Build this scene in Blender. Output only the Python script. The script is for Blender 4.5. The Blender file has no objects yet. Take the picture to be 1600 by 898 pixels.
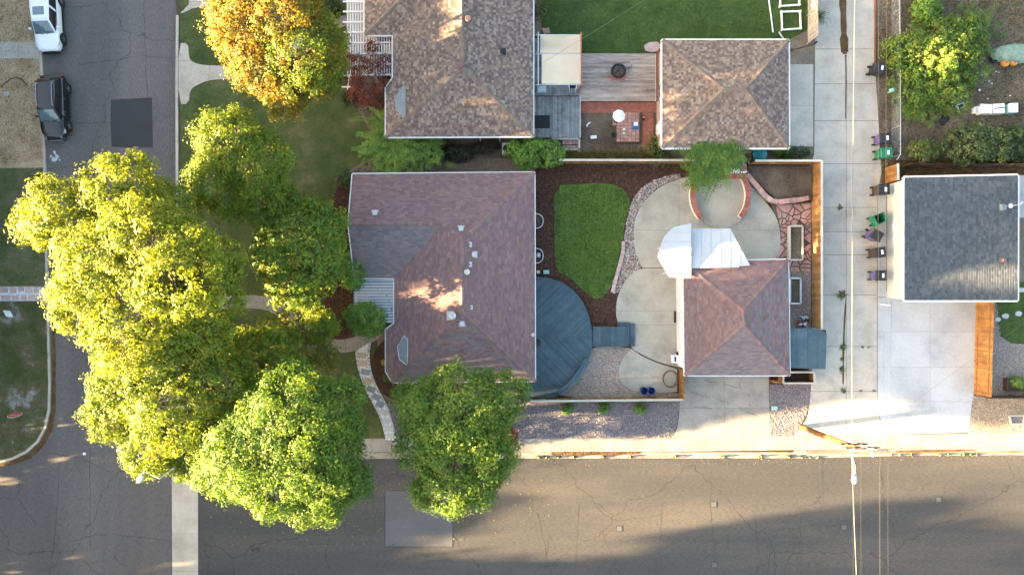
import bpy, bmesh, math, random
import numpy as np
from mathutils import Vector, Matrix

# ---------------------------------------------------------------- camera, sky, sun, exposure
H = 52.0            # camera height above the ground (m)
F = 1092.0          # focal length in pixels of the 1600 px wide photograph
scene = bpy.context.scene
C = scene.collection
cam = bpy.data.cameras.new('camera')
cam.sensor_width = 36.0
cam.lens = 36.0 * F / 1600.0
cam.clip_end = 6000
camo = bpy.data.objects.new('camera', cam)
C.objects.link(camo)
camo.location = (0, 0, H)
scene.camera = camo

SUN_EL = math.radians(9.2)
SUN_AZ = math.radians(6.5)          # the light travels towards +x and a little towards +y
world = bpy.data.worlds.new('World')
scene.world = world
world.use_nodes = True
nt = world.node_tree
sky = nt.nodes.new('ShaderNodeTexSky')
sky.sky_type = 'NISHITA'
sky.sun_disc = False
sky.air_density = 1.0
sky.dust_density = 4.0
sky.ozone_density = 0.6
sky.sun_elevation = SUN_EL
sky.sun_rotation = math.radians(270) - SUN_AZ
nt.links.new(sky.outputs[0], nt.nodes['Background'].inputs[0])
nt.nodes['Background'].inputs[1].default_value = 0.055
sl = bpy.data.lights.new('sun', 'SUN')
sl.energy = 4.6
sl.angle = math.radians(0.6)
sl.color = (1.0, 0.70, 0.37)
so = bpy.data.objects.new('sun', sl)
C.objects.link(so)
d = Vector((math.cos(SUN_AZ) * math.cos(SUN_EL), math.sin(SUN_AZ) * math.cos(SUN_EL), -math.sin(SUN_EL)))
so.rotation_euler = d.to_track_quat('-Z', 'Y').to_euler()
so.location = (-60, -10, 30)
vs = scene.view_settings
vs.view_transform = 'Standard'
vs.look = 'None'
vs.gamma = 1
vs.exposure = 4.5
vs.use_curve_mapping = False

R = random.Random(7)
NR = np.random.default_rng(7)

# ---------------------------------------------------------------- helpers
def W(px, py, z=0.0):
    k = (H - z) / F
    return ((px - 800) * k, (449 - py) * k, z)
def W2(px, py, z=0.0):
    return W(px, py, z)[:2]
def poly(pts, z=0.0):
    return [W2(a, b, z) for a, b in pts]
def rect(x0, y0, x1, y1):
    return [(x0, y1), (x1, y1), (x1, y0), (x0, y0)]

class MB:
    def __init__(s):
        s.v = []; s.f = []; s.c = []
    def face(s, pts, col=None):
        n = len(s.v); s.v += [tuple(p) for p in pts]; s.f.append(tuple(range(n, n + len(pts)))); s.c.append(col)
    def prism(s, pts, z0, z1, col=None):
        a = sum(pts[i - 1][0] * pts[i][1] - pts[i][0] * pts[i - 1][1] for i in range(len(pts)))
        if a < 0: pts = pts[::-1]
        n = len(s.v); k = len(pts)
        s.v += [(p[0], p[1], z0) for p in pts] + [(p[0], p[1], z1) for p in pts]
        s.f.append(tuple(range(n + k - 1, n - 1, -1))); s.f.append(tuple(range(n + k, n + 2 * k)))
        for i in range(k):
            j = (i + 1) % k
            s.f.append((n + i, n + j, n + k + j, n + k + i))
        s.c += [col] * (k + 2)
        return s
    def sheet(s, pts, z):
        a = sum(pts[i - 1][0] * pts[i][1] - pts[i][0] * pts[i - 1][1] for i in range(len(pts)))
        if a < 0: pts = pts[::-1]
        s.face([(p[0], p[1], z) for p in pts]); return s
    def box(s, c, size, rz=0.0, col=None, taper=1.0):
        x, y, z = c; a, b, h = size[0] / 2, size[1] / 2, size[2]
        cs, sn = math.cos(rz), math.sin(rz)
        n = len(s.v)
        for zz, t in ((z, 1.0), (z + h, taper)):
            for dx, dy in ((-a, -b), (a, -b), (a, b), (-a, b)):
                dx *= t; dy *= t
                s.v.append((x + dx * cs - dy * sn, y + dx * sn + dy * cs, zz))
        for q in ((3, 2, 1, 0), (4, 5, 6, 7), (0, 1, 5, 4), (1, 2, 6, 5), (2, 3, 7, 6), (3, 0, 4, 7)):
            s.f.append(tuple(n + i for i in q))
        s.c += [col] * 6
        return s
    def bar(s, p, q, w, h, col=None):
        """box beam from p to q, w wide (sideways) and h thick (up)"""
        p = Vector(p); q = Vector(q); dr = (q - p).normalized()
        up = Vector((0, 0, 1)) if abs(dr.z) < .95 else Vector((1, 0, 0))
        sd = dr.cross(up).normalized(); up = sd.cross(dr).normalized()
        n = len(s.v)
        for e in (p, q):
            for a, b in ((-1, -1), (1, -1), (1, 1), (-1, 1)):
                s.v.append(tuple(e + sd * a * w / 2 + up * b * h / 2))
        for f in ((3, 2, 1, 0), (4, 5, 6, 7), (0, 1, 5, 4), (1, 2, 6, 5), (2, 3, 7, 6), (3, 0, 4, 7)):
            s.f.append(tuple(n + i for i in f))
        s.c += [col] * 6
        return s
    def tube(s, pts, r, n=8, col=None, caps=True):
        if not hasattr(r, '__len__'): r = [r] * len(pts)
        pts = [Vector(p) for p in pts]; base = len(s.v); prev = None
        for i, p in enumerate(pts):
            dr = (pts[min(i + 1, len(pts) - 1)] - pts[max(i - 1, 0)]).normalized()
            a = prev if prev is not None else (Vector((0, 0, 1)) if abs(dr.z) < .9 else Vector((1, 0, 0)))
            sd = (a - dr * a.dot(dr)).normalized(); prev = sd; up = dr.cross(sd)
            for k in range(n):
                t = 2 * math.pi * k / n
                s.v.append(tuple(p + (sd * math.cos(t) + up * math.sin(t)) * r[i]))
        m = 0
        for i in range(len(pts) - 1):
            for k in range(n):
                a = base + i * n + k; b = base + i * n + (k + 1) % n
                s.f.append((a, b, b + n, a + n)); m += 1
        if caps:
            s.f.append(tuple(base + k for k in range(n - 1, -1, -1)))
            e = base + (len(pts) - 1) * n
            s.f.append(tuple(e + k for k in range(n))); m += 2
        s.c += [col] * m
        return s
    def lathe(s, c, prof, n=16, col=None):
        """prof: list of (radius, z)"""
        base = len(s.v); m = 0
        for r_, z in prof:
            for k in range(n):
                t = 2 * math.pi * k / n
                s.v.append((c[0] + r_ * math.cos(t), c[1] + r_ * math.sin(t), c[2] + z))
        for i in range(len(prof) - 1):
            for k in range(n):
                a = base + i * n + k; b = base + i * n + (k + 1) % n
                s.f.append((a, b, b + n, a + n)); m += 1
        s.f.append(tuple(base + k for k in range(n - 1, -1, -1)))
        e = base + (len(prof) - 1) * n
        s.f.append(tuple(e + k for k in range(n)))
        s.c += [col] * (m + 2)
        return s
    def mesh(s, name, smooth=False):
        me = bpy.data.meshes.new(name)
        me.from_pydata(s.v, [], s.f)
        if any(c is not None for c in s.c):
            at = me.attributes.new('Col', 'FLOAT_COLOR', 'FACE')
            at.data.foreach_set('color', np.array([(*(c or (.5, .5, .5)), 1.0) for c in s.c], dtype=np.float32).ravel())
        if smooth:
            me.polygons.foreach_set('use_smooth', [True] * len(me.polygons))
        me.update()
        return me

def np_mesh(name, verts, k, cols=None, faces=None):
    """verts (N*k,3) as N separate k-gons, or with an index array faces (M,k)"""
    me = bpy.data.meshes.new(name)
    verts = np.ascontiguousarray(verts, dtype=np.float32)
    nv = len(verts)
    idx = np.arange(nv, dtype=np.int32) if faces is None else np.ascontiguousarray(faces, dtype=np.int32).ravel()
    nf = len(idx) // k
    me.vertices.add(nv); me.vertices.foreach_set('co', verts.ravel())
    me.loops.add(nf * k); me.loops.foreach_set('vertex_index', idx)
    me.polygons.add(nf); me.polygons.foreach_set('loop_start', np.arange(nf, dtype=np.int32) * k)
    me.update(calc_edges=True)
    if cols is not None:
        at = me.attributes.new('Col', 'FLOAT_COLOR', 'FACE')
        c4 = np.ones((nf, 4), dtype=np.float32); c4[:, :3] = cols
        at.data.foreach_set('color', c4.ravel())
    return me

BASE = {}
def obj(name, mb, m, parent=None, smooth=False):
    me = mb.mesh(name, smooth) if isinstance(mb, MB) else mb
    o = bpy.data.objects.new(name, me)
    C.objects.link(o)
    if not me.materials: me.materials.append(m)
    if parent is not None:
        o.parent = parent
        if parent.name in BASE:
            o.matrix_parent_inverse = Matrix.Translation(Vector(BASE[parent.name])).inverted()
    return o
def thing(name, label, cat, loc=(0, 0, 0), group=None):
    o = bpy.data.objects.new(name, None)
    C.objects.link(o)
    o.location = loc; o.empty_display_size = .3
    BASE[o.name] = tuple(loc)
    o['label'] = label; o['category'] = cat
    if group: o['group'] = group
    return o
def tag(o, label, cat, group=None):
    o['label'] = label; o['category'] = cat
    if group: o['group'] = group
    if o.type == 'MESH' and not o.children and o.location.length == 0:      # origin to the base of the thing
        me = o.data
        co = np.empty(len(me.vertices) * 3, dtype=np.float32); me.vertices.foreach_get('co', co); co = co.reshape(-1, 3)
        b = np.array([(co[:, 0].min() + co[:, 0].max()) / 2, (co[:, 1].min() + co[:, 1].max()) / 2, co[:, 2].min()])
        me.vertices.foreach_set('co', (co - b).astype(np.float32).ravel()); me.update()
        o.location = b
    return o
def struct(name, mb, m, label=None):
    o = obj(name, mb, m); o['kind'] = 'structure'
    if label: o['label'] = label
    return o
def stuff(o, label=None, cat=None):
    o['kind'] = 'stuff'
    if label: o['label'] = label
    if cat: o['category'] = cat
    return o
def dup(root, loc, rz=0.0, label=None, scale=None):
    r = root.copy(); C.objects.link(r); r.location = loc; r.rotation_euler = (0, 0, rz)
    if scale: r.scale = scale
    if label: r['label'] = label
    for ch in list(root.children):
        c = ch.copy(); C.objects.link(c); c.parent = r
        for g in list(ch.children):
            e = g.copy(); C.objects.link(e); e.parent = c
    return r

def clip(pts, a, b, c):
    """keep the part of the polygon with a*x+b*y >= c"""
    out = []
    for i in range(len(pts)):
        p, q = pts[i - 1], pts[i]
        dp, dq = a * p[0] + b * p[1] - c, a * q[0] + b * q[1] - c
        if (dp >= 0) != (dq >= 0):
            t = dp / (dp - dq); out.append((p[0] + (q[0] - p[0]) * t, p[1] + (q[1] - p[1]) * t))
        if dq >= 0: out.append(q)
    return out
def area(p):
    return abs(sum(p[i - 1][0] * p[i][1] - p[i][0] * p[i - 1][1] for i in range(len(p)))) / 2 if len(p) > 2 else 0
def split(pts, xs=(), ys=(), gap=.014):
    """split a world polygon by vertical (xs) and horizontal (ys) joints"""
    ps = [pts]
    for x in xs:
        ps = [q for p in ps for q in (clip(p, -1, 0, -(x - gap / 2)), clip(p, 1, 0, x + gap / 2)) if area(q) > .02]
    for y in ys:
        ps = [q for p in ps for q in (clip(p, 0, -1, -(y - gap / 2)), clip(p, 0, 1, y + gap / 2)) if area(q) > .02]
    return ps
def inside(px, py, pts):
    r = np.zeros(len(px), dtype=bool); j = len(pts) - 1
    for i in range(len(pts)):
        xi, yi = pts[i]; xj, yj = pts[j]
        if yi != yj:
            cnd = ((yi > py) != (yj > py)) & (px < (xj - xi) * (py - yi) / (yj - yi) + xi)
            r ^= cnd
        j = i
    return r
def scatter(pts, n, holes=()):
    a = np.array(pts); lo, hi = a.min(0), a.max(0)
    p = NR.random((int(n * 2.2) + 30, 2)) * (hi - lo) + lo
    k = inside(p[:, 0], p[:, 1], pts)
    for h in holes: k &= ~inside(p[:, 0], p[:, 1], h)
    return p[k][:int(n)]
def smooth_poly(pts, it=2, closed=True):
    for _ in range(it):
        out = []
        n = len(pts)
        rng = range(n) if closed else range(n - 1)
        if not closed: out.append(pts[0])
        for i in rng:
            p, q = pts[i], pts[(i + 1) % n]
            out += [(p[0] * .75 + q[0] * .25, p[1] * .75 + q[1] * .25), (p[0] * .25 + q[0] * .75, p[1] * .25 + q[1] * .75)]
        if not closed: out.append(pts[-1])
        pts = out
    return pts
def strip(line, w):
    """polygon around a polyline (pixels or metres)"""
    L, Rr = [], []
    for i, p in enumerate(line):
        a = line[max(i - 1, 0)]; b = line[min(i + 1, len(line) - 1)]
        dx, dy = b[0] - a[0], b[1] - a[1]; l = math.hypot(dx, dy)
        ww = w[i] if hasattr(w, '__len__') else w
        L.append((p[0] - dy / l * ww / 2, p[1] + dx / l * ww / 2)); Rr.append((p[0] + dy / l * ww / 2, p[1] - dx / l * ww / 2))
    return L + Rr[::-1]

# ---------------------------------------------------------------- materials
MATS = {}
def mat(name, cols, scale=1.0, rough=.85, fine=12.0, amp=.25, bump=.0, bscale=None, vc=False, objvar=0.0, spec=.3, metal=0.0, stretch=None, coat=0.0, detail=6.0):
    m = bpy.data.materials.new(name); m.use_nodes = True
    t = m.node_tree; N = t.nodes; L = t.links
    b = N['Principled BSDF']
    b.inputs['Roughness'].default_value = rough; b.inputs['Metallic'].default_value = metal
    b.inputs['Specular IOR Level'].default_value = spec
    if coat: b.inputs['Coat Weight'].default_value = coat; b.inputs['Coat Roughness'].default_value = .08
    g = N.new('ShaderNodeNewGeometry')
    pos = g.outputs['Position']
    if stretch:
        mp = N.new('ShaderNodeMapping'); mp.inputs['Scale'].default_value = stretch[:3]
        if len(stretch) > 3: mp.inputs['Rotation'].default_value = (0, 0, stretch[3])
        L.new(pos, mp.inputs['Vector']); pos = mp.outputs[0]
    if vc:
        at = N.new('ShaderNodeAttribute'); at.attribute_name = 'Col'; col = at.outputs['Color']
    else:
        n1 = N.new('ShaderNodeTexNoise'); n1.inputs['Scale'].default_value = scale; n1.inputs['Detail'].default_value = detail
        n1.inputs['Roughness'].default_value = .62
        L.new(pos, n1.inputs['Vector'])
        r = N.new('ShaderNodeValToRGB'); e = r.color_ramp.elements
        k = len(cols)
        while len(e) < k: e.new(.5)
        for i, c in enumerate(cols):
            e[i].position = .5 if k == 1 else .3 + .4 * i / (k - 1); e[i].color = (*c, 1)
        L.new(n1.outputs[0], r.inputs[0]); col = r.outputs[0]
    n2 = N.new('ShaderNodeTexNoise'); n2.inputs['Scale'].default_value = fine; n2.inputs['Detail'].default_value = 4
    L.new(pos, n2.inputs['Vector'])
    mr = N.new('ShaderNodeMapRange'); mr.inputs[1].default_value = .25; mr.inputs[2].default_value = .75
    mr.inputs[3].default_value = 1 - amp; mr.inputs[4].default_value = 1 + amp
    L.new(n2.outputs[0], mr.inputs[0])
    val = mr.outputs[0]
    if objvar:
        oi = N.new('ShaderNodeObjectInfo'); m2 = N.new('ShaderNodeMapRange')
        m2.inputs[3].default_value = 1 - objvar; m2.inputs[4].default_value = 1 + objvar
        L.new(oi.outputs['Random'], m2.inputs[0])
        mu = N.new('ShaderNodeMath'); mu.operation = 'MULTIPLY'; L.new(val, mu.inputs[0]); L.new(m2.outputs[0], mu.inputs[1]); val = mu.outputs[0]
    vm = N.new('ShaderNodeVectorMath'); vm.operation = 'SCALE'
    L.new(col, vm.inputs[0]); L.new(val, vm.inputs['Scale'])
    L.new(vm.outputs[0], b.inputs['Base Color'])
    if bump:
        n3 = N.new('ShaderNodeTexNoise'); n3.inputs['Scale'].default_value = bscale or fine; n3.inputs['Detail'].default_value = 5
        L.new(pos, n3.inputs['Vector'])
        bp = N.new('ShaderNodeBump'); bp.inputs['Strength'].default_value = 1.0; bp.inputs['Distance'].default_value = bump
        L.new(n3.outputs[0], bp.inputs['Height']); L.new(bp.outputs[0], b.inputs['Normal'])
    MATS[name] = m
    return m

def leaf_mat(name, trans=.38):
    m = bpy.data.materials.new(name); m.use_nodes = True
    t = m.node_tree; N = t.nodes; L = t.links
    for n in list(N): N.remove(n)
    out = N.new('ShaderNodeOutputMaterial')
    at = N.new('ShaderNodeAttribute'); at.attribute_name = 'Col'
    p = N.new('ShaderNodeBsdfPrincipled'); p.inputs['Roughness'].default_value = .55; p.inputs['Specular IOR Level'].default_value = .25
    tr = N.new('ShaderNodeBsdfTranslucent')
    mx = N.new('ShaderNodeMixShader'); mx.inputs[0].default_value = trans
    vm = N.new('ShaderNodeVectorMath'); vm.operation = 'MULTIPLY'; vm.inputs[1].default_value = (1.25, 1.15, .6)
    L.new(at.outputs['Color'], p.inputs['Base Color'])
    L.new(at.outputs['Color'], vm.inputs[0]); L.new(vm.outputs[0], tr.inputs['Color'])
    L.new(p.outputs[0], mx.inputs[1]); L.new(tr.outputs[0], mx.inputs[2]); L.new(mx.outputs[0], out.inputs[0])
    MATS[name] = m
    return m

def asphalt_mat(name, c, tint, crack=.10, sc=.10, stretch=None):
    """aggregate speckle, tyre-worn patches, sealed cracks"""
    m = mat(name, [tuple(x * .78 for x in c), c, tuple(a * b for a, b in zip(c, tint))], scale=.22, rough=.9, fine=26, amp=.34, bump=.005, bscale=45, stretch=stretch, detail=9)
    t = m.node_tree; N = t.nodes; L = t.links; b = N['Principled BSDF']
    src = b.inputs['Base Color'].links[0].from_socket
    g = N.new('ShaderNodeNewGeometry')
    nz = N.new('ShaderNodeTexNoise'); nz.inputs['Scale'].default_value = .55; nz.inputs['Detail'].default_value = 6
    L.new(g.outputs['Position'], nz.inputs['Vector'])
    ad = N.new('ShaderNodeVectorMath'); ad.operation = 'MULTIPLY_ADD'; ad.inputs[1].default_value = (2.4, 2.4, 0)
    L.new(nz.outputs['Color'], ad.inputs[0]); L.new(g.outputs['Position'], ad.inputs[2])
    fac = None
    for s, wdt in ((sc, .0016), (sc * 2.6, .0022)):
        v = N.new('ShaderNodeTexVoronoi'); v.feature = 'DISTANCE_TO_EDGE'; v.inputs['Scale'].default_value = s
        v.voronoi_dimensions = '2D'
        L.new(ad.outputs[0], v.inputs['Vector'])
        mr = N.new('ShaderNodeMapRange'); mr.inputs[1].default_value = wdt; mr.inputs[2].default_value = wdt * 2.6
        mr.inputs[3].default_value = 1; mr.inputs[4].default_value = 0
        L.new(v.outputs['Distance'], mr.inputs[0]); o = mr.outputs[0]
        if s != sc:                      # the finer net only in places
            n4 = N.new('ShaderNodeTexNoise'); n4.inputs['Scale'].default_value = .12
            L.new(g.outputs['Position'], n4.inputs['Vector'])
            m4 = N.new('ShaderNodeMapRange'); m4.inputs[1].default_value = .52; m4.inputs[2].default_value = .6
            L.new(n4.outputs[0], m4.inputs[0])
            mu = N.new('ShaderNodeMath'); mu.operation = 'MULTIPLY'; L.new(o, mu.inputs[0]); L.new(m4.outputs[0], mu.inputs[1]); o = mu.outputs[0]
        if fac is None: fac = o
        else:
            mm = N.new('ShaderNodeMath'); mm.operation = 'MAXIMUM'; L.new(fac, mm.inputs[0]); L.new(o, mm.inputs[1]); fac = mm.outputs[0]
    sc_ = N.new('ShaderNodeMath'); sc_.operation = 'MULTIPLY'; sc_.inputs[1].default_value = .55; L.new(fac, sc_.inputs[0])
    mx = N.new('ShaderNodeMix'); mx.data_type = 'RGBA'; mx.inputs[7].default_value = (c[0] * .3, c[1] * .3, c[2] * .3, 1)
    L.new(sc_.outputs[0], mx.inputs[0]); L.new(src, mx.inputs[6]); L.new(mx.outputs[2], b.inputs['Base Color'])
    return m

def glass_mat(name, c, rough=.06):
    m = bpy.data.materials.new(name); m.use_nodes = True
    b = m.node_tree.nodes['Principled BSDF']
    b.inputs['Base Color'].default_value = (*c, 1); b.inputs['Roughness'].default_value = rough
    b.inputs['Specular IOR Level'].default_value = .8
    n = m.node_tree.nodes.new('ShaderNodeTexNoise'); n.inputs['Scale'].default_value = 3
    r = m.node_tree.nodes.new('ShaderNodeMapRange'); r.inputs[3].default_value = rough * .6; r.inputs[4].default_value = rough * 1.6
    m.node_tree.links.new(n.outputs[0], r.inputs[0]); m.node_tree.links.new(r.outputs[0], b.inputs['Roughness'])
    MATS[name] = m
    return m

asphalt_mat('asphalt_old', (.115, .102, .096), (1.3, 1.27, 1.22), stretch=(1.0, .16, 1))
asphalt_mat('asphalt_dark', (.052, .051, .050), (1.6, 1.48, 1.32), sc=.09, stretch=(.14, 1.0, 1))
asphalt_mat('asphalt_patch', (.044, .0435, .0435), (1.08, 1.08, 1.08), sc=.02)
asphalt_mat('asphalt_patch_pale', (.088, .088, .093), (1.06, 1.06, 1.06), sc=.02)
mat('earth', [(.10, .078, .058), (.17, .135, .10), (.22, .18, .135)], .45, .95, 9, .35, .03, 14)
mat('dry_yard', [(0.2436, 0.1631, 0.0891), (0.4060, 0.2835, 0.1721), (0.5034, 0.3615, 0.2256)], .7, .95, 14, .35, .03, 22)
mat('garden_soil', [(.055, .038, .025), (.10, .075, .052), (.15, .12, .085)], .6, .95, 11, .4, .04, 16)
mat('weedy_soil', [(.075, .058, .040), (.125, .10, .072), (.175, .145, .108)], .5, .95, 9, .4, .04, 16)
mat('mulch', [(.030, .015, .010), (.062, .030, .019), (.095, .050, .032)], 3.5, .95, 30, .5, .03, 30)
mat('lawn_green', [(0.0375, 0.0650, 0.0150), (0.0562, 0.0975, 0.0213), (0.0813, 0.1187, 0.0300)], .9, .95, 26, .4, .03, 40)
mat('lawn_sod', [(0.0975, 0.1725, 0.0289), (0.1268, 0.2156, 0.0372), (0.1608, 0.2415, 0.0454)], .8, .95, 26, .35, .03, 40)
mat('lawn_dry', [(0.0413, 0.0624, 0.0170), (0.0618, 0.0841, 0.0236), (0.0853, 0.1031, 0.0341), (0.1443, 0.1289, 0.0655)], .55, .95, 22, .4, .03, 40)
mat('lawn_west', [(0.0575, 0.0759, 0.0230), (0.0862, 0.1012, 0.0345), (0.1380, 0.1288, 0.0690), (0.1955, 0.1725, 0.1035)], .7, .95, 20, .4, .03, 40)
mat('lawn_frost', [(0.0460, 0.0578, 0.0160), (0.0690, 0.0788, 0.0240), (0.1150, 0.0998, 0.0550), (0.3450, 0.3255, 0.3100)], .55, .95, 18, .4, .03, 40)
mat('lawn_shade', [(0.0250, 0.0350, 0.0112), (0.0425, 0.0562, 0.0163), (0.0688, 0.0688, 0.0275)], .5, .95, 22, .4, .03, 40)
mat('leaf_litter', [(.05, .028, .012), (.10, .055, .02), (.14, .085, .035)], 2.0, .95, 26, .5, .04, 30)
mat('concrete', [(0.3150, 0.2764, 0.2278), (0.4000, 0.3540, 0.2930), (0.4600, 0.4074, 0.3395)], .7, .85, 16, .12, .002, 60, objvar=.05)
mat('concrete_pad', [(0.2756, 0.2450, 0.1923), (0.3638, 0.3250, 0.2578), (0.4244, 0.3750, 0.2972)], .55, .85, 14, .13, .002, 60, objvar=.04)
mat('concrete_new', [(0.2916, 0.2936, 0.2964), (0.3622, 0.3622, 0.3622), (0.4045, 0.4045, 0.3998), (0.4328, 0.4281, 0.4234)], .35, .8, 9, .09, .001, 60, objvar=.05)
mat('concrete_walk', [(0.1894, 0.1705, 0.1484), (0.2462, 0.2241, 0.1958), (0.2841, 0.2589, 0.2273)], .8, .85, 14, .14, .002, 60, objvar=.07)
mat('concrete_gutter', [(0.1360, 0.1062, 0.0808), (0.2550, 0.2210, 0.1827), (0.3145, 0.2805, 0.2380)], .9, .9, 14, .2, .003, 50)
mat('crack_dirt', [(.05, .04, .03), (.09, .07, .05)], 3, .95)
mat('gravel_base_purple', [(0.1105, 0.1020, 0.1105), (0.1615, 0.1487, 0.1530), (0.2125, 0.1913, 0.1870)], 9, .9, 40, .45, .04, 45)
mat('gravel_base_tan', [(.19, .155, .12), (.28, .235, .185), (.36, .31, .25)], 9, .9, 40, .45, .04, 45)
mat('pebble', [], vc=True, rough=.8, fine=30, amp=.2)
mat('chip', [], vc=True, rough=.9, fine=30, amp=.2)
mat('shingle', [], vc=True, rough=.92, fine=34, amp=.22, bump=.004, bscale=60)
mat('roof_deck', [(.10, .08, .075)], 2, .9)
mat('white_trim', [(.60, .60, .59), (.70, .70, .69)], 1.5, .5, 8, .06)
mat('wall_cream', [(.52, .48, .42), (.60, .56, .50)], .9, .8, 18, .06, .002, 40)
mat('wall_brick', [(.24, .11, .08), (.30, .15, .11)], 3, .85, 20, .2, .004, 30)
mat('wall_grey', [(.40, .41, .39), (.45, .46, .44)], .6, .75, 14, .05, .001, 40)
mat('wall_pink', [(.38, .27, .23), (.44, .32, .28)], .8, .8, 20, .08)
mat('metal_white', [(0.3633, 0.3763, 0.3893), (0.4088, 0.4217, 0.4347)], .7, .35, 5, .05, spec=.5)
mat('metal_grey', [(.36, .39, .42), (.45, .48, .50)], 1.2, .35, 6, .08, spec=.5, metal=.3)
mat('metal_galv', [(.45, .47, .48), (.56, .58, .58)], 3, .4, 10, .12, metal=.5)
mat('flashing', [(.12, .16, .19), (.17, .21, .24)], 2.0, .5, 8, .1)
mat('deck_blue', [(0.0377, 0.0691, 0.0886), (0.0519, 0.0865, 0.1067), (0.0755, 0.1101, 0.1277)], 1.3, .6, 14, .18, .003, 20, objvar=.16)
mat('deck_grey', [(.13, .135, .135), (.20, .205, .205), (.27, .275, .27)], 1.8, .8, 14, .2, .003, 20, objvar=.22)
mat('deck_tan', [(.20, .145, .115), (.30, .235, .195), (.40, .335, .285)], 1.6, .8, 12, .22, .003, 20, objvar=.20, stretch=(.35, 2.5, 1))
mat('wood_fence', [(.16, .075, .026), (.27, .135, .045), (.36, .19, .07)], 1.4, .75, 10, .25, .004, 16, objvar=.28)
mat('wood_fence_new', [(0.1600, 0.0720, 0.0240), (0.2640, 0.1240, 0.0360), (0.3360, 0.1680, 0.0520)], 1.4, .7, 10, .25, .004, 16, objvar=.26)
mat('wood_grey', [(.26, .225, .19), (.36, .32, .28), (.44, .40, .35)], 1.6, .85, 12, .2, .004, 16, objvar=.22)
mat('wood_dark', [(.055, .032, .020), (.095, .055, .033)], 1.6, .85, 12, .25, objvar=.2)
mat('wood_red', [(.24, .075, .040), (.32, .11, .060)], 1.6, .8, 12, .2, objvar=.15)
mat('timber_pale', [(.38, .35, .29), (.50, .46, .39)], 1.4, .8, 12, .15, objvar=.1)
mat('brick_red', [(.26, .080, .055), (.34, .115, .080), (.40, .16, .12)], 3, .85, 16, .15, objvar=.2)
mat('paver_red', [(.30, .155, .125), (.38, .215, .175), (.44, .27, .23)], 2.2, .88, 16, .15, objvar=.16)
mat('flagstone', [(.30, .155, .13), (.40, .225, .19), (.46, .30, .26)], 1.6, .88, 14, .18, .006, 16, objvar=.16)
mat('flagstone_pale', [(.34, .225, .20), (.42, .295, .265), (.48, .36, .33)], 1.6, .88, 14, .16, .005, 16, objvar=.14)
mat('stone_tan', [(.30, .22, .155), (.40, .31, .235)], 2.5, .88, 14, .2, .004, 18, objvar=.15)
mat('stone_slate', [(.15, .165, .18), (.23, .245, .26)], 2.5, .85, 14, .2, .004, 18, objvar=.15)
mat('mosaic', [(.40, .42, .44), (.52, .54, .56), (.62, .63, .63)], 5, .85, 28, .25, .006, 30)
mat('stucco_white', [(.62, .61, .58), (.72, .71, .68)], 1.5, .8, 18, .06)
mat('canvas', [(.46, .385, .285), (.53, .45, .345)], .8, .85, 30, .05)
mat('bark', [(.10, .085, .068), (.17, .145, .12)], 4, .9, 18, .3, .02, 14)
mat('pole_wood', [(0.1035, 0.0427, 0.0119), (0.1656, 0.0712, 0.0186)], 3, .85, 22, .3, .006, 22)
mat('bin_black', [(.016, .017, .021), (.024, .026, .031)], 3, .5, 14, .15)
mat('bin_purple', [(.10, .075, .19), (.13, .10, .23)], 3, .5, 14, .12)
mat('bin_green', [(.012, .13, .065), (.02, .17, .09)], 3, .5, 14, .12)
mat('bin_brown', [(0.0500, 0.0310, 0.0200), (0.0700, 0.0450, 0.0300)], 3, .6, 14, .15)
mat('rubber', [(.014, .014, .014), (.022, .022, .022)], 5, .8, 20, .2)
mat('black_iron', [(.012, .012, .012), (.022, .021, .020)], 5, .6, 20, .2)
mat('ash', [(.05, .04, .032), (.14, .115, .09)], 7, .95, 30, .4, .02, 20)
mat('plastic_white', [(.66, .66, .67), (.74, .74, .75)], 2, .5, 8, .05)
mat('plastic_blue', [(.02, .09, .33), (.03, .12, .40)], 2, .4, 8, .08)
mat('plastic_navy', [(.012, .016, .07), (.018, .025, .11)], 2, .35, 8, .1)
mat('plastic_teal', [(.02, .20, .23), (.03, .25, .28)], 2, .4, 8, .1)
mat('plastic_mint', [(.22, .42, .36), (.28, .48, .41)], 2, .5, 8, .06)
mat('tarp_green', [(.13, .20, .15), (.20, .27, .21), (.30, .36, .30)], 2.5, .75, 10, .2, .05, 3.5)
mat('pumpkin', [(.50, .19, .03), (.58, .26, .05)], 3, .6, 12, .12)
mat('sign_red', [(.42, .012, .025), (.47, .02, .03)], 3, .4, 8, .05)
mat('sign_white', [(.70, .70, .70), (.76, .76, .76)], 3, .5, 8, .04)
mat('sign_blue', [(.42, .54, .66), (.48, .60, .70)], 3, .5, 8, .05)
mat('paint_white_car', [(.70, .71, .73), (.74, .75, .77)], .5, .3, 3, .02, spec=.5, coat=1.0)
mat('paint_black_car', [(.010, .011, .013), (.014, .015, .017)], .5, .25, 3, .05, spec=.4, coat=.35)
mat('chrome', [(.55, .56, .58), (.62, .63, .65)], 3, .25, 8, .04, metal=.85)
mat('alloy', [(.30, .30, .31), (.38, .38, .39)], 3, .35, 8, .06, metal=.7)
mat('lamp_red', [(.30, .012, .012), (.36, .02, .02)], 3, .25, 8, .05)
mat('lamp_clear', [(.42, .44, .47), (.55, .57, .60)], 9, .15, 20, .2, spec=.8)
mat('cable_white', [(0.1163, 0.1125, 0.1032), (0.1350, 0.1313, 0.1219)], 2, .5, 8, .05)
mat('cable_grey', [(0.0448, 0.0414, 0.0358), (0.0538, 0.0504, 0.0448)], 2, .5, 8, .05)
mat('paint_splash', [(.34, .35, .37), (.52, .53, .55)], 4, .8, 18, .25)
mat('vent_brown', [(.13, .075, .075), (.18, .11, .11)], 3, .6, 9, .12)
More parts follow.
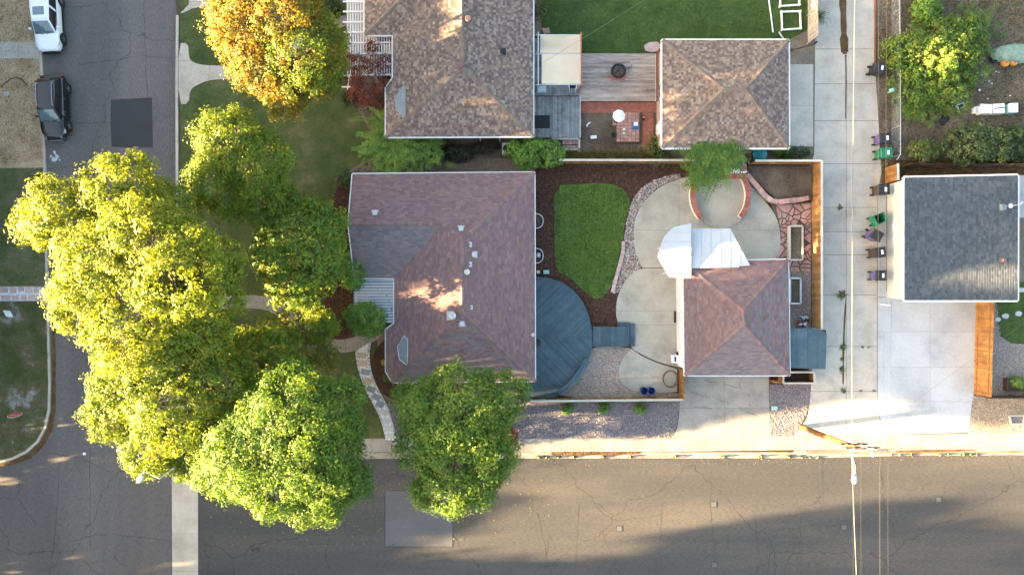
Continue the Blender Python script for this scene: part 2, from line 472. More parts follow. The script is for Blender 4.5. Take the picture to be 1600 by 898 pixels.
mat('rust_brown', [(.10, .045, .02), (.15, .075, .035)], 4, .8, 16, .2)
mat('mat_dark', [(.02, .02, .022), (.03, .03, .033)], 5, .95, 30, .25)
mat('mat_brown', [(.05, .028, .016), (.08, .045, .026)], 6, .95, 30, .3)
glass_mat('glass_dark', (.012, .015, .018))
glass_mat('glass_screen', (.10, .15, .17), .08)
glass_mat('glass_window', (.04, .05, .06))
leaf_mat('leaf', .46)
leaf_mat('leaf_thick', .25)
leaf_mat('grass_blade', .2)
M = MATS
# ---------------------------------------------------------------- scattered small pieces
def pebbles(name, pts, n, size, pal, parent, z=.0, holes=(), flat=.6, matname='pebble', lab=None):
    p = scatter(pts, n, holes); n = len(p)
    base = np.array([[1, 0, 0], [-1, 0, 0], [0, 1, 0], [0, -1, 0], [0, 0, 1], [0, 0, -1]], dtype=np.float32)
    tri = np.array([[0, 2, 4], [2, 1, 4], [1, 3, 4], [3, 0, 4], [2, 0, 5], [1, 2, 5], [3, 1, 5], [0, 3, 5]])
    s = NR.uniform(size[0], size[1], (n, 1, 1)) * (1 + NR.uniform(-.3, .3, (n, 6, 1)))
    v = base[None] * s; v[:, :, 2] *= flat
    a = NR.uniform(0, 6.28, n); c_, s_ = np.cos(a)[:, None], np.sin(a)[:, None]
    x = v[:, :, 0] * c_ - v[:, :, 1] * s_; y = v[:, :, 0] * s_ + v[:, :, 1] * c_
    v = np.stack([x + p[:, :1], y + p[:, 1:], v[:, :, 2] + z + size[0] * flat * .4], axis=2)
    f = (tri[None] + (np.arange(n) * 6)[:, None, None]).reshape(-1, 3)
    pal = np.array(pal); c = pal[NR.integers(0, len(pal), n)] * NR.uniform(.75, 1.2, (n, 1))
    o = obj(name, np_mesh(name, v.reshape(-1, 3), 3, np.repeat(c, 8, axis=0), f), M[matname], parent)
    return stuff(o, lab)
def blades(name, pts, n, h, w, pal, parent, z=.0, holes=(), lean=.6):
    p = scatter(pts, n, holes); n = len(p)
    a = NR.uniform(0, 6.28, n); hh = NR.uniform(h * .5, h * 1.2, n); l = NR.uniform(0, lean, n) * hh; b = NR.uniform(0, 6.28, n)
    P = np.c_[p, np.full(n, z)]
    dx = np.c_[np.cos(a), np.sin(a), np.zeros(n)] * (w / 2)
    tip = P + np.c_[np.cos(b) * l, np.sin(b) * l, hh]
    v = np.stack([P - dx, P + dx, tip], axis=1).reshape(-1, 3)
    pal = np.array(pal); c = pal[NR.integers(0, len(pal), n)] * NR.uniform(.7, 1.25, (n, 1))
    return stuff(obj(name, np_mesh(name, v, 3, c), M['grass_blade'], parent))
def litter(name, pts, n, size, pal, parent, z=.0, holes=()):
    """flat curled leaves or bark chips lying on the ground"""
    p = scatter(pts, n, holes); n = len(p)
    a = NR.uniform(0, 6.28, n); s = NR.uniform(size[0], size[1], n); t = NR.uniform(.3, .7, n)
    P = np.c_[p, np.full(n, z)]
    u = np.c_[np.cos(a), np.sin(a), NR.uniform(-.35, .35, n)] * s[:, None]
    w = np.c_[-np.sin(a), np.cos(a), NR.uniform(-.35, .35, n)] * (s * t)[:, None]
    up = np.c_[np.zeros(n), np.zeros(n), s * .35 + .004]
    v = np.stack([P - u + up, P - w + up * .6, P + u + up, P + w + up * .6], axis=1).reshape(-1, 3)
    pal = np.array(pal); c = pal[NR.integers(0, len(pal), n)] * NR.uniform(.7, 1.25, (n, 1))
    return stuff(obj(name, np_mesh(name, v, 4, c), M['chip'], parent))
def slabs(name, pieces, z0, z1, m, parent):
    for p in pieces:
        if len(p) > 2: obj(name, MB().prism(p, z0, z1), M[m], parent)
PX = lambda x: (x - 800) * H / F
PY = lambda y: (449 - y) * H / F

# ---------------------------------------------------------------- ground, roads, blocks
struct('ground', MB().sheet([(-1500, -1500), (1500, -1500), (1500, 1500), (-1500, 1500)], -.13), M['earth'], 'bare earth reaching to the horizon under the whole neighbourhood')
ROADZ = -.12
struct('west_street', MB().sheet(poly([(40, -1500), (282, -1500), (282, 700), (288, 735), (266.5, 735), (266.5, 2600), (-60, 2600), (-60, 735), (40, 700)]), ROADZ), M['asphalt_old'], 'worn grey asphalt street with parked cars and a dark patch')
struct('far_crossing', MB().sheet(poly([(-2500, 716), (-60, 716), (-60, 930), (-2500, 930)]), ROADZ), M['asphalt_old'], 'grey asphalt street carrying on past the corner lawn')
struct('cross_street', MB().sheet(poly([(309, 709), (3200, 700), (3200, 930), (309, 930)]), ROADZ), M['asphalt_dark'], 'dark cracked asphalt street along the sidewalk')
pan = struct('cross_pan', MB().sheet(poly([(266.5, 690), (309, 690), (309, 2600), (266.5, 2600)]), ROADZ - .003), M['crack_dirt'], 'pale concrete drainage strip across the street mouth')
slabs('slab', split(poly([(267, 725), (308, 725), (308.5, 940), (268, 940)]), (), [PY(834), PY(893)]), ROADZ - .001, ROADZ + .006, 'concrete', pan)
# asphalt repairs
o = struct('road_patch', MB().sheet(poly([(172, 155), (200, 154), (236, 152), (237, 190), (238, 230), (205, 231), (173, 229), (171, 190)]), ROADZ + .004), M['asphalt_patch'], 'dark square asphalt repair on the grey street')
o = struct('road_patch', MB().sheet(poly([(602, 767), (655, 768), (706, 768), (707, 812), (706, 854), (650, 854), (601, 853), (602, 810)]), ROADZ + .004), M['asphalt_patch_pale'], 'pale square asphalt repair on the dark street')
seal = MB()
for a, b in (((601, 767), (601, 854)), ((601, 855), (707, 855)), ((707.5, 768), (707, 854)), ((602, 766.5), (707, 766.5))):
    p, q = W(*a), W(*b); seal.bar((p[0], p[1], ROADZ + .006), (q[0], q[1], ROADZ + .006), .07, .004)
obj('tar_seal', seal, M['asphalt_patch'], o)
sp = MB()
for k in range(16):
    x, y = 83 + R.gauss(0, 4.5), 247 + R.gauss(0, 4.5); r = R.uniform(1, 4)
    sp.sheet([W2(x + r * math.cos(t) * R.uniform(.6, 1.2), y + r * math.sin(t) * R.uniform(.6, 1.2)) for t in [i * .7 for i in range(9)]], ROADZ + .004 + k * .0004)
struct('paint_spill', sp, M['paint_splash'], 'splash of white paint on the asphalt by the kerb')
# long straight seams of the paving machine
seam = MB()
for pts in ([(222, -40), (226, 60), (228, 130), (230, 152)], [(231, 231), (229, 262)], [(141, 860), (139, 760), (140, 700)], [(76, 900), (85, 830), (88, 760), (93, 720)],
            [(120, 100), (150, 98), (185, 92), (228, 86), (262, 90)], [(115, 190), (140, 192), (172, 191)],
            [(65, 709), (110, 712), (150, 727), (172, 739)], [(110, 847), (135, 838), (160, 834), (200, 837), (266, 846)], [(27, 779), (40, 800), (52, 818)], [(0, 779), (27, 778), (30, 740)]):
    pts = [(x + R.uniform(-1.3, 1.3) * (0 < i), y + R.uniform(-1.3, 1.3)) for i, (x, y) in enumerate(smooth_poly(pts, 2, False))]
    for a, b in zip(pts, pts[1:]):
        p, q = W2(*a), W2(*b); seam.sheet(strip([p, q], R.uniform(.018, .05)), ROADZ + .003)
for pts in ([(857, 845), (853, 870), (850, 900)], [(840, 800), (848, 840), (862, 898)], [(905, 790), (903, 840), (898, 898)], [(1036, 775), (1034, 830), (1030, 898)], [(1112, 735), (1110, 790), (1117, 850), (1122, 898)],
            [(1180, 800), (1186, 860), (1192, 898)], [(1253, 810), (1250, 860), (1254, 898)], [(1507, 752), (1505, 790)], [(1565, 705), (1580, 730), (1587, 748)], [(930, 790), (955, 815), (1000, 810), (1035, 805)], [(640, 855), (636, 898)], [(552, 850), (549, 898)],
            [(1222, 898), (1250, 845)], [(1100, 870), (1120, 880)], [(1286, 735), (1288, 790)], [(1290, 715), (1278, 760), (1284, 800)], [(800, 735), (822, 758)], [(730, 858), (735, 898)]):
    pts = [(x + R.uniform(-1.5, 1.5), y + R.uniform(-1.5, 1.5)) for x, y in smooth_poly(pts, 3, False)]
    for a, b in zip(pts, pts[1:]):
        p, q = W2(*a), W2(*b); seam.sheet(strip([p, q], R.uniform(.02, .055)), ROADZ + .003)
struct('road_cracks', seam, M['asphalt_patch'], 'thin dark cracks wandering over the asphalt streets')
for i, (x, y) in enumerate([(968, 826), (1117, 883), (1116, 788), (1468, 781), (1320, 824)]):
    t = thing('survey_cover', 'small square metal utility cover set in the dark street', 'utility cover', (*W2(x, y), ROADZ), 'utility covers in the dark street')
    obj('frame', MB().box((*W2(x, y), ROADZ - .02), (.52, .46, .030), 0), M['asphalt_patch'], t)
    obj('lid', MB().box((*W2(x, y), ROADZ), (.36, .32, .017), 0), M['asphalt_patch_pale'], t)

# blocks of land inside the kerbs (top at z = 0)
kerbW = [(62, -1500), (62, 60), (65, 120), (69, 250), (73, 440), (77, 600), (76, 640), (70, 668), (58, 690), (40, 706), (20, 716), (0, 721), (-60, 724), (-2500, 724)]
struct('west_block', MB().prism(poly(kerbW + [(-2500, -1500)]), -.14, -.006), M['earth'], 'land of the houses across the street')
struct('house_block', MB().prism(poly([(282, -1500), (282, 690), (300, 708), (315, 709), (1200, 709), (3200, 700), (3200, -1500)]), -.14, -.006), M['earth'], 'land of the houses along the alley')
struct('south_block', MB().prism(poly([(309, 930), (3200, 930), (3200, 2600), (309, 2600)]), -.14, -.006), M['lawn_dry'], 'land across the dark street')
struct('south_west_block', MB().prism(poly([(-60, 930), (-2500, 930), (-2500, 2600), (-60, 2600)]), -.14, -.006), M['lawn_dry'], 'land across the grey street corner')

# kerbs: stones about 3 m long
def kerb(name, label, line, w, m='concrete', z1=.004, step=62, gap=.5):
    k = struct(name, MB().sheet(poly([(p[0], p[1]) for p in strip(line, w * .8)]), -.1), M['crack_dirt'], label)
    pts = [line[0]]
    for a, b in zip(line, line[1:]):
        n = max(1, int(math.hypot(b[0] - a[0], b[1] - a[1]) / 8))
        pts += [(a[0] + (b[0] - a[0]) * i / n, a[1] + (b[1] - a[1]) * i / n) for i in range(1, n + 1)]
    run = [pts[0]]; l = 0
    for a, b in zip(pts, pts[1:]):
        l += math.hypot(b[0] - a[0], b[1] - a[1]); run.append(b)
        if l >= step or b is pts[-1]:
            if len(run) > 1: obj('kerb_stone', MB().prism(poly(strip(run, w)), -.13, z1), M[m], k)
            dx, dy = b[0] - a[0], b[1] - a[1]; q = math.hypot(dx, dy)
            run = [(b[0] + dx / q * gap, b[1] + dy / q * gap)]; l = 0
    return k
kw = kerb('west_kerb', 'pale concrete kerb curving round the corner lawn', [(62, -40)] + kerbW[1:12] + [(-12, 722)], 3.6)
kerb('lawn_kerb', 'pale concrete kerb beside the street trees', [(277, 24), (276, 130), (276.5, 270), (277, 420), (278, 560), (279, 690)], 4.2)
lw = strip([(66, 45), (70, 150), (74, 262), (77, 420), (81, 560), (80.5, 640), (74, 672), (61, 694), (42, 711), (20, 720), (0, 726)], 5)
stuff(litter('gutter_leaves', poly(lw), 900, (.03, .07), [(.11, .055, .03), (.16, .09, .045), (.07, .035, .02)], kw, ROADZ))
obj('gutter_dirt', MB().sheet(poly(strip([(76, 300), (80, 420), (83, 560), (82, 640), (76, 672), (63, 695), (44, 713), (20, 722), (-12, 729)], [2, 4, 5, 7, 8, 8, 8, 7, 6])), ROADZ + .004), M['leaf_litter'], kw)

# ---------------------------------------------------------------- west side yards
struct('dry_yard', MB().sheet(poly([(-400, -60), (61, -60), (61, 60), (64, 120), (67, 262), (-400, 266)]), .0), M['dry_yard'], 'bare tan front yard with a few dry weeds')
gl = poly([(-400, 266), (67, 262), (72, 446), (-400, 447)])
o = struct('lawn', MB().sheet(gl, .0), M['lawn_west'], 'patchy green front lawn')
blades('grass', poly([(-10, 266), (67, 262), (72, 446), (-10, 447)]), 6000, .08, .03, [(.08, .095, .03), (.10, .11, .04), (.19, .16, .09)], o)
cl = poly([(-400, 471), (74, 471), (76, 600), (75, 640), (69, 666), (57, 687), (39, 703), (19, 713), (0, 718), (-60, 721), (-400, 721)])
o = struct('lawn', MB().sheet(cl, .0), M['lawn_frost'], 'corner lawn with grey bare patches')
blades('grass', poly([(-10, 471), (74, 471), (76, 600), (75, 640), (57, 687), (19, 713), (-10, 719)]), 7000, .08, .03, [(.065, .085, .028), (.09, .105, .036), (.17, .155, .09)], o)
blades('dry_weeds', poly([(-5, 0), (60, 0), (65, 250), (-5, 260)]), 5000, .09, .04, [(.14, .12, .05), (.09, .085, .03), (.2, .16, .09)], o)
w = struct('concrete_walk', MB().sheet(poly([(-120, 66), (61, 66), (62, 92), (-120, 92)]), .004), M['crack_dirt'], 'concrete front walk through the bare yard')
slabs('slab', split(poly([(-120, 66), (61, 66), (62, 92), (-120, 92)]), [PX(29), PX(-5), PX(-40)]), -.02, .03, 'concrete', w)
w = struct('stone_walk', MB().sheet(poly([(-120, 448), (73, 448), (74, 470), (-120, 470)]), .004), M['mosaic'], 'pink flagstone walk with pale mortar')
xs = [-60, -38, -20, -3, 14, 27, 39, 52, 62, 73]
for i in range(len(xs) - 1):
    for (y0, y1, f) in ((448, 458 + R.uniform(-2, 2), 0), (460, 470, 4)):
        a, b = xs[i] + (f if i else 0), xs[i + 1] + (f if i < len(xs) - 2 else 0)
        p = [(a + R.uniform(.4, 2), y0 + R.uniform(.2, 1)), ((a + b) / 2, y0 + R.uniform(0, 1)), (b - R.uniform(.4, 2), y0 + R.uniform(.2, 1.2)), (b - R.uniform(.2, 2), y1 - R.uniform(0, 1.6)), (a + R.uniform(.2, 2), y1 - R.uniform(0, 1.6))]
        obj('flagstone', MB().prism(poly(p), -.02, .022), M['flagstone_pale'], w)

# ---------------------------------------------------------------- yards along the alley
fl = poly([(281, -60), (545, -60), (545, 118), (556, 130), (566, 150), (560, 172), (570, 190), (582, 212), (592, 232), (580, 246), (562, 256), (545, 268), (530, 280), (281, 280)])
o = struct('lawn', MB().sheet(fl, .0), M['lawn_dry'], 'front lawn of the house with the brown roof')
blades('grass', poly([(281, 0), (545, 0), (545, 268), (530, 280), (281, 280)]), 24000, .08, .03, [(.06, .08, .022), (.075, .095, .028), (.14, .12, .06)], o)
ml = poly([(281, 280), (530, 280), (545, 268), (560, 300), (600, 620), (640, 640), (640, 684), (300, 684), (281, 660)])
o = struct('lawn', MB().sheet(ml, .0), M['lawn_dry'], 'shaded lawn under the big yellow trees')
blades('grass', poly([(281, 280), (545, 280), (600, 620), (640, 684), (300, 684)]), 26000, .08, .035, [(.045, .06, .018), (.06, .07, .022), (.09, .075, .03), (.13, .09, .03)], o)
litter('fallen_leaves', poly([(285, 300), (540, 300), (600, 640), (620, 684), (300, 684)]), 5000, (.03, .06), [(.30, .20, .03), (.20, .10, .02), (.12, .06, .02)], o, .02)
bl = poly([(846, -60), (1262, -60), (1262, 75), (1234, 110), (1030, 83), (846, 83)])
o = struct('lawn', MB().sheet(bl, .0), M['lawn_green'], 'deep green back lawn behind the wooden deck')
blades('grass', poly([(846, 0), (1258, 0), (1255, 65), (1232, 62), (1030, 83), (846, 83)]), 22000, .07, .03, [(.035, .065, .014), (.05, .085, .018), (.07, .095, .03)], o)

# kerb-side step walk of the brown-roofed house
w = struct('concrete_walk', MB().sheet(poly([(279, 68), (295, 68), (295, 163), (279, 163)]), .004), M['crack_dirt'], 'concrete kerbside strip and curving front walk')
slabs('slab', split(poly(smooth_poly([(279, 68), (294, 68), (295, 84), (297, 95), (310, 101), (330, 103), (366, 103), (366, 124), (345, 124), (325, 126), (308, 133), (297, 141), (295, 163), (279, 163)], 1)), [PX(327)], [PY(95)]), -.02, .028, 'concrete', w)
w = struct('concrete_walk', MB().sheet(poly([(470, 60), (541, 27), (541, 42), (480, 80)]), .004), M['crack_dirt'], 'concrete front walk between two clipped hedges')
slabs('slab', split(poly(strip(smooth_poly([(366, 113), (420, 104), (465, 68), (495, 40), (541, 33)], 2, False), 17)), [PX(p) for p in (395, 430, 465, 502, 522)]), -.02, .028, 'concrete', w)
w = struct('driveway_apron', MB().sheet(poly([(268, -60), (335, -60), (330, 5), (300, 14), (285, 22), (276, 22)]), -.01), M['crack_dirt'], 'corner of a concrete driveway beside the front lawn')
slabs('slab', split(poly([(296, -60), (335, -60), (331, 3), (325, 9), (300, 14), (288, 20), (281, 22), (295, 8)]), (), [PY(3)]), -.1, .028, 'concrete', w)
obj('dirt_edge', MB().sheet(poly([(272, -40), (296, -40), (294, 12), (282, 20), (275, 24)]), ROADZ + .005), M['leaf_litter'], w)

# front walk of the corner house
w = struct('concrete_walk', MB().sheet(poly([(500, 520), (590, 505), (600, 512), (545, 550)]), .003), M['crack_dirt'], 'curving concrete front walk to the striped porch roof')
fw = smooth_poly([(284, 478), (350, 473), (395, 470), (428, 476), (455, 498), (482, 524), (512, 540), (545, 541), (575, 528), (602, 506)], 2, False)
slabs('slab', split(poly(strip(fw, 21)), [PX(p) for p in (310, 345, 380, 412, 440, 470, 503, 540, 571)]), -.02, .028, 'concrete_walk', w)
fb = poly(smooth_poly([(547, 266), (527, 288), (518, 320), (524, 360), (520, 400), (514, 440), (505, 480), (503, 512), (514, 527), (535, 532), (552, 520), (560, 505), (616, 505), (612, 520), (585, 545), (579, 575), (586, 600), (604, 622), (640, 630), (650, 597), (620, 560), (600, 420), (560, 300)], 2))
mb_ = struct('mulch_bed', MB().sheet(fb, .006), M['mulch'], 'dark bark mulch bed along the front of the corner house')
litter('bark_chips', fb, 5000, (.03, .07), [(.07, .03, .018), (.12, .055, .03), (.035, .018, .012)], mb_, .008)
# mosaic stepping path
L_ = [(555.5, 549), (557, 565), (562, 585), (570, 607), (580, 625), (591, 645), (598, 665), (603, 687)]
R_ = [(580, 533), (577, 552), (579, 575), (586, 598), (598, 620), (608, 640), (614, 662), (620, 687)]
path = struct('mosaic_path', MB().prism(poly(smooth_poly(L_, 2, False) + smooth_poly(R_, 2, False)[::-1]), -.02, .03), M['mosaic'], 'winding path of pale mosaic with square stone steps')
for i, (x, y, a) in enumerate([(565.5, 555, .0), (567, 567.5, .05), (571, 581, .15), (575, 595, .2), (580, 608, .4), (588, 620, .48), (594, 631, .5), (600, 644, .45), (604, 657, .35), (608, 669, .25), (611, 680, .15)]):
    m = 'stone_tan' if i in (0, 1, 3) else 'stone_slate' if i in (2, 4, 5) else 'concrete_new' if i > 6 else 'stone_slate'
    sx, sy = R.uniform(.56, .64), R.uniform(.4, .46)
    pts = []
    for dx, dy in ((-1, -1), (0, -1.04), (1, -1), (1.03, 0), (1, 1), (0, 1.05), (-1, 1), (-1.03, 0)):
        pts.append((dx * sx / 2 + R.uniform(-.02, .02), dy * sy / 2 + R.uniform(-.02, .02)))
    c, s = math.cos(a), math.sin(a); cx, cy = W2(x, y)
    obj('stepping_stone', MB().prism([(cx + u * c + v * s, cy - u * s + v * c) for u, v in pts], .0, .045), M[m], path)
for k in range(300):        # small mosaic chips set in the mortar
    t = R.random(); i = min(int(t * 7), 6); f = t * 7 - i
    lx = L_[i][0] + (L_[i + 1][0] - L_[i][0]) * f; ly = L_[i][1] + (L_[i + 1][1] - L_[i][1]) * f
    rx = R_[i][0] + (R_[i + 1][0] - R_[i][0]) * f; ry = R_[i][1] + (R_[i + 1][1] - R_[i][1]) * f
    u = R.choice((R.uniform(.04, .16), R.uniform(.84, .96))); r = R.uniform(.05, .10)
    cx, cy = W2(lx + (rx - lx) * u, ly + (ry - ly) * u); a0 = R.uniform(0, 6)
    pts = [(cx + r * math.cos(a0 + j * 1.256) * R.uniform(.6, 1.1), cy + r * math.sin(a0 + j * 1.256) * R.uniform(.6, 1.1)) for j in range(5)]
    obj('mosaic_stone', MB().prism(pts, .02, R.uniform(.036, .042)), M[R.choice(('concrete_new', 'concrete_new', 'stone_slate', 'stone_tan'))], path)

# side yard between the two houses
struct('side_yard', MB().sheet(poly([(600, 120), (640, 120), (640, 215), (836, 215), (836, 271), (552, 272), (566, 258), (584, 248), (596, 232), (586, 212), (573, 188), (566, 170), (572, 148), (582, 132)]), .002), M['garden_soil'], 'dirt strip between the two houses')
sb = poly(smooth_poly([(563, 262), (580, 256), (640, 262), (700, 252), (780, 246), (836, 252), (836, 271), (560, 272)], 1))
o = struct('gravel_strip', MB().sheet(sb, .006), M['earth'], 'narrow gravel strip along the eave of the corner house')
pebbles('pebbles', sb, 1800, (.02, .045), [(.22, .16, .12), (.15, .12, .09), (.28, .22, .18)], o, .006)

# back yard of the corner house
yard = poly([(837, 253), (1268, 253), (1268, 512), (1262, 600), (1066, 622), (826, 624)])
mu = struct('mulch_bed', MB().sheet(yard, .004), M['mulch'], 'dark brown bark mulch around the sod lawn')
litter('bark_chips', poly([(837, 253), (1060, 256), (1060, 280), (990, 300), (965, 460), (960, 520), (925, 520), (837, 430)]), 9000, (.03, .08), [(.08, .036, .022), (.13, .062, .038), (.04, .02, .014)], mu, .006)
sodp = smooth_poly([(865, 290), (905, 288), (940, 286), (962, 289), (977, 298), (986, 317), (978, 338), (974, 362), (973, 392), (967, 422), (957, 445), (946, 460), (936, 468), (925, 465), (914, 456), (902, 444), (888, 432), (867, 424), (866, 360)], 1)
sod = struct('sod_lawn', MB().prism(poly(sodp), -.01, .03), M['lawn_sod'], 'fresh green sod laid in strips behind the house')
blades('grass', poly(sodp), 26000, .06, .03, [(.08, .135, .024), (.10, .165, .032), (.125, .18, .04)], sod, .03)
si = 0
for x0 in range(860, 990, 15):       # sod rolls laid in columns, each its own tone
    y0 = 280 + R.uniform(0, 30)
    while y0 < 470:
        y1 = y0 + R.uniform(38, 60)
        p = poly(sodp)
        for a, b, c in ((1, 0, PX(x0)), (-1, 0, -PX(x0 + 15)), (0, -1, -PY(y0)), (0, 1, PY(y1))):
            p = clip(p, a, b, c) if len(p) > 2 else p
        if area(p) > .1:
            g = R.uniform(.5, 1.4); b_ = (.085 * g, .15 * g, .028 * g)
            q = scatter(p, area(p) * 420); n = len(q)
            a = NR.uniform(0, 6.28, n)
            P = np.c_[q, np.full(n, .031)]; dx = np.c_[np.cos(a), np.sin(a), np.zeros(n)] * .03
            tip = P + np.c_[NR.uniform(-.05, .05, (n, 2)), NR.uniform(.02, .05, n)]
            c = np.array(b_) * NR.uniform(.7, 1.3, (n, 1))
            obj('sod_strip', np_mesh('sod_strip', np.stack([P - dx, P + dx, tip], 1).reshape(-1, 3), 3, c), M['grass_blade'], sod); si += 1
        y0 = y1
# river rock border
rb = poly(smooth_poly([(1062, 270), (1030, 278), (1003, 292), (988, 312), (980, 340), (975, 375), (975, 395), (968, 428), (955, 459), (967, 456), (975, 440), (988, 426), (1004, 418), (994, 400), (990, 375), (990, 345), (1000, 322), (1018, 300), (1040, 286), (1064, 279)], 1))
o = struct('river_rock_border', MB().sheet(rb, .012), M['gravel_base_tan'], 'curved border of mixed river rocks beside the patio')
pebbles('river_rocks', rb, 5200, (.035, .085), [(.34, .27, .22), (.44, .38, .33), (.20, .15, .13), (.30, .18, .15), (.52, .48, .43), (.15, .13, .12)], o, .015)
# tan gravel south of the steps
tg = poly(smooth_poly([(915, 541), (985, 541), (1003, 556), (985, 548), (972, 562), (966, 578), (969, 594), (980, 606), (996, 612), (1060, 612), (1060, 622), (862, 622), (890, 600), (908, 575)], 1))
o = struct('gravel_yard', MB().sheet(tg, .010), M['gravel_base_tan'], 'tan gravel between the blue deck and the round pad')
pebbles('pebbles', tg, 9000, (.025, .05), [(.40, .31, .24), (.46, .38, .31), (.30, .21, .16), (.52, .47, .41), (.34, .24, .2)], o, .012)

# patio
P_A = smooth_poly([(1062, 279), (1034, 290), (1010, 309), (995, 333), (988, 360), (989, 386), (996, 407), (1004, 418)], 1, False) + [(1068, 418), (1068, 409), (1211, 406)] + smooth_poly([(1211, 406), (1218, 390), (1220, 372), (1217, 350), (1209, 332), (1195, 314), (1172, 290), (1165, 275)], 1, False) + [(1095, 272)]
P_B = smooth_poly([(1004, 419), (986, 427), (971, 447), (963, 470), (962, 490), (966, 507)], 1, False) + [(976, 528), (987, 541)] + smooth_poly([(987, 543), (1005, 555), (1030, 566), (1064, 575)], 1, False) + [(1068, 575), (1068, 419)]
P_C = smooth_poly([(985, 546), (973, 559), (966, 577), (968, 594), (979, 606), (996, 612.5)], 1, False) + [(1058, 612), (1058, 576)] + smooth_poly([(1062, 577), (1030, 568), (1005, 557), (985, 545)], 1, False)
pt = struct('patio', MB().sheet(poly([(1000, 330), (1060, 285), (1165, 285), (1205, 340), (1210, 400), (1070, 410), (1066, 570), (1030, 560), (975, 500), (980, 450), (1010, 415)]), .008), M['crack_dirt'], 'rounded grey concrete patio between lawn and garage')
slabs('slab', split(poly(P_A), [PX(1061)], [PY(359.5)]), -.02, .030, 'concrete_pad', pt)
slabs('slab', split(poly(P_B), (), [PY(485.5), PY(507.5)]), -.02, .028, 'concrete_pad', pt)
slabs('slab', split(poly(P_C), (), [PY(591)]), -.02, .026, 'concrete_pad', pt)
cx, cy = W2(1127, 305)
def ring(c, rx, ry, a0, a1, n):
    return [(c[0] + rx * math.cos(a0 + (a1 - a0) * i / n), c[1] + ry * math.sin(a0 + (a1 - a0) * i / n)) for i in range(n + 1)]
rp = struct('round_pad', MB().prism(ring((cx, cy), 2.2, 2.48, 0, 6.283, 48)[:-1], -.02, .13), M['concrete_pad'], 'raised round concrete pad inside the brick seat wall')

# alley
alp = [(1275, -60), (1366, -60), (1367, 105), (1373, 200), (1377, 270), (1371, 300), (1370, 465), (1370, 640), (1377, 662), (1397, 679), (1240, 679), (1262, 655), (1266, 620), (1268, 590), (1268, 255), (1272, 240)]
al = struct('alley', MB().sheet(poly(alp), .0), M['crack_dirt'], 'grey concrete alley with a weedy centre joint')
slabs('slab', split(poly(alp), [PX(1322)], [PY(p) for p in (-20, 77, 131, 189, 256, 324, 362, 398, 461, 541, 611)], .03), -.02, .026, 'concrete', al)
pd = struct('concrete_pad', MB().sheet(poly(rect(1233, 100, 1271, 229)), .0), M['crack_dirt'], 'concrete parking strip beside the brown garage roof')
slabs('slab', split(poly(rect(1225, 101, 1270.5, 229)), (), [PY(166)]), -.02, .027, 'concrete', pd)
# dirt stains in the alley seam
st = MB()
for pts, w_ in (([(1316, -10), (1318, 40), (1319, 75), (1320, 85)], [9, 10, 12, 7]), ([(1321, 86), (1322, 120), (1321, 186)], [3, 2, 1.5]), ([(1322, 460), (1318, 520), (1317, 600)], [1, 3, 2])):
    q = smooth_poly(pts, 2, False); ww = [np.interp(i / (len(q) - 1), np.linspace(0, 1, len(w_)), w_) * R.uniform(.7, 1.3) for i in range(len(q))]
    st.sheet(poly(strip(q, ww)), .030)
obj('dirt_stain', st, M['leaf_litter'], al)

# white driveway of the blue-roofed garage
dv = struct('white_driveway', MB().sheet(poly([(1384, 290), (1384, 465), (1370, 465), (1370, 640), (1378, 679), (1514, 677), (1523, 600), (1525, 465)]), .004), M['crack_dirt'], 'bright new concrete driveway beside the cedar fence')
dp = [(1371, 465), (1371, 640), (1378, 662), (1398, 678), (1514, 675), (1517, 640), (1523, 600), (1525, 455), (1384, 455), (1384, 465)]
slabs('slab', split(poly(dp), [PX(1392), PX(1453)], [PY(518), PY(573), PY(627)]), -.02, .032, 'concrete_new', dv)
slabs('slab', [poly([(1372, 300), (1384.5, 288), (1384.5, 464), (1371, 464)])], -.02, .034, 'concrete_new', dv)

# main driveway and frontage
dr = struct('driveway', MB().sheet(poly([(1066, 588), (1202, 588), (1204, 683), (1052, 683), (1062, 622)]), .002), M['crack_dirt'], 'concrete driveway in front of the red hipped garage')
slabs('slab', split(poly([(1060, 570), (1201, 570), (1202, 640), (1205, 683), (1051, 683), (1058, 668), (1061, 650), (1062, 622)]), [PX(1132)], [PY(637)]), -.02, .028, 'concrete_walk', dr)
gv = poly([(600, 630), (1061, 629), (1060, 650), (1057, 666), (1050, 683), (620, 684)])
o = struct('gravel_strip', MB().sheet(gv, .006), M['gravel_base_purple'], 'purple grey gravel strip between the fence and the sidewalk')
pebbles('pebbles', gv, 15000, (.025, .055), [(.21, .19, .205), (.16, .145, .16), (.26, .23, .225), (.31, .275, .255), (.12, .105, .115)], o, .01)
gv2 = poly([(1203, 600), (1266, 600), (1265, 625), (1260, 648), (1248, 668), (1236, 680), (1205, 683)])
o = struct('gravel_strip', MB().sheet(gv2, .006), M['gravel_base_purple'], 'small purple gravel bed between driveway and alley')
pebbles('pebbles', gv2, 3200, (.025, .055), [(.21, .19, .205), (.16, .145, .16), (.26, .23, .225), (.31, .275, .255), (.12, .105, .115)], o, .01)
sw = struct('sidewalk', MB().sheet(poly([(300, 684), (1240, 684), (1240, 706), (300, 706)]), .0), M['crack_dirt'], 'beige concrete sidewalk along the dark street')
slabs('slab', split(poly([(300, 685), (1052, 684), (1240, 680), (1262, 680), (1262, 702), (1052, 705), (300, 706)]), [PX(p) for p in range(345, 1260, 43)]), -.05, .02, 'concrete_walk', sw)
slabs('slab', split(poly([(1262.5, 680), (1393, 679), (1394, 700), (1262.5, 702)]), [PX(1323)]), -.05, .018, 'concrete_walk', sw)
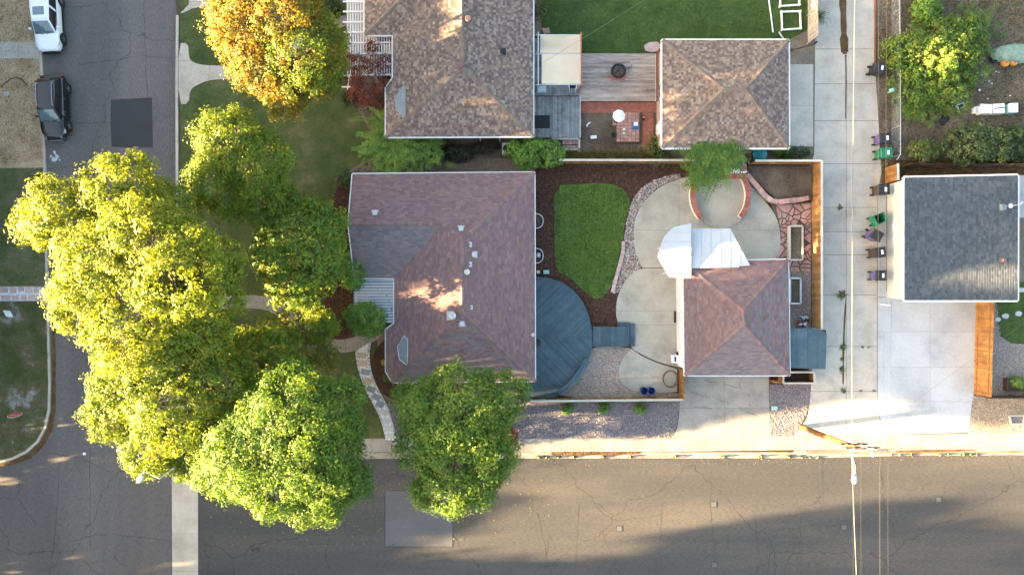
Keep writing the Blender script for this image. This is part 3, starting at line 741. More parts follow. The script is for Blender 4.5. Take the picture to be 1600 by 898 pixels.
slabs('slab', split(poly([(1394, 679), (1520, 677), (3000, 665), (3000, 690), (1700, 697), (1394, 699)]), [PX(p) for p in range(1440, 1800, 46)]), -.05, .020, 'concrete_walk', sw)
ks = kerb('street_kerb', 'concrete kerb with weeds along the dark street', [(315, 709), (560, 709.5), (1260, 706.5)], 4.5, 'concrete_gutter', .0, 86)
kerb('street_kerb', 'concrete kerb in front of the gravel corner garden', [(1394, 702.5), (1700, 700)], 5, 'concrete_walk', .0, 86)
struct('gutter', MB().sheet(poly([(309, 711), (1262, 708.5), (1394, 704), (2000, 702), (2000, 709), (1394, 712), (1262, 716), (309, 717)]), ROADZ + .004), M['concrete_gutter'], 'stained concrete gutter between kerb and asphalt')
slabs('apron', [poly([(1262, 702.5), (1393, 700), (1394, 712), (1262, 715)])], -.13, -.03, 'concrete_walk', ks)
litter('gutter_leaves', poly([(860, 706), (1000, 705), (1000, 709), (860, 710)]), 700, (.03, .07), [(.16, .07, .03), (.22, .11, .05), (.10, .045, .02)], ks, .0)
obj('gutter_dirt', MB().sheet(poly(smooth_poly([(868, 706.4), (900, 705.2), (940, 706), (1004, 704.6), (990, 709.5), (940, 710.8), (900, 711.2), (875, 709)], 1)), .004), M['leaf_litter'], ks)
obj('gutter_dirt', MB().sheet(poly(smooth_poly([(1396, 703.4), (1440, 702.2), (1490, 701.4), (1540, 702), (1500, 705), (1450, 706.4), (1400, 706.6)], 1)), .004), M['leaf_litter'], ks)

# bed with soil, flagstones and planters east of the patio
bs = poly(smooth_poly([(1168, 260), (1266, 260), (1266, 312), (1216, 316), (1197, 300), (1178, 282), (1166, 272)], 0))
struct('planting_bed', MB().prism(bs, -.02, .25), M['garden_soil'], 'raised soil bed behind the pink stone wall')
fg = struct('flagstone_court', MB().sheet(poly([(1205, 318), (1267, 316), (1267, 424), (1232, 424), (1232, 405), (1212, 404), (1221, 372)]), .008), M['garden_soil'], 'pink flagstone paving round the timber planter')
cells = []
fgp = poly([(1212, 320), (1267, 318), (1267, 424), (1234, 424), (1234, 406), (1213, 405), (1221, 372), (1218, 350)])
seeds = list(scatter(fgp, 62))
for i, s in enumerate(seeds):
    p = [tuple(q) for q in fgp]
    for j, t in enumerate(seeds):
        if i != j and len(p) > 2 and np.hypot(*(s - t)) < 2.5:
            m = (s + t) / 2; n = (s - t) / np.linalg.norm(s - t)
            p = clip(p, n[0], n[1], n @ m + .035)
    hole = poly(rect(1232, 351, 1256, 408))
    if len(p) > 2 and area(p) > .03 and not inside(np.array([s[0]]), np.array([s[1]]), hole)[0]:
        c = np.mean(p, axis=0); p = [tuple(c + (np.array(q) - c) * R.uniform(.9, 1.0)) for q in p]
        obj('flagstone', MB().prism(p, -.01, R.uniform(.025, .04)), M['flagstone'], fg)
ge = poly([(1233, 424), (1267, 424), (1267, 514), (1233, 514)])
o = struct('gravel_yard', MB().sheet(ge, .010), M['gravel_base_tan'], 'gravel strip between the garage and the cedar fence')
pebbles('pebbles', ge, 2600, (.025, .05), [(.36, .27, .23), (.28, .19, .17), (.44, .38, .33), (.22, .17, .16)], o, .012)

# neighbour's back yard surfaces
struct('dirt_yard', MB().sheet(poly([(870, 177), (1035, 177), (1035, 252), (836, 252), (836, 216)]), .004), M['garden_soil'], 'bare dirt garden beside the brick path')
struct('alley_verge', MB().sheet(poly([(1233, 62), (1276, 40), (1276, 101), (1233, 101)]), .006), M['earth'], 'bare dirt corner at the end of the grey fence')
struct('weedy_yard', MB().sheet(poly([(1366, -60), (2200, -60), (2200, 275), (1378, 275), (1374, 200), (1367, 105)]), .0), M['weedy_soil'], 'neglected dirt yard with bushes and weeds')
o = struct('lawn', MB().sheet(poly(smooth_poly([(1556, 440), (2200, 440), (2200, 536), (1605, 538), (1580, 536), (1563, 525), (1556, 505)], 0)), .006), M['lawn_green'], 'small green lawn beyond the cedar fence')
blades('grass', poly([(1556, 440), (1620, 440), (1620, 538), (1580, 536), (1563, 525), (1556, 505)]), 3500, .06, .03, [(.035, .065, .014), (.05, .085, .018)], o, .006)
gr = poly([(1526, 455), (1557, 455), (1557, 505), (1564, 526), (1580, 537), (2000, 538), (2000, 618), (1526, 618)])
o = struct('gravel_yard', MB().sheet(gr, .004), M['gravel_base_tan'], 'pale pebble yard around the vegetable planter')
pebbles('pebbles', poly([(1526, 470), (1557, 470), (1564, 526), (1580, 537), (1625, 538), (1625, 618), (1526, 618)]), 6500, (.025, .05), [(.36, .31, .28), (.28, .23, .21), (.44, .40, .37), (.20, .17, .16)], o, .006)
gr = poly([(1516, 618), (2000, 618), (2000, 674), (1514, 677), (1517, 640)])
o = struct('gravel_strip', MB().sheet(gr, .003), M['gravel_base_tan'], 'tan gravel corner beside the white driveway')
pebbles('pebbles', poly([(1518, 618), (1625, 618), (1625, 675), (1514, 677)]), 5200, (.025, .055), [(.40, .31, .22), (.32, .24, .16), (.48, .40, .32), (.24, .18, .12)], o, .006)
struct('garage_strip', MB().sheet(poly([(1590, 274), (1760, 274), (1760, 340), (1590, 340)]), .01), M['concrete_new'], 'pale concrete walk behind the blue grey roof')
struct('garage_side', MB().sheet(poly([(1378, 250), (1760, 250), (1760, 300), (1378, 300)]), .004), M['leaf_litter'], 'dirt strip behind the blue-roofed garage')
litter('street_grit', poly([(840, 716), (1600, 711), (1600, 722), (840, 730)]), 1500, (.012, .035), [(.16, .12, .08), (.22, .17, .12), (.10, .07, .05)], ks, ROADZ + .004)
litter('street_grit', poly([(262, 20), (274, 20), (274, 270), (264, 270)]), 500, (.015, .04), [(.16, .12, .08), (.10, .06, .04)], kw, ROADZ + .004)
litter('fallen_leaves', poly([(85, 250), (275, 250), (262, 735), (100, 735)]), 420, (.03, .06), [(.30, .22, .03), (.24, .16, .03)], kw, ROADZ + .004)
litter('fallen_leaves', poly([(320, 712), (860, 714), (860, 840), (320, 860)]), 420, (.03, .06), [(.30, .22, .03), (.24, .16, .03), (.15, .09, .03)], ks, ROADZ + .004)
litter('lawn_leaves', poly(sodp), 60, (.03, .06), [(.20, .14, .03), (.24, .2, .06)], sod, .06)
# ---------------------------------------------------------------- roofs and houses
def newell(p):
    n = Vector((0, 0, 0))
    for i in range(len(p)):
        a, b = Vector(p[i - 1]), Vector(p[i]); n += a.cross(b)
    n.normalize()
    return n if n.z > 0 else -n
def on_plane(px, py, a, n):
    """the point of the plane (a, n) seen at a pixel"""
    dx, dy = (px - 800) / F, (449 - py) / F
    t = (n.dot(Vector(a)) - n.z * H) / (n.x * dx + n.y * dy - n.z)
    return (dx * t, dy * t, H - t)
def clip_convex(sub, cv):
    a = sum(cv[i - 1][0] * cv[i][1] - cv[i][0] * cv[i - 1][1] for i in range(len(cv)))
    cv = cv if a > 0 else cv[::-1]
    for i in range(len(cv)):
        p, q = cv[i - 1], cv[i]
        nx, ny = -(q[1] - p[1]), q[0] - p[0]
        sub = clip(sub, nx, ny, nx * p[0] + ny * p[1])
        if len(sub) < 3: return []
    return sub
def shingles(parent, faces, course, tab, pal, jit=.1, seed=3, pals=None):
    rr = random.Random(seed); out = MB()
    for fi, fc in enumerate(faces):
        pl_ = pals.get(fi, pal) if pals else pal
        n = newell(fc); p0 = Vector(fc[0]); u = (Vector(fc[1]) - p0); u -= n * u.dot(n); u.normalize()
        v = n.cross(u)
        c = sum((Vector(p) for p in fc), Vector()) / len(fc)
        if v.dot(c - p0) < 0: v = -v
        p0 = p0 - n * n.dot(p0 - c)
        P2 = [((Vector(p) - p0).dot(u), (Vector(p) - p0).dot(v)) for p in fc]
        P2 = [(a + (a - sum(q[0] for q in P2) / len(P2)) * .0, b) for a, b in P2]
        us = [p[0] for p in P2]; vsn = [p[1] for p in P2]
        a2 = np.array(P2)
        r = 0; vv = min(vsn) - .02
        while vv < max(vsn):
            x = min(us) - rr.uniform(0, tab)
            while x < max(us):
                w = tab * rr.uniform(.8, 1.25)
                q = [(x, vv), (x + w - .006, vv), (x + w - .006, vv + course), (x, vv + course)]
                cx = np.array([k[0] for k in q]); cy = np.array([k[1] for k in q])
                ins = inside(cx, cy, P2)
                if not ins.all():
                    q = clip_convex(P2, q) if (ins.any() or True) else []
                if len(q) > 2 and area(q) > .0015:
                    col = rr.choice(pl_); g = rr.uniform(1 - jit, 1 + jit); col = tuple(k * g for k in col)
                    lift = rr.uniform(.024, .034)
                    top = [p0 + u * a + v * b + n * (lift - .024 * (b - vv) / course) for a, b in q]
                    if (top[1] - top[0]).cross(top[2] - top[1]).dot(n) < 0: top = top[::-1]; q = q[::-1]
                    out.face(top, col)
                    for i in range(len(q)):
                        j = (i + 1) % len(q)
                        if abs(q[i][1] - vv) < .002 and abs(q[j][1] - vv) < .002:
                            out.face([top[i], top[i] - n * .06, top[j] - n * .06, top[j]], tuple(k * .9 for k in col))
                x += w
            vv += course; r += 1
    return stuff(obj('shingles', out, M['shingle'], parent))
def ridge(parent, p, q, pal, step=.24, w=.30, seed=1):
    rr = random.Random(seed); p, q = Vector(p), Vector(q); L = (q - p).length; d_ = (q - p) / L
    sd = d_.cross(Vector((0, 0, 1))).normalized(); out = MB(); n = max(1, int(L / step))
    for i in range(n):
        a = p + d_ * (L * i / n); b = p + d_ * (L * (i + 1.25) / n); up = Vector((0, 0, .045)); dn = Vector((0, 0, -.015))
        col = tuple(k * rr.uniform(.9, 1.1) for k in rr.choice(pal)); e = Vector((0, 0, .018))
        out.face([a + sd * w / 2 + dn + e, b + sd * w / 2 + dn, b + up, a + up + e], col)
        out.face([a + up + e, b + up, b - sd * w / 2 + dn, a - sd * w / 2 + dn + e], col)
        out.face([a + sd * w / 2 + dn + e, a + up + e, a - sd * w / 2 + dn + e, a + dn], col)
    return stuff(obj('ridge_cap', out, M['shingle'], parent))
def hip_roof(t, faces, eave, ze, pal, course, tab, ridges, m_trim='white_trim', cap=None, seed=3, trim_w=.11, pals=None):
    """roof part under thing t: deck with soffit, shingles, ridge caps, gutters"""
    mb = MB()
    for fc in faces: mb.face([(p[0], p[1], p[2] - .07) for p in fc])
    e2 = [(p[0], p[1]) for p in eave]
    mb.face([(p[0], p[1], p[2] - .16) for p in eave][::-1])
    for i in range(len(eave)):
        a, b = eave[i - 1], eave[i]
        mb.face([(a[0], a[1], a[2] - .16), (b[0], b[1], b[2] - .16), (b[0], b[1], b[2] - .07), (a[0], a[1], a[2] - .07)])
    rf = obj('roof', mb, M['roof_deck'], t)
    shingles(rf, faces, course, tab, pal, seed=seed, pals=pals)
    for i, (a, b) in enumerate(ridges): ridge(rf, a, b, cap or pal, seed=i)
    cx = sum(p[0] for p in eave) / len(eave); cy = sum(p[1] for p in eave) / len(eave)
    for i in range(len(eave)):
        a, b = Vector(eave[i - 1]), Vector(eave[i])
        dr = (b - a).normalized(); sd = Vector((dr.y, -dr.x, 0))
        mid = (a + b) / 2
        if not inside(np.array([mid.x + sd.x * .05]), np.array([mid.y + sd.y * .05]), e2)[0]: s_ = 1
        else: s_ = -1
        off = sd * s_ * (trim_w / 2 + .004) + Vector((0, 0, -.075))
        obj('gutter', MB().bar(a + off - dr * .02, b + off + dr * .02, trim_w, .13), M[m_trim], t)
    return rf
def window(t, p, w, h, axis, out, z):
    """framed window on a wall: p = (x, y) on the wall plane, axis 'x' or 'y' along the wall, out = outward sign"""
    x, y = p; d_ = .05
    sx, sy = (w, d_) if axis == 'x' else (d_, w)
    ox, oy = (0, out * .02) if axis == 'x' else (out * .02, 0)
    f = obj('window', MB().box((x + ox, y + oy, z), (sx, sy, h)), M['white_trim'], t)
    for k in (-1, 1):
        qx, qy = (x + k * w * .235, y + out * .05) if axis == 'x' else (x + out * .05, y + k * w * .235)
        gx, gy = (w * .41, .012) if axis == 'x' else (.012, w * .41)
        obj('pane', MB().box((qx, qy, z + .07), (gx, gy, h - .14)), M['glass_window'], f)
def door(t, p, w, h, axis, out, m='white_trim', name='door', rows=0):
    x, y = p
    sx, sy = (w, .06) if axis == 'x' else (.06, w)
    ox, oy = (0, out * .02) if axis == 'x' else (out * .02, 0)
    f = obj(name, MB().box((x + ox, y + oy, .02), (sx, sy, h)), M[m], t)
    n = rows or 2
    for k in range(n):
        hx, hy = (w * .84, .02) if axis == 'x' else (.02, w * .84)
        qx, qy = (x, y + out * .058) if axis == 'x' else (x + out * .058, y)
        obj('door_panel', MB().box((qx, qy, .1 + k * (h - .1) / n), (hx, hy, (h - .1) / n - .08)), M[m], f)
    if not rows:
        qx, qy = (x + w * .38, y + out * .08) if axis == 'x' else (x + out * .08, y + w * .38)
        obj('handle', MB().box((qx, qy, 1.0), (.06, .06, .06)), M['chrome'], f)

PAL_MAUVE = [(0.168, 0.106, 0.099), (0.184, 0.116, 0.109), (0.156, 0.099, 0.098), (0.196, 0.127, 0.117), (0.174, 0.113, 0.111), (0.147, 0.098, 0.101)]
PAL_BROWN = [(0.188, 0.137, 0.109), (0.148, 0.109, 0.090), (0.112, 0.083, 0.075), (0.215, 0.161, 0.128), (0.253, 0.199, 0.163), (0.127, 0.094, 0.083), (0.172, 0.128, 0.104)]
CAP_BROWN = [(.165, .122, .10), (.185, .14, .112), (.15, .112, .092)]
PAL_SKYLIT = [(.150, .122, .125), (.165, .135, .136), (.140, .115, .120), (.175, .142, .140), (.158, .130, .135)]     # cool sky light painted into the mauve, mainly for the south slopes
PAL_BLUE = [(0.0546, 0.0670, 0.0837), (0.0651, 0.0794, 0.0961), (0.0484, 0.0583, 0.0732), (0.0756, 0.0880, 0.1042), (0.0589, 0.0694, 0.0837)]

# --- corner house
hz = W(720, 430)
house = thing('brick_house', 'corner house with a mauve hipped shingle roof and several white vents', 'house', (hz[0], hz[1], 0))
ze = 2.75
NW, NE, SE = W(551, 272, ze), W(835, 269.5, ze), W(836, 595, ze)
SW1 = W(613, 597, ze)
R1, R2 = W(722, 375, 4.42), W(722, 488, 4.42)
G1, V1 = W(544.5, 350, 4.0), W(692, 349.5, 4.0)
SWw = W(554, 434, ze); IN = W(616, 434.5, ze)
nw = newell([IN, W(616, 505, ze), R2, R1])
A_, B_, Cc = on_plane(616, 505, R1, nw), on_plane(603, 515, R1, nw), on_plane(603, 580, R1, nw)
D_ = on_plane(613, 597, R1, nw); IN = on_plane(616, 434.5, R1, nw); V1 = on_plane(692, 349.5, R1, nw)
G1 = W(544.5, 350, V1[2])
fN = [NE, NW, G1, V1, R1]; fE = [SE, NE, R1, R2]; fS = [D_, SE, R2]
fW = [Cc, B_, A_, IN, V1, R1, R2, D_]; fWS = [SWw, IN, V1, G1]
roof = hip_roof(house, [fN, fE, fS, fW, fWS], [NE, NW, SWw, IN, A_, B_, Cc, D_, SE], ze, PAL_MAUVE, .15, .33, [(NE, R1), (R1, V1), (V1, G1), (R1, R2), (R2, SE), (R2, D_)], seed=4, trim_w=.07, pals={2: PAL_MAUVE + PAL_SKYLIT, 4: PAL_SKYLIT})
obj('gable_trim', MB().bar(Vector(NW) + Vector((-.04, 0, 0)), Vector(G1) + Vector((-.04, 0, 0)), .05, .12).bar(Vector(G1) + Vector((-.04, 0, 0)), Vector(SWw) + Vector((-.04, 0, 0)), .05, .12), M['white_trim'], house)
wl = [(NE[0] - .5, NE[1] - .5), (NW[0] + .5, NW[1] - .5), (NW[0] + .5, SWw[1] + .5), (IN[0] + .5, IN[1] + .5), (IN[0] + .5, A_[1] + .2), (B_[0] + .5, B_[1] - .1), (Cc[0] + .5, Cc[1] + .1), (D_[0] + .5, D_[1] + .5), (SE[0] - .5, SE[1] + .5)]
obj('wall', MB().prism(wl, -.02, 2.6), M['wall_brick'], house)
gx = NW[0] + .5
mb = MB(); mid = (NW[1] + SWw[1]) / 2
n0 = [(gx, NW[1] - .5, 2.6), (gx, SWw[1] + .5, 2.6), (gx, G1[1], 3.75)]
mb.face(n0); mb.face([(p[0] + .12, p[1], p[2]) for p in n0[::-1]])
for i in range(3):
    a, b = n0[i - 1], n0[i]; mb.face([a, (a[0] + .12, a[1], a[2]), (b[0] + .12, b[1], b[2]), b])
obj('gable', mb, M['wall_cream'], house)
for y in (5.6, 3.0): window(house, (NE[0] - .5, y), 1.1, .5, 'y', 1, .25)
window(house, (NE[0] - .5, -4.6), 1.4, 1.1, 'y', 1, 1.1)
door(house, (NE[0] - .5, -2.2), 1.8, 2.1, 'y', 1)
for x in (-6.0, -2.0): window(house, (x, SE[1] + .5), 1.5, 1.1, 'x', -1, 1.1)
window(house, (gx, 4.6), 1.6, 1.2, 'y', -1, 1.0)
door(house, (IN[0] + .5, IN[1] - 1.2), .95, 2.1, 'y', -1, 'wood_dark')
# roof furniture of the corner house
def vent_box(t, fc, px, py, w, m='metal_white', h=.16, rz=0):
    n = newell(fc); p = on_plane(px, py, fc[0], n)
    v = obj('roof_vent', MB().box((p[0], p[1], p[2] - .06), (w + .12, w + .12, .08), rz).box((p[0], p[1], p[2] + .02), (w, w, h), rz, taper=.86), M[m], t)
    return v
def pipe(t, fc, px, py, r, h, m='metal_white', cap=True):
    n = newell(fc); p = on_plane(px, py, fc[0], n)
    v = obj('vent_pipe', MB().box((p[0], p[1], p[2] - .05), (r * 5, r * 5, .075)).lathe((p[0], p[1], p[2]), [(r * 1.6, 0), (r, .05), (r, h)], 10), M[m], t, False)
    if cap: obj('pipe_mouth', MB().lathe((p[0], p[1], p[2] + h), [(r * .8, 0), (r * .8, .006)], 10), M['black_iron'], v)
for a in ((fN, 586, 333, .34), (fN, 720.5, 357.5, .34), (fE, 741, 397.5, .34), (fS, 722, 505, .34)): vent_box(house, *a)
for a in ((fE, 733.5, 382, .07, .25), (fE, 733.5, 413, .07, .25), (fE, 735.5, 480, .06, .22)): pipe(house, *a)
n = newell(fE); p = on_plane(730, 425, fE[0], n)
obj('flue', MB().lathe((p[0], p[1], p[2] - .1), [(.16, 0), (.16, .35), (.20, .36), (.20, .42), (.12, .5)], 14), M['metal_galv'], house)
n = newell(fW); p = on_plane(707, 493, fW[0], n)
tv = obj('turbine_vent', MB().box((p[0] - .12, p[1], p[2] - .02), (.55, .62, .06)).lathe(p, [(.18, 0), (.18, .18)], 14), M['metal_white'], house)
hd = MB()
for k in range(14):
    t0 = 6.283 * k / 14
    pr = [(.19, .18), (.27, .28), (.28, .38), (.2, .47), (.05, .5)]
    for (r0, z0), (r1, z1) in zip(pr, pr[1:]):
        hd.face([(p[0] + r * math.cos(t), p[1] + r * math.sin(t), p[2] + z) for r, z, t in ((r0, z0, t0), (r0 * .97, z0, t0 + .44), (r1 * .97, z1, t0 + .44), (r1, z1, t0))])
obj('turbine_head', hd, M['metal_galv'], tv)
# grey metal inset on the front slope
fl = [on_plane(x, y, fW[0], newell(fW)) for x, y in ((632, 524), (637, 530), (637, 566), (635, 570), (624, 561), (621, 541))]
mb = MB(); mb.face([(x, y, z + .05) for x, y, z in fl][::-1])
for i in range(6):
    a, b = fl[i - 1], fl[i]; mb.face([(a[0], a[1], a[2] + .05), (b[0], b[1], b[2] + .05), b, a])
fo = obj('metal_inset', mb, M['flashing'], house)
obj('inset_frame', MB().tube([(x, y, z + .05) for x, y, z in fl] + [(fl[0][0], fl[0][1], fl[0][2] + .05)], .03, 4), M['metal_grey'], fo)
# service mast on the east eave
n = newell(fE); p = on_plane(831, 523, fE[0], n)
mast = obj('service_mast', MB().tube([(p[0] + .05, p[1], p[2] - .3), (p[0] + .05, p[1], p[2] + .75), (p[0] + .22, p[1] + .02, p[2] + .85)], .04, 8), M['metal_white'], house)
obj('mast_flashing', MB().lathe((p[0] + .05, p[1], p[2] - .02), [(.16, 0), (.06, .14)], 10), M['metal_white'], house)
MAST = (p[0] + .22, p[1] + .02, p[2] + .85)
# porch awning of corrugated metal
aw = thing('porch_awning', 'corrugated metal porch roof over the front door of the corner house', 'awning', W(585, 470))
zA, zB = 2.35, 2.55
x0, x1 = PX(553) * (H - zA) / H, PX(616.5) * (H - zB) / H
y0, y1 = PY(437) * (H - 2.45) / H, PY(505) * (H - 2.45) / H
ncor = 15
obj('under_sheet', MB().face([(x0 + .02, y1, zA - .03), (x1, y1, zB - .03), (x1, y0, zB - .03), (x0 + .02, y0, zA - .03)]) or MB().bar((x0 + .02, (y0 + y1) / 2, zA - .05), (x1, (y0 + y1) / 2, zB - .05), abs(y1 - y0), .02), M['flashing'], aw)
for k in range(ncor):
    ya = y0 + (y1 - y0) * (k + .3) / ncor
    obj('metal_slat', MB().bar((x0, ya, zA + .05), (x1, ya, zB + .05), abs(y1 - y0) / ncor * .66, .03), M['metal_white'], aw)
dbr = litter('leaf_debris', [(x0, y0), (x1, y0), (x1, y1), (x0, y1)], 22, (.03, .08), [(.03, .02, .012), (.05, .03, .015)], aw, zB + .07)
for y in (y0 - .06, y1 + .06): obj('post', MB().box((x0 + .15, y, 0), (.09, .09, zA - .02)), M['white_trim'], aw)
obj('beam', MB().bar((x0 + .15, y0, zA - .09), (x0 + .15, y1, zA - .09), .09, .13), M['white_trim'], aw)
# window wells on the east side
for i, (ya, yb) in enumerate(((334, 357), (388, 411))):
    t = thing('window_well', ('galvanised window well with bare gravel floor beside the mulch', 'galvanised window well with a ladder inside beside the mulch')[i], 'window well', W(842, (ya + yb) / 2))
    a, b = W2(837, ya), W2(848.5, yb)
    prof = smooth_poly([(NE[0] - .5, a[1]), (b[0], a[1]), (b[0], b[1]), (NE[0] - .5, b[1])], 3, False)
    mb = MB()
    for p, q in zip(prof, prof[1:]): mb.bar((p[0], p[1], .0), (q[0], q[1], .0), .06, .34)
    obj('rim', mb, M['metal_galv'], t)
    obj('well_floor', MB().sheet(prof, .012), M['garden_soil'], t)
    if i: obj('ladder', MB().bar((b[0] - .3, b[1] + .45, .03), (b[0] - .3, b[1] + .75, .03), .2, .03).bar((b[0] - .45, b[1] + .45, .04), (b[0] - .45, b[1] + .75, .04), .04, .03), M['metal_galv'], t)

# --- neighbour's house
ze2 = 2.9
house2 = thing('brown_roofed_house', 'long house with a mottled brown shingle roof beside the canvas shade', 'house', W(720, 60))
e1, e2_ = W(833, 213, ze2), W(833, -180, ze2)
r1, r2 = W(723, 106, 4.75), W(719, -120, 4.75)
s1 = W(603, 214, ze2); nw2 = newell([s1, W(603, 137, ze2), r2, r1])
c1, c2, c3 = on_plane(603, 137, r1, nw2), on_plane(614, 122, r1, nw2), on_plane(614, 55, r1, nw2)
s1 = on_plane(603, 214, r1, nw2); vt = on_plane(700, -31, r1, nw2)
k1, k2 = W(570, 55, c3[2]), W(570, -180, c3[2]); hp = W(655, -30, vt[2])
f2 = [[e1, e2_, r2, r1], [s1, e1, r1], [c1, s1, r1, r2, vt, c3, c2], [k1, c3, vt, hp], [k2, k1, hp, W(655, -140, vt[2])], ]
rf2 = hip_roof(house2, f2, [e1, e2_, k2, k1, c3, c2, c1, s1], ze2, PAL_BROWN, .165, .165, [(r1, e1), (r1, s1), (r1, r2), (k1, hp)], cap=CAP_BROWN, seed=9, trim_w=.08)
wl = [(e1[0] - .45, e1[1] + .45), (e2_[0] - .45, e2_[1] - .4), (k2[0] + .5, k2[1] - .4), (k1[0] + .5, k1[1] + .4), (c3[0] + .5, c3[1] + .4), (c2[0] + .5, c2[1]), (c1[0] + .5, c1[1]), (s1[0] + .5, s1[1] + .45)]
obj('wall', MB().prism(wl, -.02, 2.72), M['wall_brick'], house2)
for x in (-6.5, -2.6): window(house2, (x, e1[1] + .45), 1.4, 1.0, 'x', -1, 1.1)
door(house2, (e1[0] - .45, e1[1] + 2.8), .9, 2.1, 'y', 1)
window(house2, (e1[0] - .45, e1[1] + 6.2), 1.5, 1.1, 'y', 1, 1.1)
def rvent(t, fc, px, py, r, m):
    p = on_plane(px, py, fc[0], newell(fc))
    obj('roof_vent', MB().lathe((p[0], p[1], p[2] - .06), [(r * 1.3, 0), (r * 1.3, .08), (r, .1), (r, .26), (r * 1.15, .27), (r * .9, .36)], 14), M[m], t)
rvent(house2, f2[0], 732, 31, .2, 'vent_brown'); rvent(house2, f2[0], 720.5, 103, .2, 'vent_brown')
vent_box(house2, f2[0], 785, 81, .34, 'black_iron', .14)
p = on_plane(729, 13, f2[0][0], newell(f2[0])); obj('vent_pipe', MB().lathe((p[0], p[1], p[2] - .05), [(.05, 0), (.05, .28)], 8), M['black_iron'], house2)
fl = [on_plane(x, y, f2[2][0], nw2) for x, y in ((629, 136), (634, 136), (634, 183), (631, 184), (618, 172), (617, 152))]
mb = MB(); mb.face([(x, y, z + .05) for x, y, z in fl][::-1])
for i in range(6):
    a, b = fl[i - 1], fl[i]; mb.face([(a[0], a[1], a[2] + .05), (b[0], b[1], b[2] + .05), b, a])
obj('metal_inset', mb, M['flashing'], house2)
for x in (748, 780):
    p = W(x, 214, 2.7); obj('downspout', MB().tube([(p[0], p[1] + .03, 2.75), (p[0], p[1] + .12, 2.55), (p[0], p[1] + .4, 2.3), (p[0], p[1] + .4, .1), (p[0], p[1] + .2, .04)], .05, 6), M['white_trim'], house2)

# --- brown garage
ze3 = 2.6
gar1 = thing('brown_roofed_garage', 'detached garage with a mottled brown hipped roof beside the green lawn', 'garage', W(1128, 147))
q = [W(1035, 231, ze3), W(1232.5, 231, ze3), W(1232, 63, ze3), W(1035, 63, ze3)]
a, b = W(1131, 139, 4.0), W(1165, 139, 4.0)
f3 = [[q[0], q[1], b, a], [q[1], q[2], b], [q[2], q[3], a, b], [q[3], q[0], a]]
hip_roof(gar1, f3, q, ze3, PAL_BROWN, .165, .165, [(q[0], a), (q[1], b), (q[2], b), (q[3], a), (a, b)], cap=CAP_BROWN, seed=12, trim_w=.10)
obj('wall', MB().prism([(q[0][0] + .12, q[0][1] + .4), (q[1][0] - .4, q[1][1] + .4), (q[2][0] - .4, q[2][1] - .4), (q[3][0] + .12, q[3][1] - .4)], -.02, 2.42), M['wall_pink'], gar1)
door(gar1, (q[1][0] - .4, (q[1][1] + q[2][1]) / 2), 4.9, 2.15, 'y', 1, 'white_trim', 'garage_door', 4)
door(gar1, (q[0][0] + .12, 11.6), .9, 2.05, 'y', -1)
window(gar1, (q[0][0] + .12, 14.2), 1.0, .9, 'y', -1, 1.1)

# --- red hipped garage
gar2 = thing('red_roofed_garage', 'small garage with a mauve hipped shingle roof and white awnings', 'garage', W(1150, 496))
q2 = [W(1070, 586, ze3), W(1234, 586, ze3), W(1231.5, 405.5, ze3), W(1068, 409, ze3)]
a, b = W(1163, 508, 3.95), W(1161.5, 484, 3.95)
f4 = [[q2[0], q2[1], a], [q2[1], q2[2], b, a], [q2[2], q2[3], b], [q2[3], q2[0], a, b]]
hip_roof(gar2, f4, q2, ze3, PAL_MAUVE, .15, .33, [(q2[0], a), (q2[1], a), (q2[2], b), (q2[3], b), (a, b)], seed=15, trim_w=.07, pals={0: PAL_SKYLIT, 1: PAL_MAUVE + PAL_SKYLIT})
obj('wall', MB().prism([(q2[0][0] + .06, q2[0][1] + .4), (q2[1][0] - .35, q2[1][1] + .4), (q2[2][0] - .35, q2[2][1] - .4), (q2[3][0] + .06, q2[3][1] - .4)], -.02, 2.42), M['stucco_white'], gar2)
door(gar2, ((q2[0][0] + q2[1][0]) / 2, q2[0][1] + .4), 4.9, 2.1, 'x', -1, 'white_trim', 'garage_door', 4)
door(gar2, (q2[0][0] + .06, -2.25), .9, 2.05, 'y', -1)
window(gar2, (q2[0][0] + .06, .1), 1.2, .9, 'y', -1, 1.1)
# grey repair shingles on the west slope
for x, y, w_, h_ in ((1086, 487, 4, 44), (1080, 560, 6, 10)):
    n = newell(f4[3]); pts = [on_plane(u, v, f4[3][0], n) for u, v in ((x - w_ / 2, y + h_ / 2), (x + w_ / 2, y + h_ / 2), (x + w_ / 2, y - h_ / 2), (x - w_ / 2, y - h_ / 2))]
    mb = MB()
    m_ = max(2, int(h_ / 5))
    for k in range(m_):
        t0, t1 = k / m_, (k + .95) / m_
        f_ = lambda a, b, t: tuple(np.array(a) + (np.array(b) - np.array(a)) * t + np.array((0, 0, .036)))
        mb.face([f_(pts[0], pts[3], t0), f_(pts[1], pts[2], t0), f_(pts[1], pts[2], t1), f_(pts[0], pts[3], t1)], (.13, .085, .09))
    obj('shingle_patch', mb, M['shingle'], gar2)

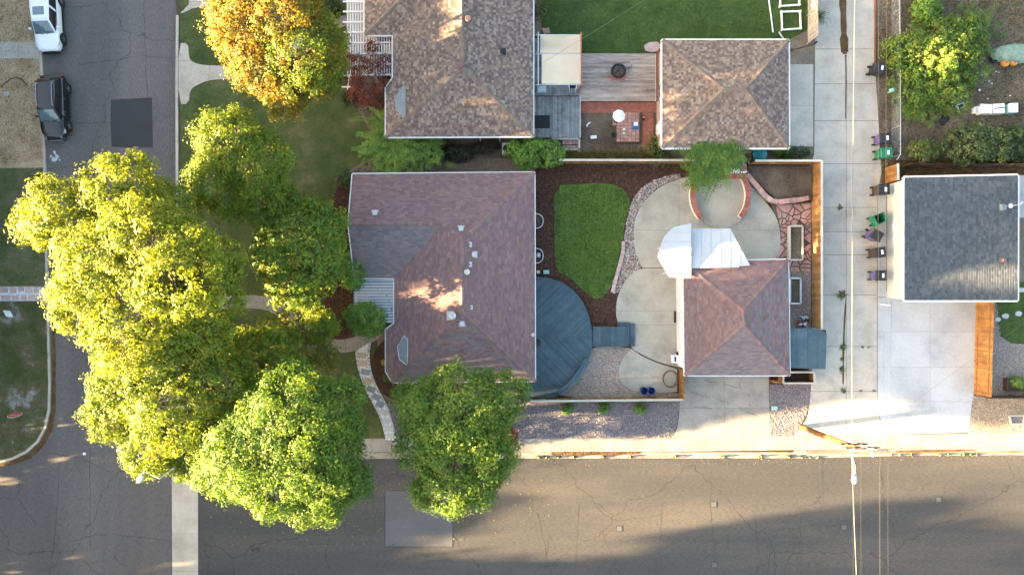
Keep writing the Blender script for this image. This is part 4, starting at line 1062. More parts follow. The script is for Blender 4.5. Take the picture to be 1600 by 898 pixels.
# --- blue grey garage
gar3 = thing('blue_roofed_garage', 'grey walled garage with a blue grey shingle roof beside the wheeled bins', 'garage', W(1480, 372))
zl, zr = 2.62, 3.35
q3 = [W(1413.5, 469, zl), W(1590, 469, zr), W(1590.5, 274, zr), W(1413.5, 277.5, zl)]
hip_roof(gar3, [[q3[3], q3[0], q3[1], q3[2]]], q3, zl, PAL_BLUE, .17, .26, [], seed=21, trim_w=.11)
obj('wall', MB().prism([(q3[0][0] + .15, q3[0][1] + .12), (q3[1][0] - .3, q3[1][1] + .12), (q3[2][0] - .3, q3[2][1] - .12), (q3[3][0] + .15, q3[3][1] - .12)], -.02, 2.50), M['wall_grey'], gar3)
door(gar3, ((q3[0][0] * .62 + q3[1][0] * .38), q3[0][1] + .12), 4.6, 2.15, 'x', -1, 'white_trim', 'garage_door', 4)
n = newell([q3[3], q3[0], q3[1]])
vent_box(gar3, [q3[3], q3[0], q3[1]], 1567, 324, .36, 'flashing', .14)
vent_box(gar3, [q3[3], q3[0], q3[1]], 1567, 406, .2, 'vent_brown', .2)
for y in (277, 470):
    pass
# ---------------------------------------------------------------- decks, awnings, fences
def boards(parent, pts, ang, w, gap, z0, z1, m, name='board', stagger=0):
    """deck boards clipped to a convex polygon"""
    u = (math.cos(ang), math.sin(ang)); v = (-u[1], u[0])
    vs_ = [p[0] * v[0] + p[1] * v[1] for p in pts]; us = [p[0] * u[0] + p[1] * u[1] for p in pts]
    t = min(vs_)
    while t < max(vs_):
        cuts = [min(us) - 1] + ([R.uniform(min(us) + .5, max(us) - .5)] if stagger and R.random() < stagger else []) + [max(us) + 1]
        for a, b in zip(cuts, cuts[1:]):
            q = [(u[0] * x + v[0] * y, u[1] * x + v[1] * y) for x, y in ((a + .003, t), (b - .003, t), (b - .003, t + w), (a + .003, t + w))]
            q = clip_convex(q, pts)
            if len(q) > 2 and area(q) > .004: obj(name, MB().prism(q, z0, z1 + R.uniform(-.003, .003)), M[m], parent)
        t += w + gap
zd = .42
t = thing('blue_deck', 'blue painted rounded deck with diagonal boards behind the corner house', 'deck', W(865, 530))
arc = [(836, 433), (856, 434), (878, 441), (897, 455), (911, 473), (920, 494), (925, 518), (925, 540), (921, 556), (912, 573), (900, 590), (887, 604), (872, 617), (868, 621)]
dk = poly(arc + [(827, 621), (827, 434)], zd)
mx = [(p[0] - .5 if i >= len(arc) else p[0], p[1]) for i, p in enumerate(dk)]
ymid = (449 - 527) * (H - zd) / F
up = clip(mx, 0, 1, ymid + .05); lo = clip(mx, 0, -1, -(ymid - .05))
obj('deck_frame', MB().prism([(x * .998, y) for x, y in mx], .05, zd - .045), M['wood_dark'], t)
boards(t, up, math.radians(45), .138, .012, zd - .04, zd, 'deck_blue')
boards(t, lo, math.radians(-45), .138, .012, zd - .04, zd, 'deck_blue')
obj('seam_board', MB().box(((mx[0][0] + PX(925)) / 2 - .2, ymid, zd - .04), (PX(925) - mx[0][0] + .1, .09, .044)), M['deck_blue'], t)
rim = [W2(x, y, zd) for x, y in arc]
for a, b in zip(rim, rim[1:]): obj('rim_board', MB().bar((*a, zd - .12), (*b, zd - .12), .05, .28), M['deck_blue'], t)
bench = thing('deck_bench', 'blue slatted bench following the curved edge of the deck', 'bench', W(897, 590))
bl_ = [W2(x, y, .85) for x, y in ((874, 614), (886, 606), (899, 592), (909, 578), (917, 562))]
for a, b in zip(bl_, bl_[1:]):
    d_ = Vector((b[0] - a[0], b[1] - a[1])).normalized(); nn = Vector((-d_.y, d_.x))
    for k in range(3):
        o_ = nn * (k - 1) * .145
        obj('slat', MB().bar((a[0] + o_.x + d_.x * .01, a[1] + o_.y + d_.y * .01, .87), (b[0] + o_.x - d_.x * .01, b[1] + o_.y - d_.y * .01, .87), .13, .04), M['deck_blue'], bench)
for a in bl_: obj('leg', MB().box((a[0], a[1], zd), (.1, .34, .42), .7), M['deck_blue'], bench)
st = thing('deck_steps', 'blue painted boardwalk steps from the deck down to the patio', 'steps', W(955, 526))
boards(st, poly(rect(926.5, 510, 983, 541), .36), math.radians(90), .15, .012, .32, .36, 'deck_blue')
obj('step_frame', MB().prism(poly(rect(927, 511, 982, 540), .3), .03, .318), M['wood_dark'], st)
boards(st, poly(rect(984.5, 505, 992, 541), .18), 0, .15, .012, .14, .18, 'deck_blue')
boards(st, poly(rect(965, 503, 984, 509.2), .18), math.radians(90), .15, .012, .14, .18, 'deck_blue')
obj('step_frame', MB().prism(poly(rect(985, 505, 991, 540), .1), .02, .138).prism(poly(rect(965, 504, 984, 509), .1), .02, .136), M['wood_dark'], st)
t = thing('round_mat', 'dark half-round mat on the blue deck by the house wall', 'door mat', W(838, 533))
tag(obj('kettle_grill_lid', MB().lathe((*W2(840, 536, .9), zd + .02), [(.24, 0), (.27, .06), (.24, .16), (.15, .23), (.03, .26)], 18), M['black_iron'], None, True), 'black dome lid standing on the blue deck under the eave', 'grill lid')
bpy.data.objects.remove(t)
# white patio awnings
def awning(name, label, outline, z0, z1, along, n, m):
    """sheet roof of n pans; z falls from z0 (garage side) to z1"""
    t = thing(name, label, 'awning', W(*outline[0]))
    ys = [p[1] for p in outline]; xs = [p[0] for p in outline]
    for k in range(n):
        p = outline
        if along == 'x': a, b = min(ys) + (max(ys) - min(ys)) * k / n, min(ys) + (max(ys) - min(ys)) * (k + 1) / n; p = clip(clip(p, 0, 1, a + .15), 0, -1, -b + .15)
        else: a, b = min(xs) + (max(xs) - min(xs)) * k / n, min(xs) + (max(xs) - min(xs)) * (k + 1) / n; p = clip(clip(p, 1, 0, a + .15), -1, 0, -b + .15)
        if len(p) < 3: continue
        def zz(q): return z0 + (z1 - z0) * ((q[0] - min(xs)) / (max(xs) - min(xs)) if along == 'x' else 1 - (q[1] - min(ys)) / (max(ys) - min(ys)))
        top = [W(q[0], q[1], zz(q)) for q in p][::-1]
        mb = MB(); mb.face(top); mb.face([(x, y, z - .04) for x, y, z in top[::-1]])
        for i in range(len(top)):
            c, d_ = top[i - 1], top[i]; mb.face([(c[0], c[1], c[2] - .04), (d_[0], d_[1], d_[2] - .04), d_, c])
        obj('roof_pan', mb, M[m], t)
        if k:
            e = sorted(top, key=lambda q: (q[1] if along == 'x' else q[0]), reverse=(along == 'x'))[:2]
            obj('seam', MB().bar((e[0][0], e[0][1], e[0][2] + .002), (e[1][0], e[1][1], e[1][2] + .002), .02, .02), M['metal_grey'], t)
    return t
t = awning('patio_awning', 'white metal patio awning with a faceted rounded end', [(1080, 349), (1052, 355), (1037, 370), (1027, 401), (1046, 433), (1080, 435)], 3.04, 3.10, 'x', 6, 'metal_white')
for x, y in ((1042, 385), (1050, 426), (1062, 358)): p = W2(x, y, 3.0); obj('post', MB().box((p[0], p[1], .02), (.09, .09, 2.97)), M['white_trim'], t)
t = awning('patio_awning', 'white metal panel awning with a slanted corner over the patio', [(1080.5, 357), (1141, 357), (1172, 414.5), (1155, 416), (1155, 418), (1080.5, 419)], 3.0, 2.6, 'y', 6, 'metal_white')
for x, y in ((1086, 361), (1138, 361)): p = W2(x, y, 2.5); obj('post', MB().box((p[0], p[1], .02), (.09, .09, 2.5)), M['white_trim'], t)
obj('beam', MB().bar((*W2(1082, 360, 2.4), 2.46), (*W2(1142, 360, 2.4), 2.46), .09, .16), M['white_trim'], t)

def fence(name, label, a, b, h, m, post_m=None, bw=.14, gap=.012, cap=None, side=1, extra=0, rail=True):
    """board fence from world point a to b; boards on the given side of the posts"""
    t = thing(name, label, 'fence', ((a[0] + b[0]) / 2, (a[1] + b[1]) / 2, 0))
    A, B = Vector((*a, 0)), Vector((*b, 0)); L = (B - A).length; d_ = (B - A) / L; nn = Vector((-d_.y, d_.x, 0)) * side
    n = int(L / (bw + gap)); rz = math.atan2(d_.y, d_.x)
    for k in range(n):
        p = A + d_ * ((k + .5) * L / n) + nn * .045
        obj('board', MB().box((p.x, p.y, .03), (bw, .02, h + R.uniform(-.015, .015)), rz + R.uniform(-.01, .01)), M[m], t)
    k = max(1, round(L / 2.4))
    for i in range(k + 1):
        p = A + d_ * min(max(L * i / k, .06), L - .06); obj('post', MB().box((p.x, p.y, -.02), (.09, .06, h), rz), M[post_m or m], t)
    if rail:
        for z in (.35, h - .3): obj('rail', MB().bar(A + nn * .01 + Vector((0, 0, z)), B + nn * .01 + Vector((0, 0, z)), .04, .09), M[post_m or m], t)
    if cap: obj('cap_rail', MB().bar(A + nn * .03 + Vector((0, 0, h + .05)), B + nn * .03 + Vector((0, 0, h + .05)), .15, .035), M[cap], t)
    return t
fence('cedar_fence', 'brown cedar fence with a pale cap between the yard and the alley', W2(1269, 257), W2(1269, 512), 1.65, 'wood_fence', side=-1, cap='timber_pale')
fence('boundary_fence', 'wooden boundary fence with a pale top rail behind the mulch bed', W2(872, 256.5), W2(1132, 257), 1.5, 'wood_fence', cap='timber_pale', side=1)
fence('boundary_fence', 'short wooden fence with a pale rail behind the raised soil bed', W2(1168, 258), W2(1267, 258), 1.6, 'wood_fence', cap='timber_pale', side=1)
fence('front_fence', 'low wooden fence with a pale cap along the purple gravel', W2(828, 622.5), W2(1062, 620), 1.35, 'wood_fence', cap='timber_pale', side=1)
fence('garage_gate_fence', 'orange brown fence stub with a gate by the hoop', W2(1059.5, 574), W2(1060, 619), 1.5, 'wood_fence_new', side=1)
fence('driveway_fence', 'tall warm cedar fence running beside the white driveway', W2(1524, 462), W2(1520, 614), 1.95, 'wood_fence_new', side=1, bw=.145)
fence('garden_fence', 'dark wooden fence across the end of the pebble yard', W2(1527, 617), W2(1680, 617), 1.2, 'wood_dark', side=-1)
fence('yard_fence', 'dark weathered fence behind the blue grey garage roof', W2(1404, 262), W2(1720, 262), 1.4, 'wood_dark', side=1)
fence('bin_fence', 'short orange cedar fence panel between the bins and the garage', W2(1383.5, 262), W2(1384, 287), 1.7, 'wood_fence_new', side=-1, cap='timber_pale')
fence('alley_fence', 'weathered grey board fence at the corner of the back lawn', W2(1261, -20), W2(1261, 70), 1.75, 'wood_grey', side=1)
t = thing('fallen_rail', 'dark rail between the grey board fence and the brown garage', 'rail', W(1250, 76))
obj('rail', MB().bar(W(1233, 80, .5), W(1274, 69, .5), .08, .12), M['wood_dark'], t)
obj('post', MB().box((*W2(1234, 80), 0), (.08, .08, .5)).box((*W2(1272, 69), 0), (.08, .08, .5)), M['wood_dark'], t)
# timber box fence south of the blue shed
t = thing('timber_enclosure', 'open timber box with pale rim beside the blue shed', 'enclosure', W(1245, 590))
for a, b in (((1220, 580), (1268, 580)), ((1220, 597), (1268, 597)), ((1220, 580), (1220, 597)), ((1268, 580), (1268, 597))):
    p, q = W2(*a, .5), W2(*b, .5); obj('side_panel', MB().bar((*p, .5), (*q, .5), .05, .95), M['wood_fence_new'], t); obj('rim', MB().bar((*p, 1.0), (*q, 1.0), .12, .04), M['timber_pale'], t)
obj('soil', MB().prism(poly(rect(1221, 581, 1267, 596)), 0, .06), M['wood_dark'], t)
t = thing('timber_gate_post', 'orange timber post panel beside the garage corner', 'post', W(1204, 594))
for k in range(4): obj('board', MB().box((*W2(1201.5 + k * 3.0, 593.5), 0), (.135, .05, 1.35)), M['wood_fence_new'], t)
obj('rail', MB().box((*W2(1206, 592), .9), (.56, .05, .1)), M['wood_fence_new'], t)

# brick seat wall around the round pad
def seat_wall(label, a0, a1, rx, ry, c, h, n):
    t = thing('brick_seat_wall', label, 'wall', (*c, 0))
    seg = 24
    mb = MB()
    ri = ring(c, rx - .17, ry - .17, a0, a1, seg); ro = ring(c, rx + .15, ry + .15, a0, a1, seg)
    for i in range(seg): mb.prism([ri[i], ri[i + 1], ro[i + 1], ro[i]], .0, h)
    obj('wall_core', mb, M['stucco_white'], t)
    bi = ring(c, rx - .20, ry - .20, a0, a1, n); bo = ring(c, rx + .19, ry + .19, a0, a1, n)
    for i in range(n):
        f = .06
        q = [(bi[i][0] * (1 - f) + bi[i + 1][0] * f, bi[i][1] * (1 - f) + bi[i + 1][1] * f), (bi[i + 1][0] * (1 - f) + bi[i][0] * f, bi[i + 1][1] * (1 - f) + bi[i][1] * f),
             (bo[i + 1][0] * (1 - f) + bo[i][0] * f, bo[i + 1][1] * (1 - f) + bo[i][1] * f), (bo[i][0] * (1 - f) + bo[i + 1][0] * f, bo[i][1] * (1 - f) + bo[i + 1][1] * f)]
        obj('brick', MB().prism(q, h + .002, h + .065 + R.uniform(-.003, .003)), M['brick_red'], t)
cw = W2(1126, 305, .6)
seat_wall('curved red brick capped seat wall on the lawn side of the round pad', math.radians(125), math.radians(226), 2.05, 2.3, cw, .55, 42)
seat_wall('curved red brick capped seat wall on the stone bed side of the round pad', math.radians(-44), math.radians(52), 2.05, 2.3, cw, .55, 40)
t = thing('outdoor_fireplace', 'brick and white stucco outdoor fireplace with a square chimney', 'fireplace', W(1135, 272))
fx0, fx1 = W2(1103, 277, .6), W2(1165, 276, .6)
obj('hearth', MB().prism([(fx0[0], fx0[1] - .12), (fx1[0], fx1[1] - .12), (fx1[0], fx1[1] + .28), (fx0[0], fx0[1] + .28)], 0, .62), M['stucco_white'], t)
nb = 26
for k in range(nb):
    a = fx0[0] + (fx1[0] - fx0[0]) * k / nb; w_ = (fx1[0] - fx0[0]) / nb
    obj('brick', MB().box((a + w_ / 2, fx0[1] + .06, .622), (w_ - .012, .42, .065)), M['brick_red'], t)
p0 = W2(1125, 270, .9); p1 = W2(1166, 262, .9)
obj('firebox', MB().prism([(p0[0], p0[1] - .0), (p1[0], p0[1]), (p1[0] - .1, p1[1] + .25), (p0[0] + .5, p1[1] + .25)], 0, 1.15), M['stucco_white'], t)
for k in range(5): obj('brick', MB().box((p1[0] - .3 - .0 * k, p0[1] + .12 + k * .115, 1.152), (.55 - .06 * k, .1, .05)), M['brick_red'], t)
ch = W2(1154.5, 254, 1.9)
obj('chimney', MB().box((*ch, 0), (.66, .62, 1.9)), M['wall_pink'], t)
for a in (-1, 1):
    obj('chimney_cap', MB().box((ch[0] + a * .27, ch[1], 1.902), (.16, .7, .09)), M['paver_red'], t)
    obj('chimney_cap', MB().box((ch[0], ch[1] + a * .27, 1.902), (.37, .16, .088)), M['paver_red'], t)
obj('flue_mouth', MB().box((*ch, 1.9), (.36, .36, .012)), M['black_iron'], t)
# pink stone wall holding the soil bed
def stone_wall(name, label, line, w, h, step, m, capm):
    t = thing(name, label, 'wall', W(*line[len(line) // 2]))
    q = smooth_poly(line, 2, False); pts = [W2(x, y, h) for x, y in q]
    L = [0]
    for a, b in zip(pts, pts[1:]): L.append(L[-1] + math.hypot(b[0] - a[0], b[1] - a[1]))
    at = lambda s: (float(np.interp(s, L, [p[0] for p in pts])), float(np.interp(s, L, [p[1] for p in pts])))
    n = int(L[-1] / step)
    for k in range(n):
        a, b = at(L[-1] * k / n + .01), at(L[-1] * (k + 1) / n - .01)
        obj('cap_stone', MB().prism(strip([a, b], w + R.uniform(-.02, .03)), h - .07, h + R.uniform(-.012, .012)), M[capm], t)
        for j in range(2):
            obj('wall_stone', MB().prism(strip([a, b], w - .08 + R.uniform(-.03, .0)), j * (h - .08) / 2 + (.0 if j == 0 else .004), (j + 1) * (h - .08) / 2), M[m], t)
    return t
stone_wall('stone_retaining_wall', 'curving pink sandstone retaining wall holding the soil bed', [(1167, 272), (1177, 283), (1190, 298), (1200, 310), (1212, 316), (1230, 314), (1250, 312), (1264, 309)], .34, .5, .42, 'stone_tan', 'flagstone')
stone_wall('lawn_edging', 'thin pink stone edging between the sod and the river rocks', [(974, 377), (974, 392), (969, 412), (963, 432), (957, 457)], .26, .16, .3, 'stone_tan', 'flagstone_pale')
# timber planters
def planter(label, x0, y0, x1, y1, h, m, rm):
    t = thing('raised_planter', label, 'planter', W((x0 + x1) / 2, (y0 + y1) / 2))
    for a, b in (((x0, y0), (x1, y0)), ((x0, y1), (x1, y1)), ((x0, y0), (x0, y1)), ((x1, y0), (x1, y1))):
        p, q = W2(*a, h), W2(*b, h); obj('side_board', MB().bar((*p, h / 2), (*q, h / 2), .05, h - .01), M[m], t)
        obj('rim_board', MB().bar((*p, h + .012), (*q, h + .012), .13, .035), M[rm], t)
    c = [W2(x0 + .5, y0 + .5, h), W2(x1 - .5, y0 + .5, h), W2(x1 - .5, y1 - .5, h), W2(x0 + .5, y1 - .5, h)]
    obj('soil', MB().prism(c, .01, h - .15), M['garden_soil'], t)
    return t
planter('long timber planter of dark soil standing on the pink flagstones', 1234, 353, 1254, 406, .45, 'timber_pale', 'timber_pale')
planter('white edged planter of dark soil beside the red garage roof', 1234.5, 434.5, 1251, 474, .4, 'metal_grey', 'metal_galv')
pl = planter('dark timber planter with pumpkins and leafy vegetables', 1574, 592, 1615, 610, .45, 'wood_dark', 'wood_dark')
# blue shed
t = thing('garden_shed', 'lean-to shed with a blue grey panel roof beside the alley', 'shed', W(1258, 545))
out = [(1233, 513), (1281, 513.5), (1292, 521), (1290, 576.5), (1233, 574.5)]
for a, b in ((1233, 1245), (1245, 1262), (1262, 1278), (1278, 1293)):
    p = clip(clip(out, 1, 0, a + .15), -1, 0, -b + .15)
    zz = lambda q: 2.15 - (q[0] - 1233) / 60 * .3
    top = [W(*q, zz(q)) for q in p][::-1]
    mb = MB(); mb.face(top); mb.face([(x, y, z - .06) for x, y, z in top[::-1]])
    for i in range(len(top)): c, d_ = top[i - 1], top[i]; mb.face([(c[0], c[1], c[2] - .06), (d_[0], d_[1], d_[2] - .06), d_, c])
    obj('roof_panel', mb, M['deck_blue'], t)
obj('wall', MB().prism([W2(1236, 517, 1.9), W2(1276, 518, 1.9), W2(1277, 573, 1.9), W2(1236, 571, 1.9)], 0, 1.78), M['wall_grey'], t)
obj('door', MB().box((*W2(1256, 574.4, 1.9), .05), (.9, .03, 1.6)), M['deck_blue'], t)
tag(obj('black_vent_box', MB().box((*W2(1286, 517.5, 1.7), 1.2), (.42, .2, .5)).box((*W2(1286, 517.5, 1.7), 1.702), (.3, .1, .05)), M['black_iron']), 'small black box beside the blue shed roof', 'box')
t = thing('garden_clutter', 'heap of bagged garden odds and ends beside the blue shed', 'clutter', W(1257, 502))
for k in range(9):
    x, y = 1250 + R.uniform(0, 16), 494 + R.uniform(0, 14)
    obj('bundle', MB().box((*W2(x, y, .5), R.uniform(.02, .2)), (R.uniform(.2, .5), R.uniform(.1, .25), R.uniform(.2, .5)), R.uniform(0, 3), taper=.7), M[R.choice(('plastic_white', 'wood_dark', 'plastic_navy', 'metal_grey', 'lamp_red', 'metal_galv'))], t)

# ---------------------------------------------------------------- neighbour's patio
t = thing('wooden_deck', 'weathered tan plank deck around the black fire pit', 'deck', W(966, 120))
boards(t, poly(rect(907, 84, 1024, 158), .3), 0, .14, .01, .26, .30, 'deck_tan', stagger=.4)
obj('deck_frame', MB().prism(poly(rect(907.5, 84.5, 1023.5, 157.5), .2), .02, .258), M['wood_dark'], t)
obj('edge_board', MB().box((*W2(1024.6, 121, .3), .1), (.06, 3.5, .2)), M['timber_pale'], t)
rl = thing('deck_railing', 'red brown rail along the garage side of the plank deck', 'railing', W(1027, 120))
for dx in (0, 3.2): obj('rail', MB().bar((*W2(1028 + dx, 78, .9), .9), (*W2(1028 + dx, 158, .9), .9), .07, .1), M['wood_red'], rl)
for y in (80, 105, 130, 156): obj('post', MB().box((*W2(1029.5, y, .5), 0), (.14, .09, .86)), M['wood_red'], rl)
t = thing('grey_deck', 'weathered grey plank deck under the eave of the brown-roofed house', 'deck', W(870, 175))
boards(t, poly(rect(827, 150.8, 905.5, 215), .4), math.radians(90), .14, .012, .36, .40, 'deck_grey')
boards(t, poly(rect(827, 130, 907, 149.6), .55), math.radians(90), .14, .012, .51, .55, 'deck_grey')
obj('deck_frame', MB().prism(poly(rect(828, 151, 905, 214), .3), .02, .358).prism(poly(rect(828, 58, 905, 149), .3), .02, .508), M['wood_dark'], t)
boards(t, poly(rect(827, 60, 905, 129.4), .55), math.radians(90), .14, .012, .51, .55, 'deck_grey')
obj('edge_board', MB().box((*W2(906.5, 182, .4), .2), (.07, 3.1, .22)), M['timber_pale'], t)
tag(obj('door_mat', MB().box((*W2(847, 190.5, .42), .405), (1.15, .96, .02)), M['mat_dark']), 'black rectangular mat lying on the grey plank deck', 'mat')
t = thing('timber_steps', 'pale timber frame steps filled with stone beside the grey deck', 'steps', W(893, 228))
for a, b in (((862, 217), (906, 217)), ((878, 234), (906, 234)), ((905, 217), (905, 247))):
    obj('edge_timber', MB().bar(W(*a, .22), W(*b, .22), .14, .14), M['timber_pale'], t)
for k in range(5):
    x = 879 + k * 5.2; obj('paver', MB().prism(poly([(x, 219 + R.uniform(0, 1)), (x + 4.7, 219), (x + 4.6, 225.5), (x + .2, 226)], .1), 0, .12 + R.uniform(0, .02)), M['flagstone'], t)
    obj('paver', MB().prism(poly([(x, 227 + R.uniform(0, 1)), (x + 4.7, 227), (x + 4.6, 232.5), (x + .2, 232)], .1), 0, .12 + R.uniform(0, .02)), M['flagstone'], t)
obj('paver', MB().prism(poly(rect(885, 239, 899, 248)), 0, .04), M['paver_red'], t)
# canvas shade on a frame
t = thing('canvas_shade', 'beige canvas shade in two sheets over the grey deck', 'shade canopy', W(875, 95))
def cloth(x0, y0, x1, y1, z, sag):
    mb = MB(); n = 10; g = {}
    for i in range(n + 1):
        for j in range(n + 1):
            u, v = i / n, j / n
            zz = z - sag * math.sin(math.pi * u) * .4 - sag * (math.sin(math.pi * v) ** 2) + R.uniform(-.008, .008)
            x_, y_ = x0 + (x1 - x0) * u, y0 + (y1 - y0) * v + 1.2 * math.sin(3.1 * u) * (v - .5)
            g[i, j] = W(x_, y_, zz)
    for i in range(n):
        for j in range(n):
            q = [g[i, j + 1], g[i + 1, j + 1], g[i + 1, j], g[i, j]]; mb.face(q); mb.face([(a, b, c - .008) for a, b, c in q[::-1]])
    return mb
obj('canvas', cloth(844, 55, 907, 83, 2.55, .28), M['canvas'], t, True)
obj('canvas', cloth(846.5, 85, 908.5, 131, 2.6, .12), M['canvas'], t, True)
for x, m in ((841, 'metal_galv'), (908, 'wood_red')):
    obj('rail', MB().bar((*W2(x, 51, 2.55), 2.60), (*W2(x, 134, 2.55), 2.60), .07, .09), M[m], t)
    for y in (52, 92, 133): obj('post', MB().box((*W2(x, y, 2.5), .02), (.09, .09, 2.5)), M[m], t)
for y in (54, 84, 132): obj('crossbar', MB().bar((*W2(837, y, 2.6), 2.50), (*W2(910, y, 2.6), 2.50), .05, .05), M['metal_galv'], t)
tag(obj('blue_bin_lid', MB().box((*W2(846, 139, .9), .56), (.62, .36, .34), .05).box((*W2(846, 139, .9), .902), (.66, .40, .04), .05), M['sign_blue']), 'pale blue storage box at the edge of the canvas shade', 'storage box')
ch = thing('folding_chair', 'white framed folding chair peeking from under the canvas', 'chair', W(893, 138, .55))
c0 = W(894, 136, .55)
for s_ in (-1, 1):
    obj('leg', MB().tube([(c0[0] + s_ * .24 - .1, c0[1] + .3, .56), (c0[0] + s_ * .24, c0[1] - .25, 1.0)], .018, 6), M['plastic_white'], ch)
    obj('leg', MB().tube([(c0[0] + s_ * .22, c0[1] - .35, .56), (c0[0] + s_ * .22, c0[1] + .2, 1.05)], .018, 6), M['plastic_white'], ch)
    obj('armrest', MB().bar((c0[0] + s_ * .26, c0[1] - .3, 1.12), (c0[0] + s_ * .26, c0[1] + .2, 1.12), .05, .03), M['plastic_white'], ch)
obj('seat', MB().box((c0[0], c0[1], .98), (.44, .44, .03)), M['mat_dark'], ch)
obj('backrest', MB().box((c0[0], c0[1] + .27, 1.0), (.46, .03, .5)), M['mat_dark'], ch)
# fire pit
fp = W(966, 112, .5)
t = thing('fire_pit', 'round black fire pit with ashes on the tan plank deck', 'fire pit', (fp[0], fp[1], .3))
obj('base_mat', MB().box((fp[0] + .02, fp[1] - .28, .304), (1.05, .62, .02)), M['brick_red'], t)
for k in range(3): obj('leg', MB().tube([(fp[0] + .3 * math.cos(k * 2.09), fp[1] + .3 * math.sin(k * 2.09), .32), (fp[0] + .38 * math.cos(k * 2.09), fp[1] + .38 * math.sin(k * 2.09), .5)], .025, 6), M['black_iron'], t)
obj('bowl', MB().lathe((fp[0], fp[1], .4), [(.25, 0), (.48, .12), (.53, .24), (.56, .24), (.56, .27), (.46, .27), (.40, .14), (.02, .13)], 26), M['black_iron'], t, True)
obj('ashes', MB().lathe((fp[0], fp[1], .50), [(.40, 0), (.38, .06), (.2, .08), (.02, .09)], 20), M['ash'], t)
for k in range(7): a = R.uniform(0, 6.28); obj('charred_log', MB().tube([(fp[0] + .3 * math.cos(a), fp[1] + .3 * math.sin(a), .60), (fp[0] + .2 * math.cos(a + 2.6), fp[1] + .2 * math.sin(a + 2.6), .64)], .03, 6), M[R.choice(('rust_brown', 'black_iron', 'ash'))], t)
tag(obj('spark_screen_ring', MB().tube([(fp[0] + .62 + .36 * math.cos(k * .3 + .8) * 1.1, fp[1] + .42 + .26 * math.sin(k * .3 + .8) + .1, .33 + .02 * math.sin(k)) for k in range(20)], .016, 5), M['black_iron']), 'thin black wire hoop leaning beside the fire pit', 'wire hoop')
# brick paths (bricks as small parts where they can be told apart)
bp = struct('brick_path', MB().prism(poly([(907, 159), (1033, 159), (1033, 176), (1022, 178), (1022, 235), (1003, 235), (1003, 178), (907, 177.5)]), -.02, .018), M['crack_dirt'], 'red brick path between the plank deck and the garden')
mb = MB()
def brick_rows(x0, y0, x1, y1, bw, bh, horiz=True):
    y = y0; r = 0
    while y < y1 - .3:
        x = x0 - (bw / 2 if r % 2 else 0)
        while x < x1:
            a, b = max(x, x0), min(x + bw - .35, x1)
            if b - a > .6:
                g = R.uniform(.78, 1.18); mb.prism(poly([(a, y), (b, y), (b, min(y + bh - .3, y1)), (a, min(y + bh - .3, y1))]), .0, .03 + R.uniform(0, .006), (.33 * g, .115 * g, .08 * g))
            x += bw
        y += bh; r += 1
brick_rows(907.5, 159.5, 1032, 177, 4.4, 2.2); brick_rows(1003.5, 177.5, 1021.5, 235, 4.4, 2.2)
stuff(obj('bricks', mb, M['chip'], bp))
pv = struct('paver_patio', MB().prism(poly([(956, 176), (999, 176), (999, 222), (964, 222), (964, 197), (956, 197)]), -.02, .02), M['crack_dirt'], 'square of pinkish pavers in the dirt garden')
for i in range(7):
    for j in range(9):
        x, y = 957 + i * 6, 176.4 + j * 5.05
        if i == 0 and j > 3: continue
        obj('paver', MB().prism(poly(rect(x + .3, y + .3, x + 5.7, y + 4.8)), .0, .045 + R.uniform(-.004, .004)), M['paver_red'], pv)
obj('edge_timber', MB().bar(W(1001, 176, .08), W(1001, 222, .08), .12, .14), M['wood_dark'], pv)
obj('edge_timber', MB().bar(W(958, 223.2, .05), W(1000, 223.2, .05), .10, .1), M['wood_dark'], pv)
# things in the dirt garden
def blob(c, r, h, m, name, label, cat, n=14, lump=.12):
    mb = MB(); pr = [(1, 0), (1.02, .25), (.9, .55), (.6, .85), (.2, 1)]
    base = len(mb.v)
    for i, (a, z) in enumerate(pr):
        for k in range(n):
            t_ = 6.283 * k / n; q = r * a * (1 + lump * math.sin(3 * t_ + i) * .7 + R.uniform(-lump, lump) * .3)
            mb.v.append((c[0] + q * math.cos(t_), c[1] + q * math.sin(t_), c[2] + z * h))
    for i in range(len(pr) - 1):
        for k in range(n): a = i * n + k; b = i * n + (k + 1) % n; mb.f.append((a, b, b + n, a + n)); mb.c.append(None)
    mb.f.append(tuple(range(4 * n, 5 * n))); mb.c.append(None)
    mb.f.append(tuple(range(n - 1, -1, -1))); mb.c.append(None)
    return tag(obj(name, mb, M[m], None, True), label, cat)
um = W(966, 183, 1.0)
t = thing('white_parasol', 'small closed-topped white parasol over the pink pavers', 'parasol', (um[0], um[1], .04))
mb = MB(); K = 8
for k in range(K):
    t0, t1 = 6.283 * k / K + .2, 6.283 * (k + 1) / K + .2
    r0 = .47
    A0 = (um[0] + r0 * math.cos(t0), um[1] + r0 * math.sin(t0), 1.35); A1 = (um[0] + r0 * math.cos(t1), um[1] + r0 * math.sin(t1), 1.35)
    Mx = (um[0] + r0 * .92 * math.cos((t0 + t1) / 2), um[1] + r0 * .92 * math.sin((t0 + t1) / 2), 1.32)
    T = (um[0], um[1], 1.62)
    for q in ((A0, Mx, T), (Mx, A1, T)): mb.face(q); mb.face([(x, y, z - .012) for x, y, z in q[::-1]])
obj('canopy', mb, M['plastic_white'], t); obj('pole', MB().tube([(um[0], um[1], .04), (um[0], um[1], 1.68)], .02, 8), M['metal_galv'], t)
obj('base', MB().lathe((um[0], um[1], .045), [(.22, 0), (.22, .05), (.06, .1)], 16), M['black_iron'], t)
t = thing('cooler_box', 'blue cooler with a white lid at the edge of the pavers', 'cooler', W(993.5, 196))
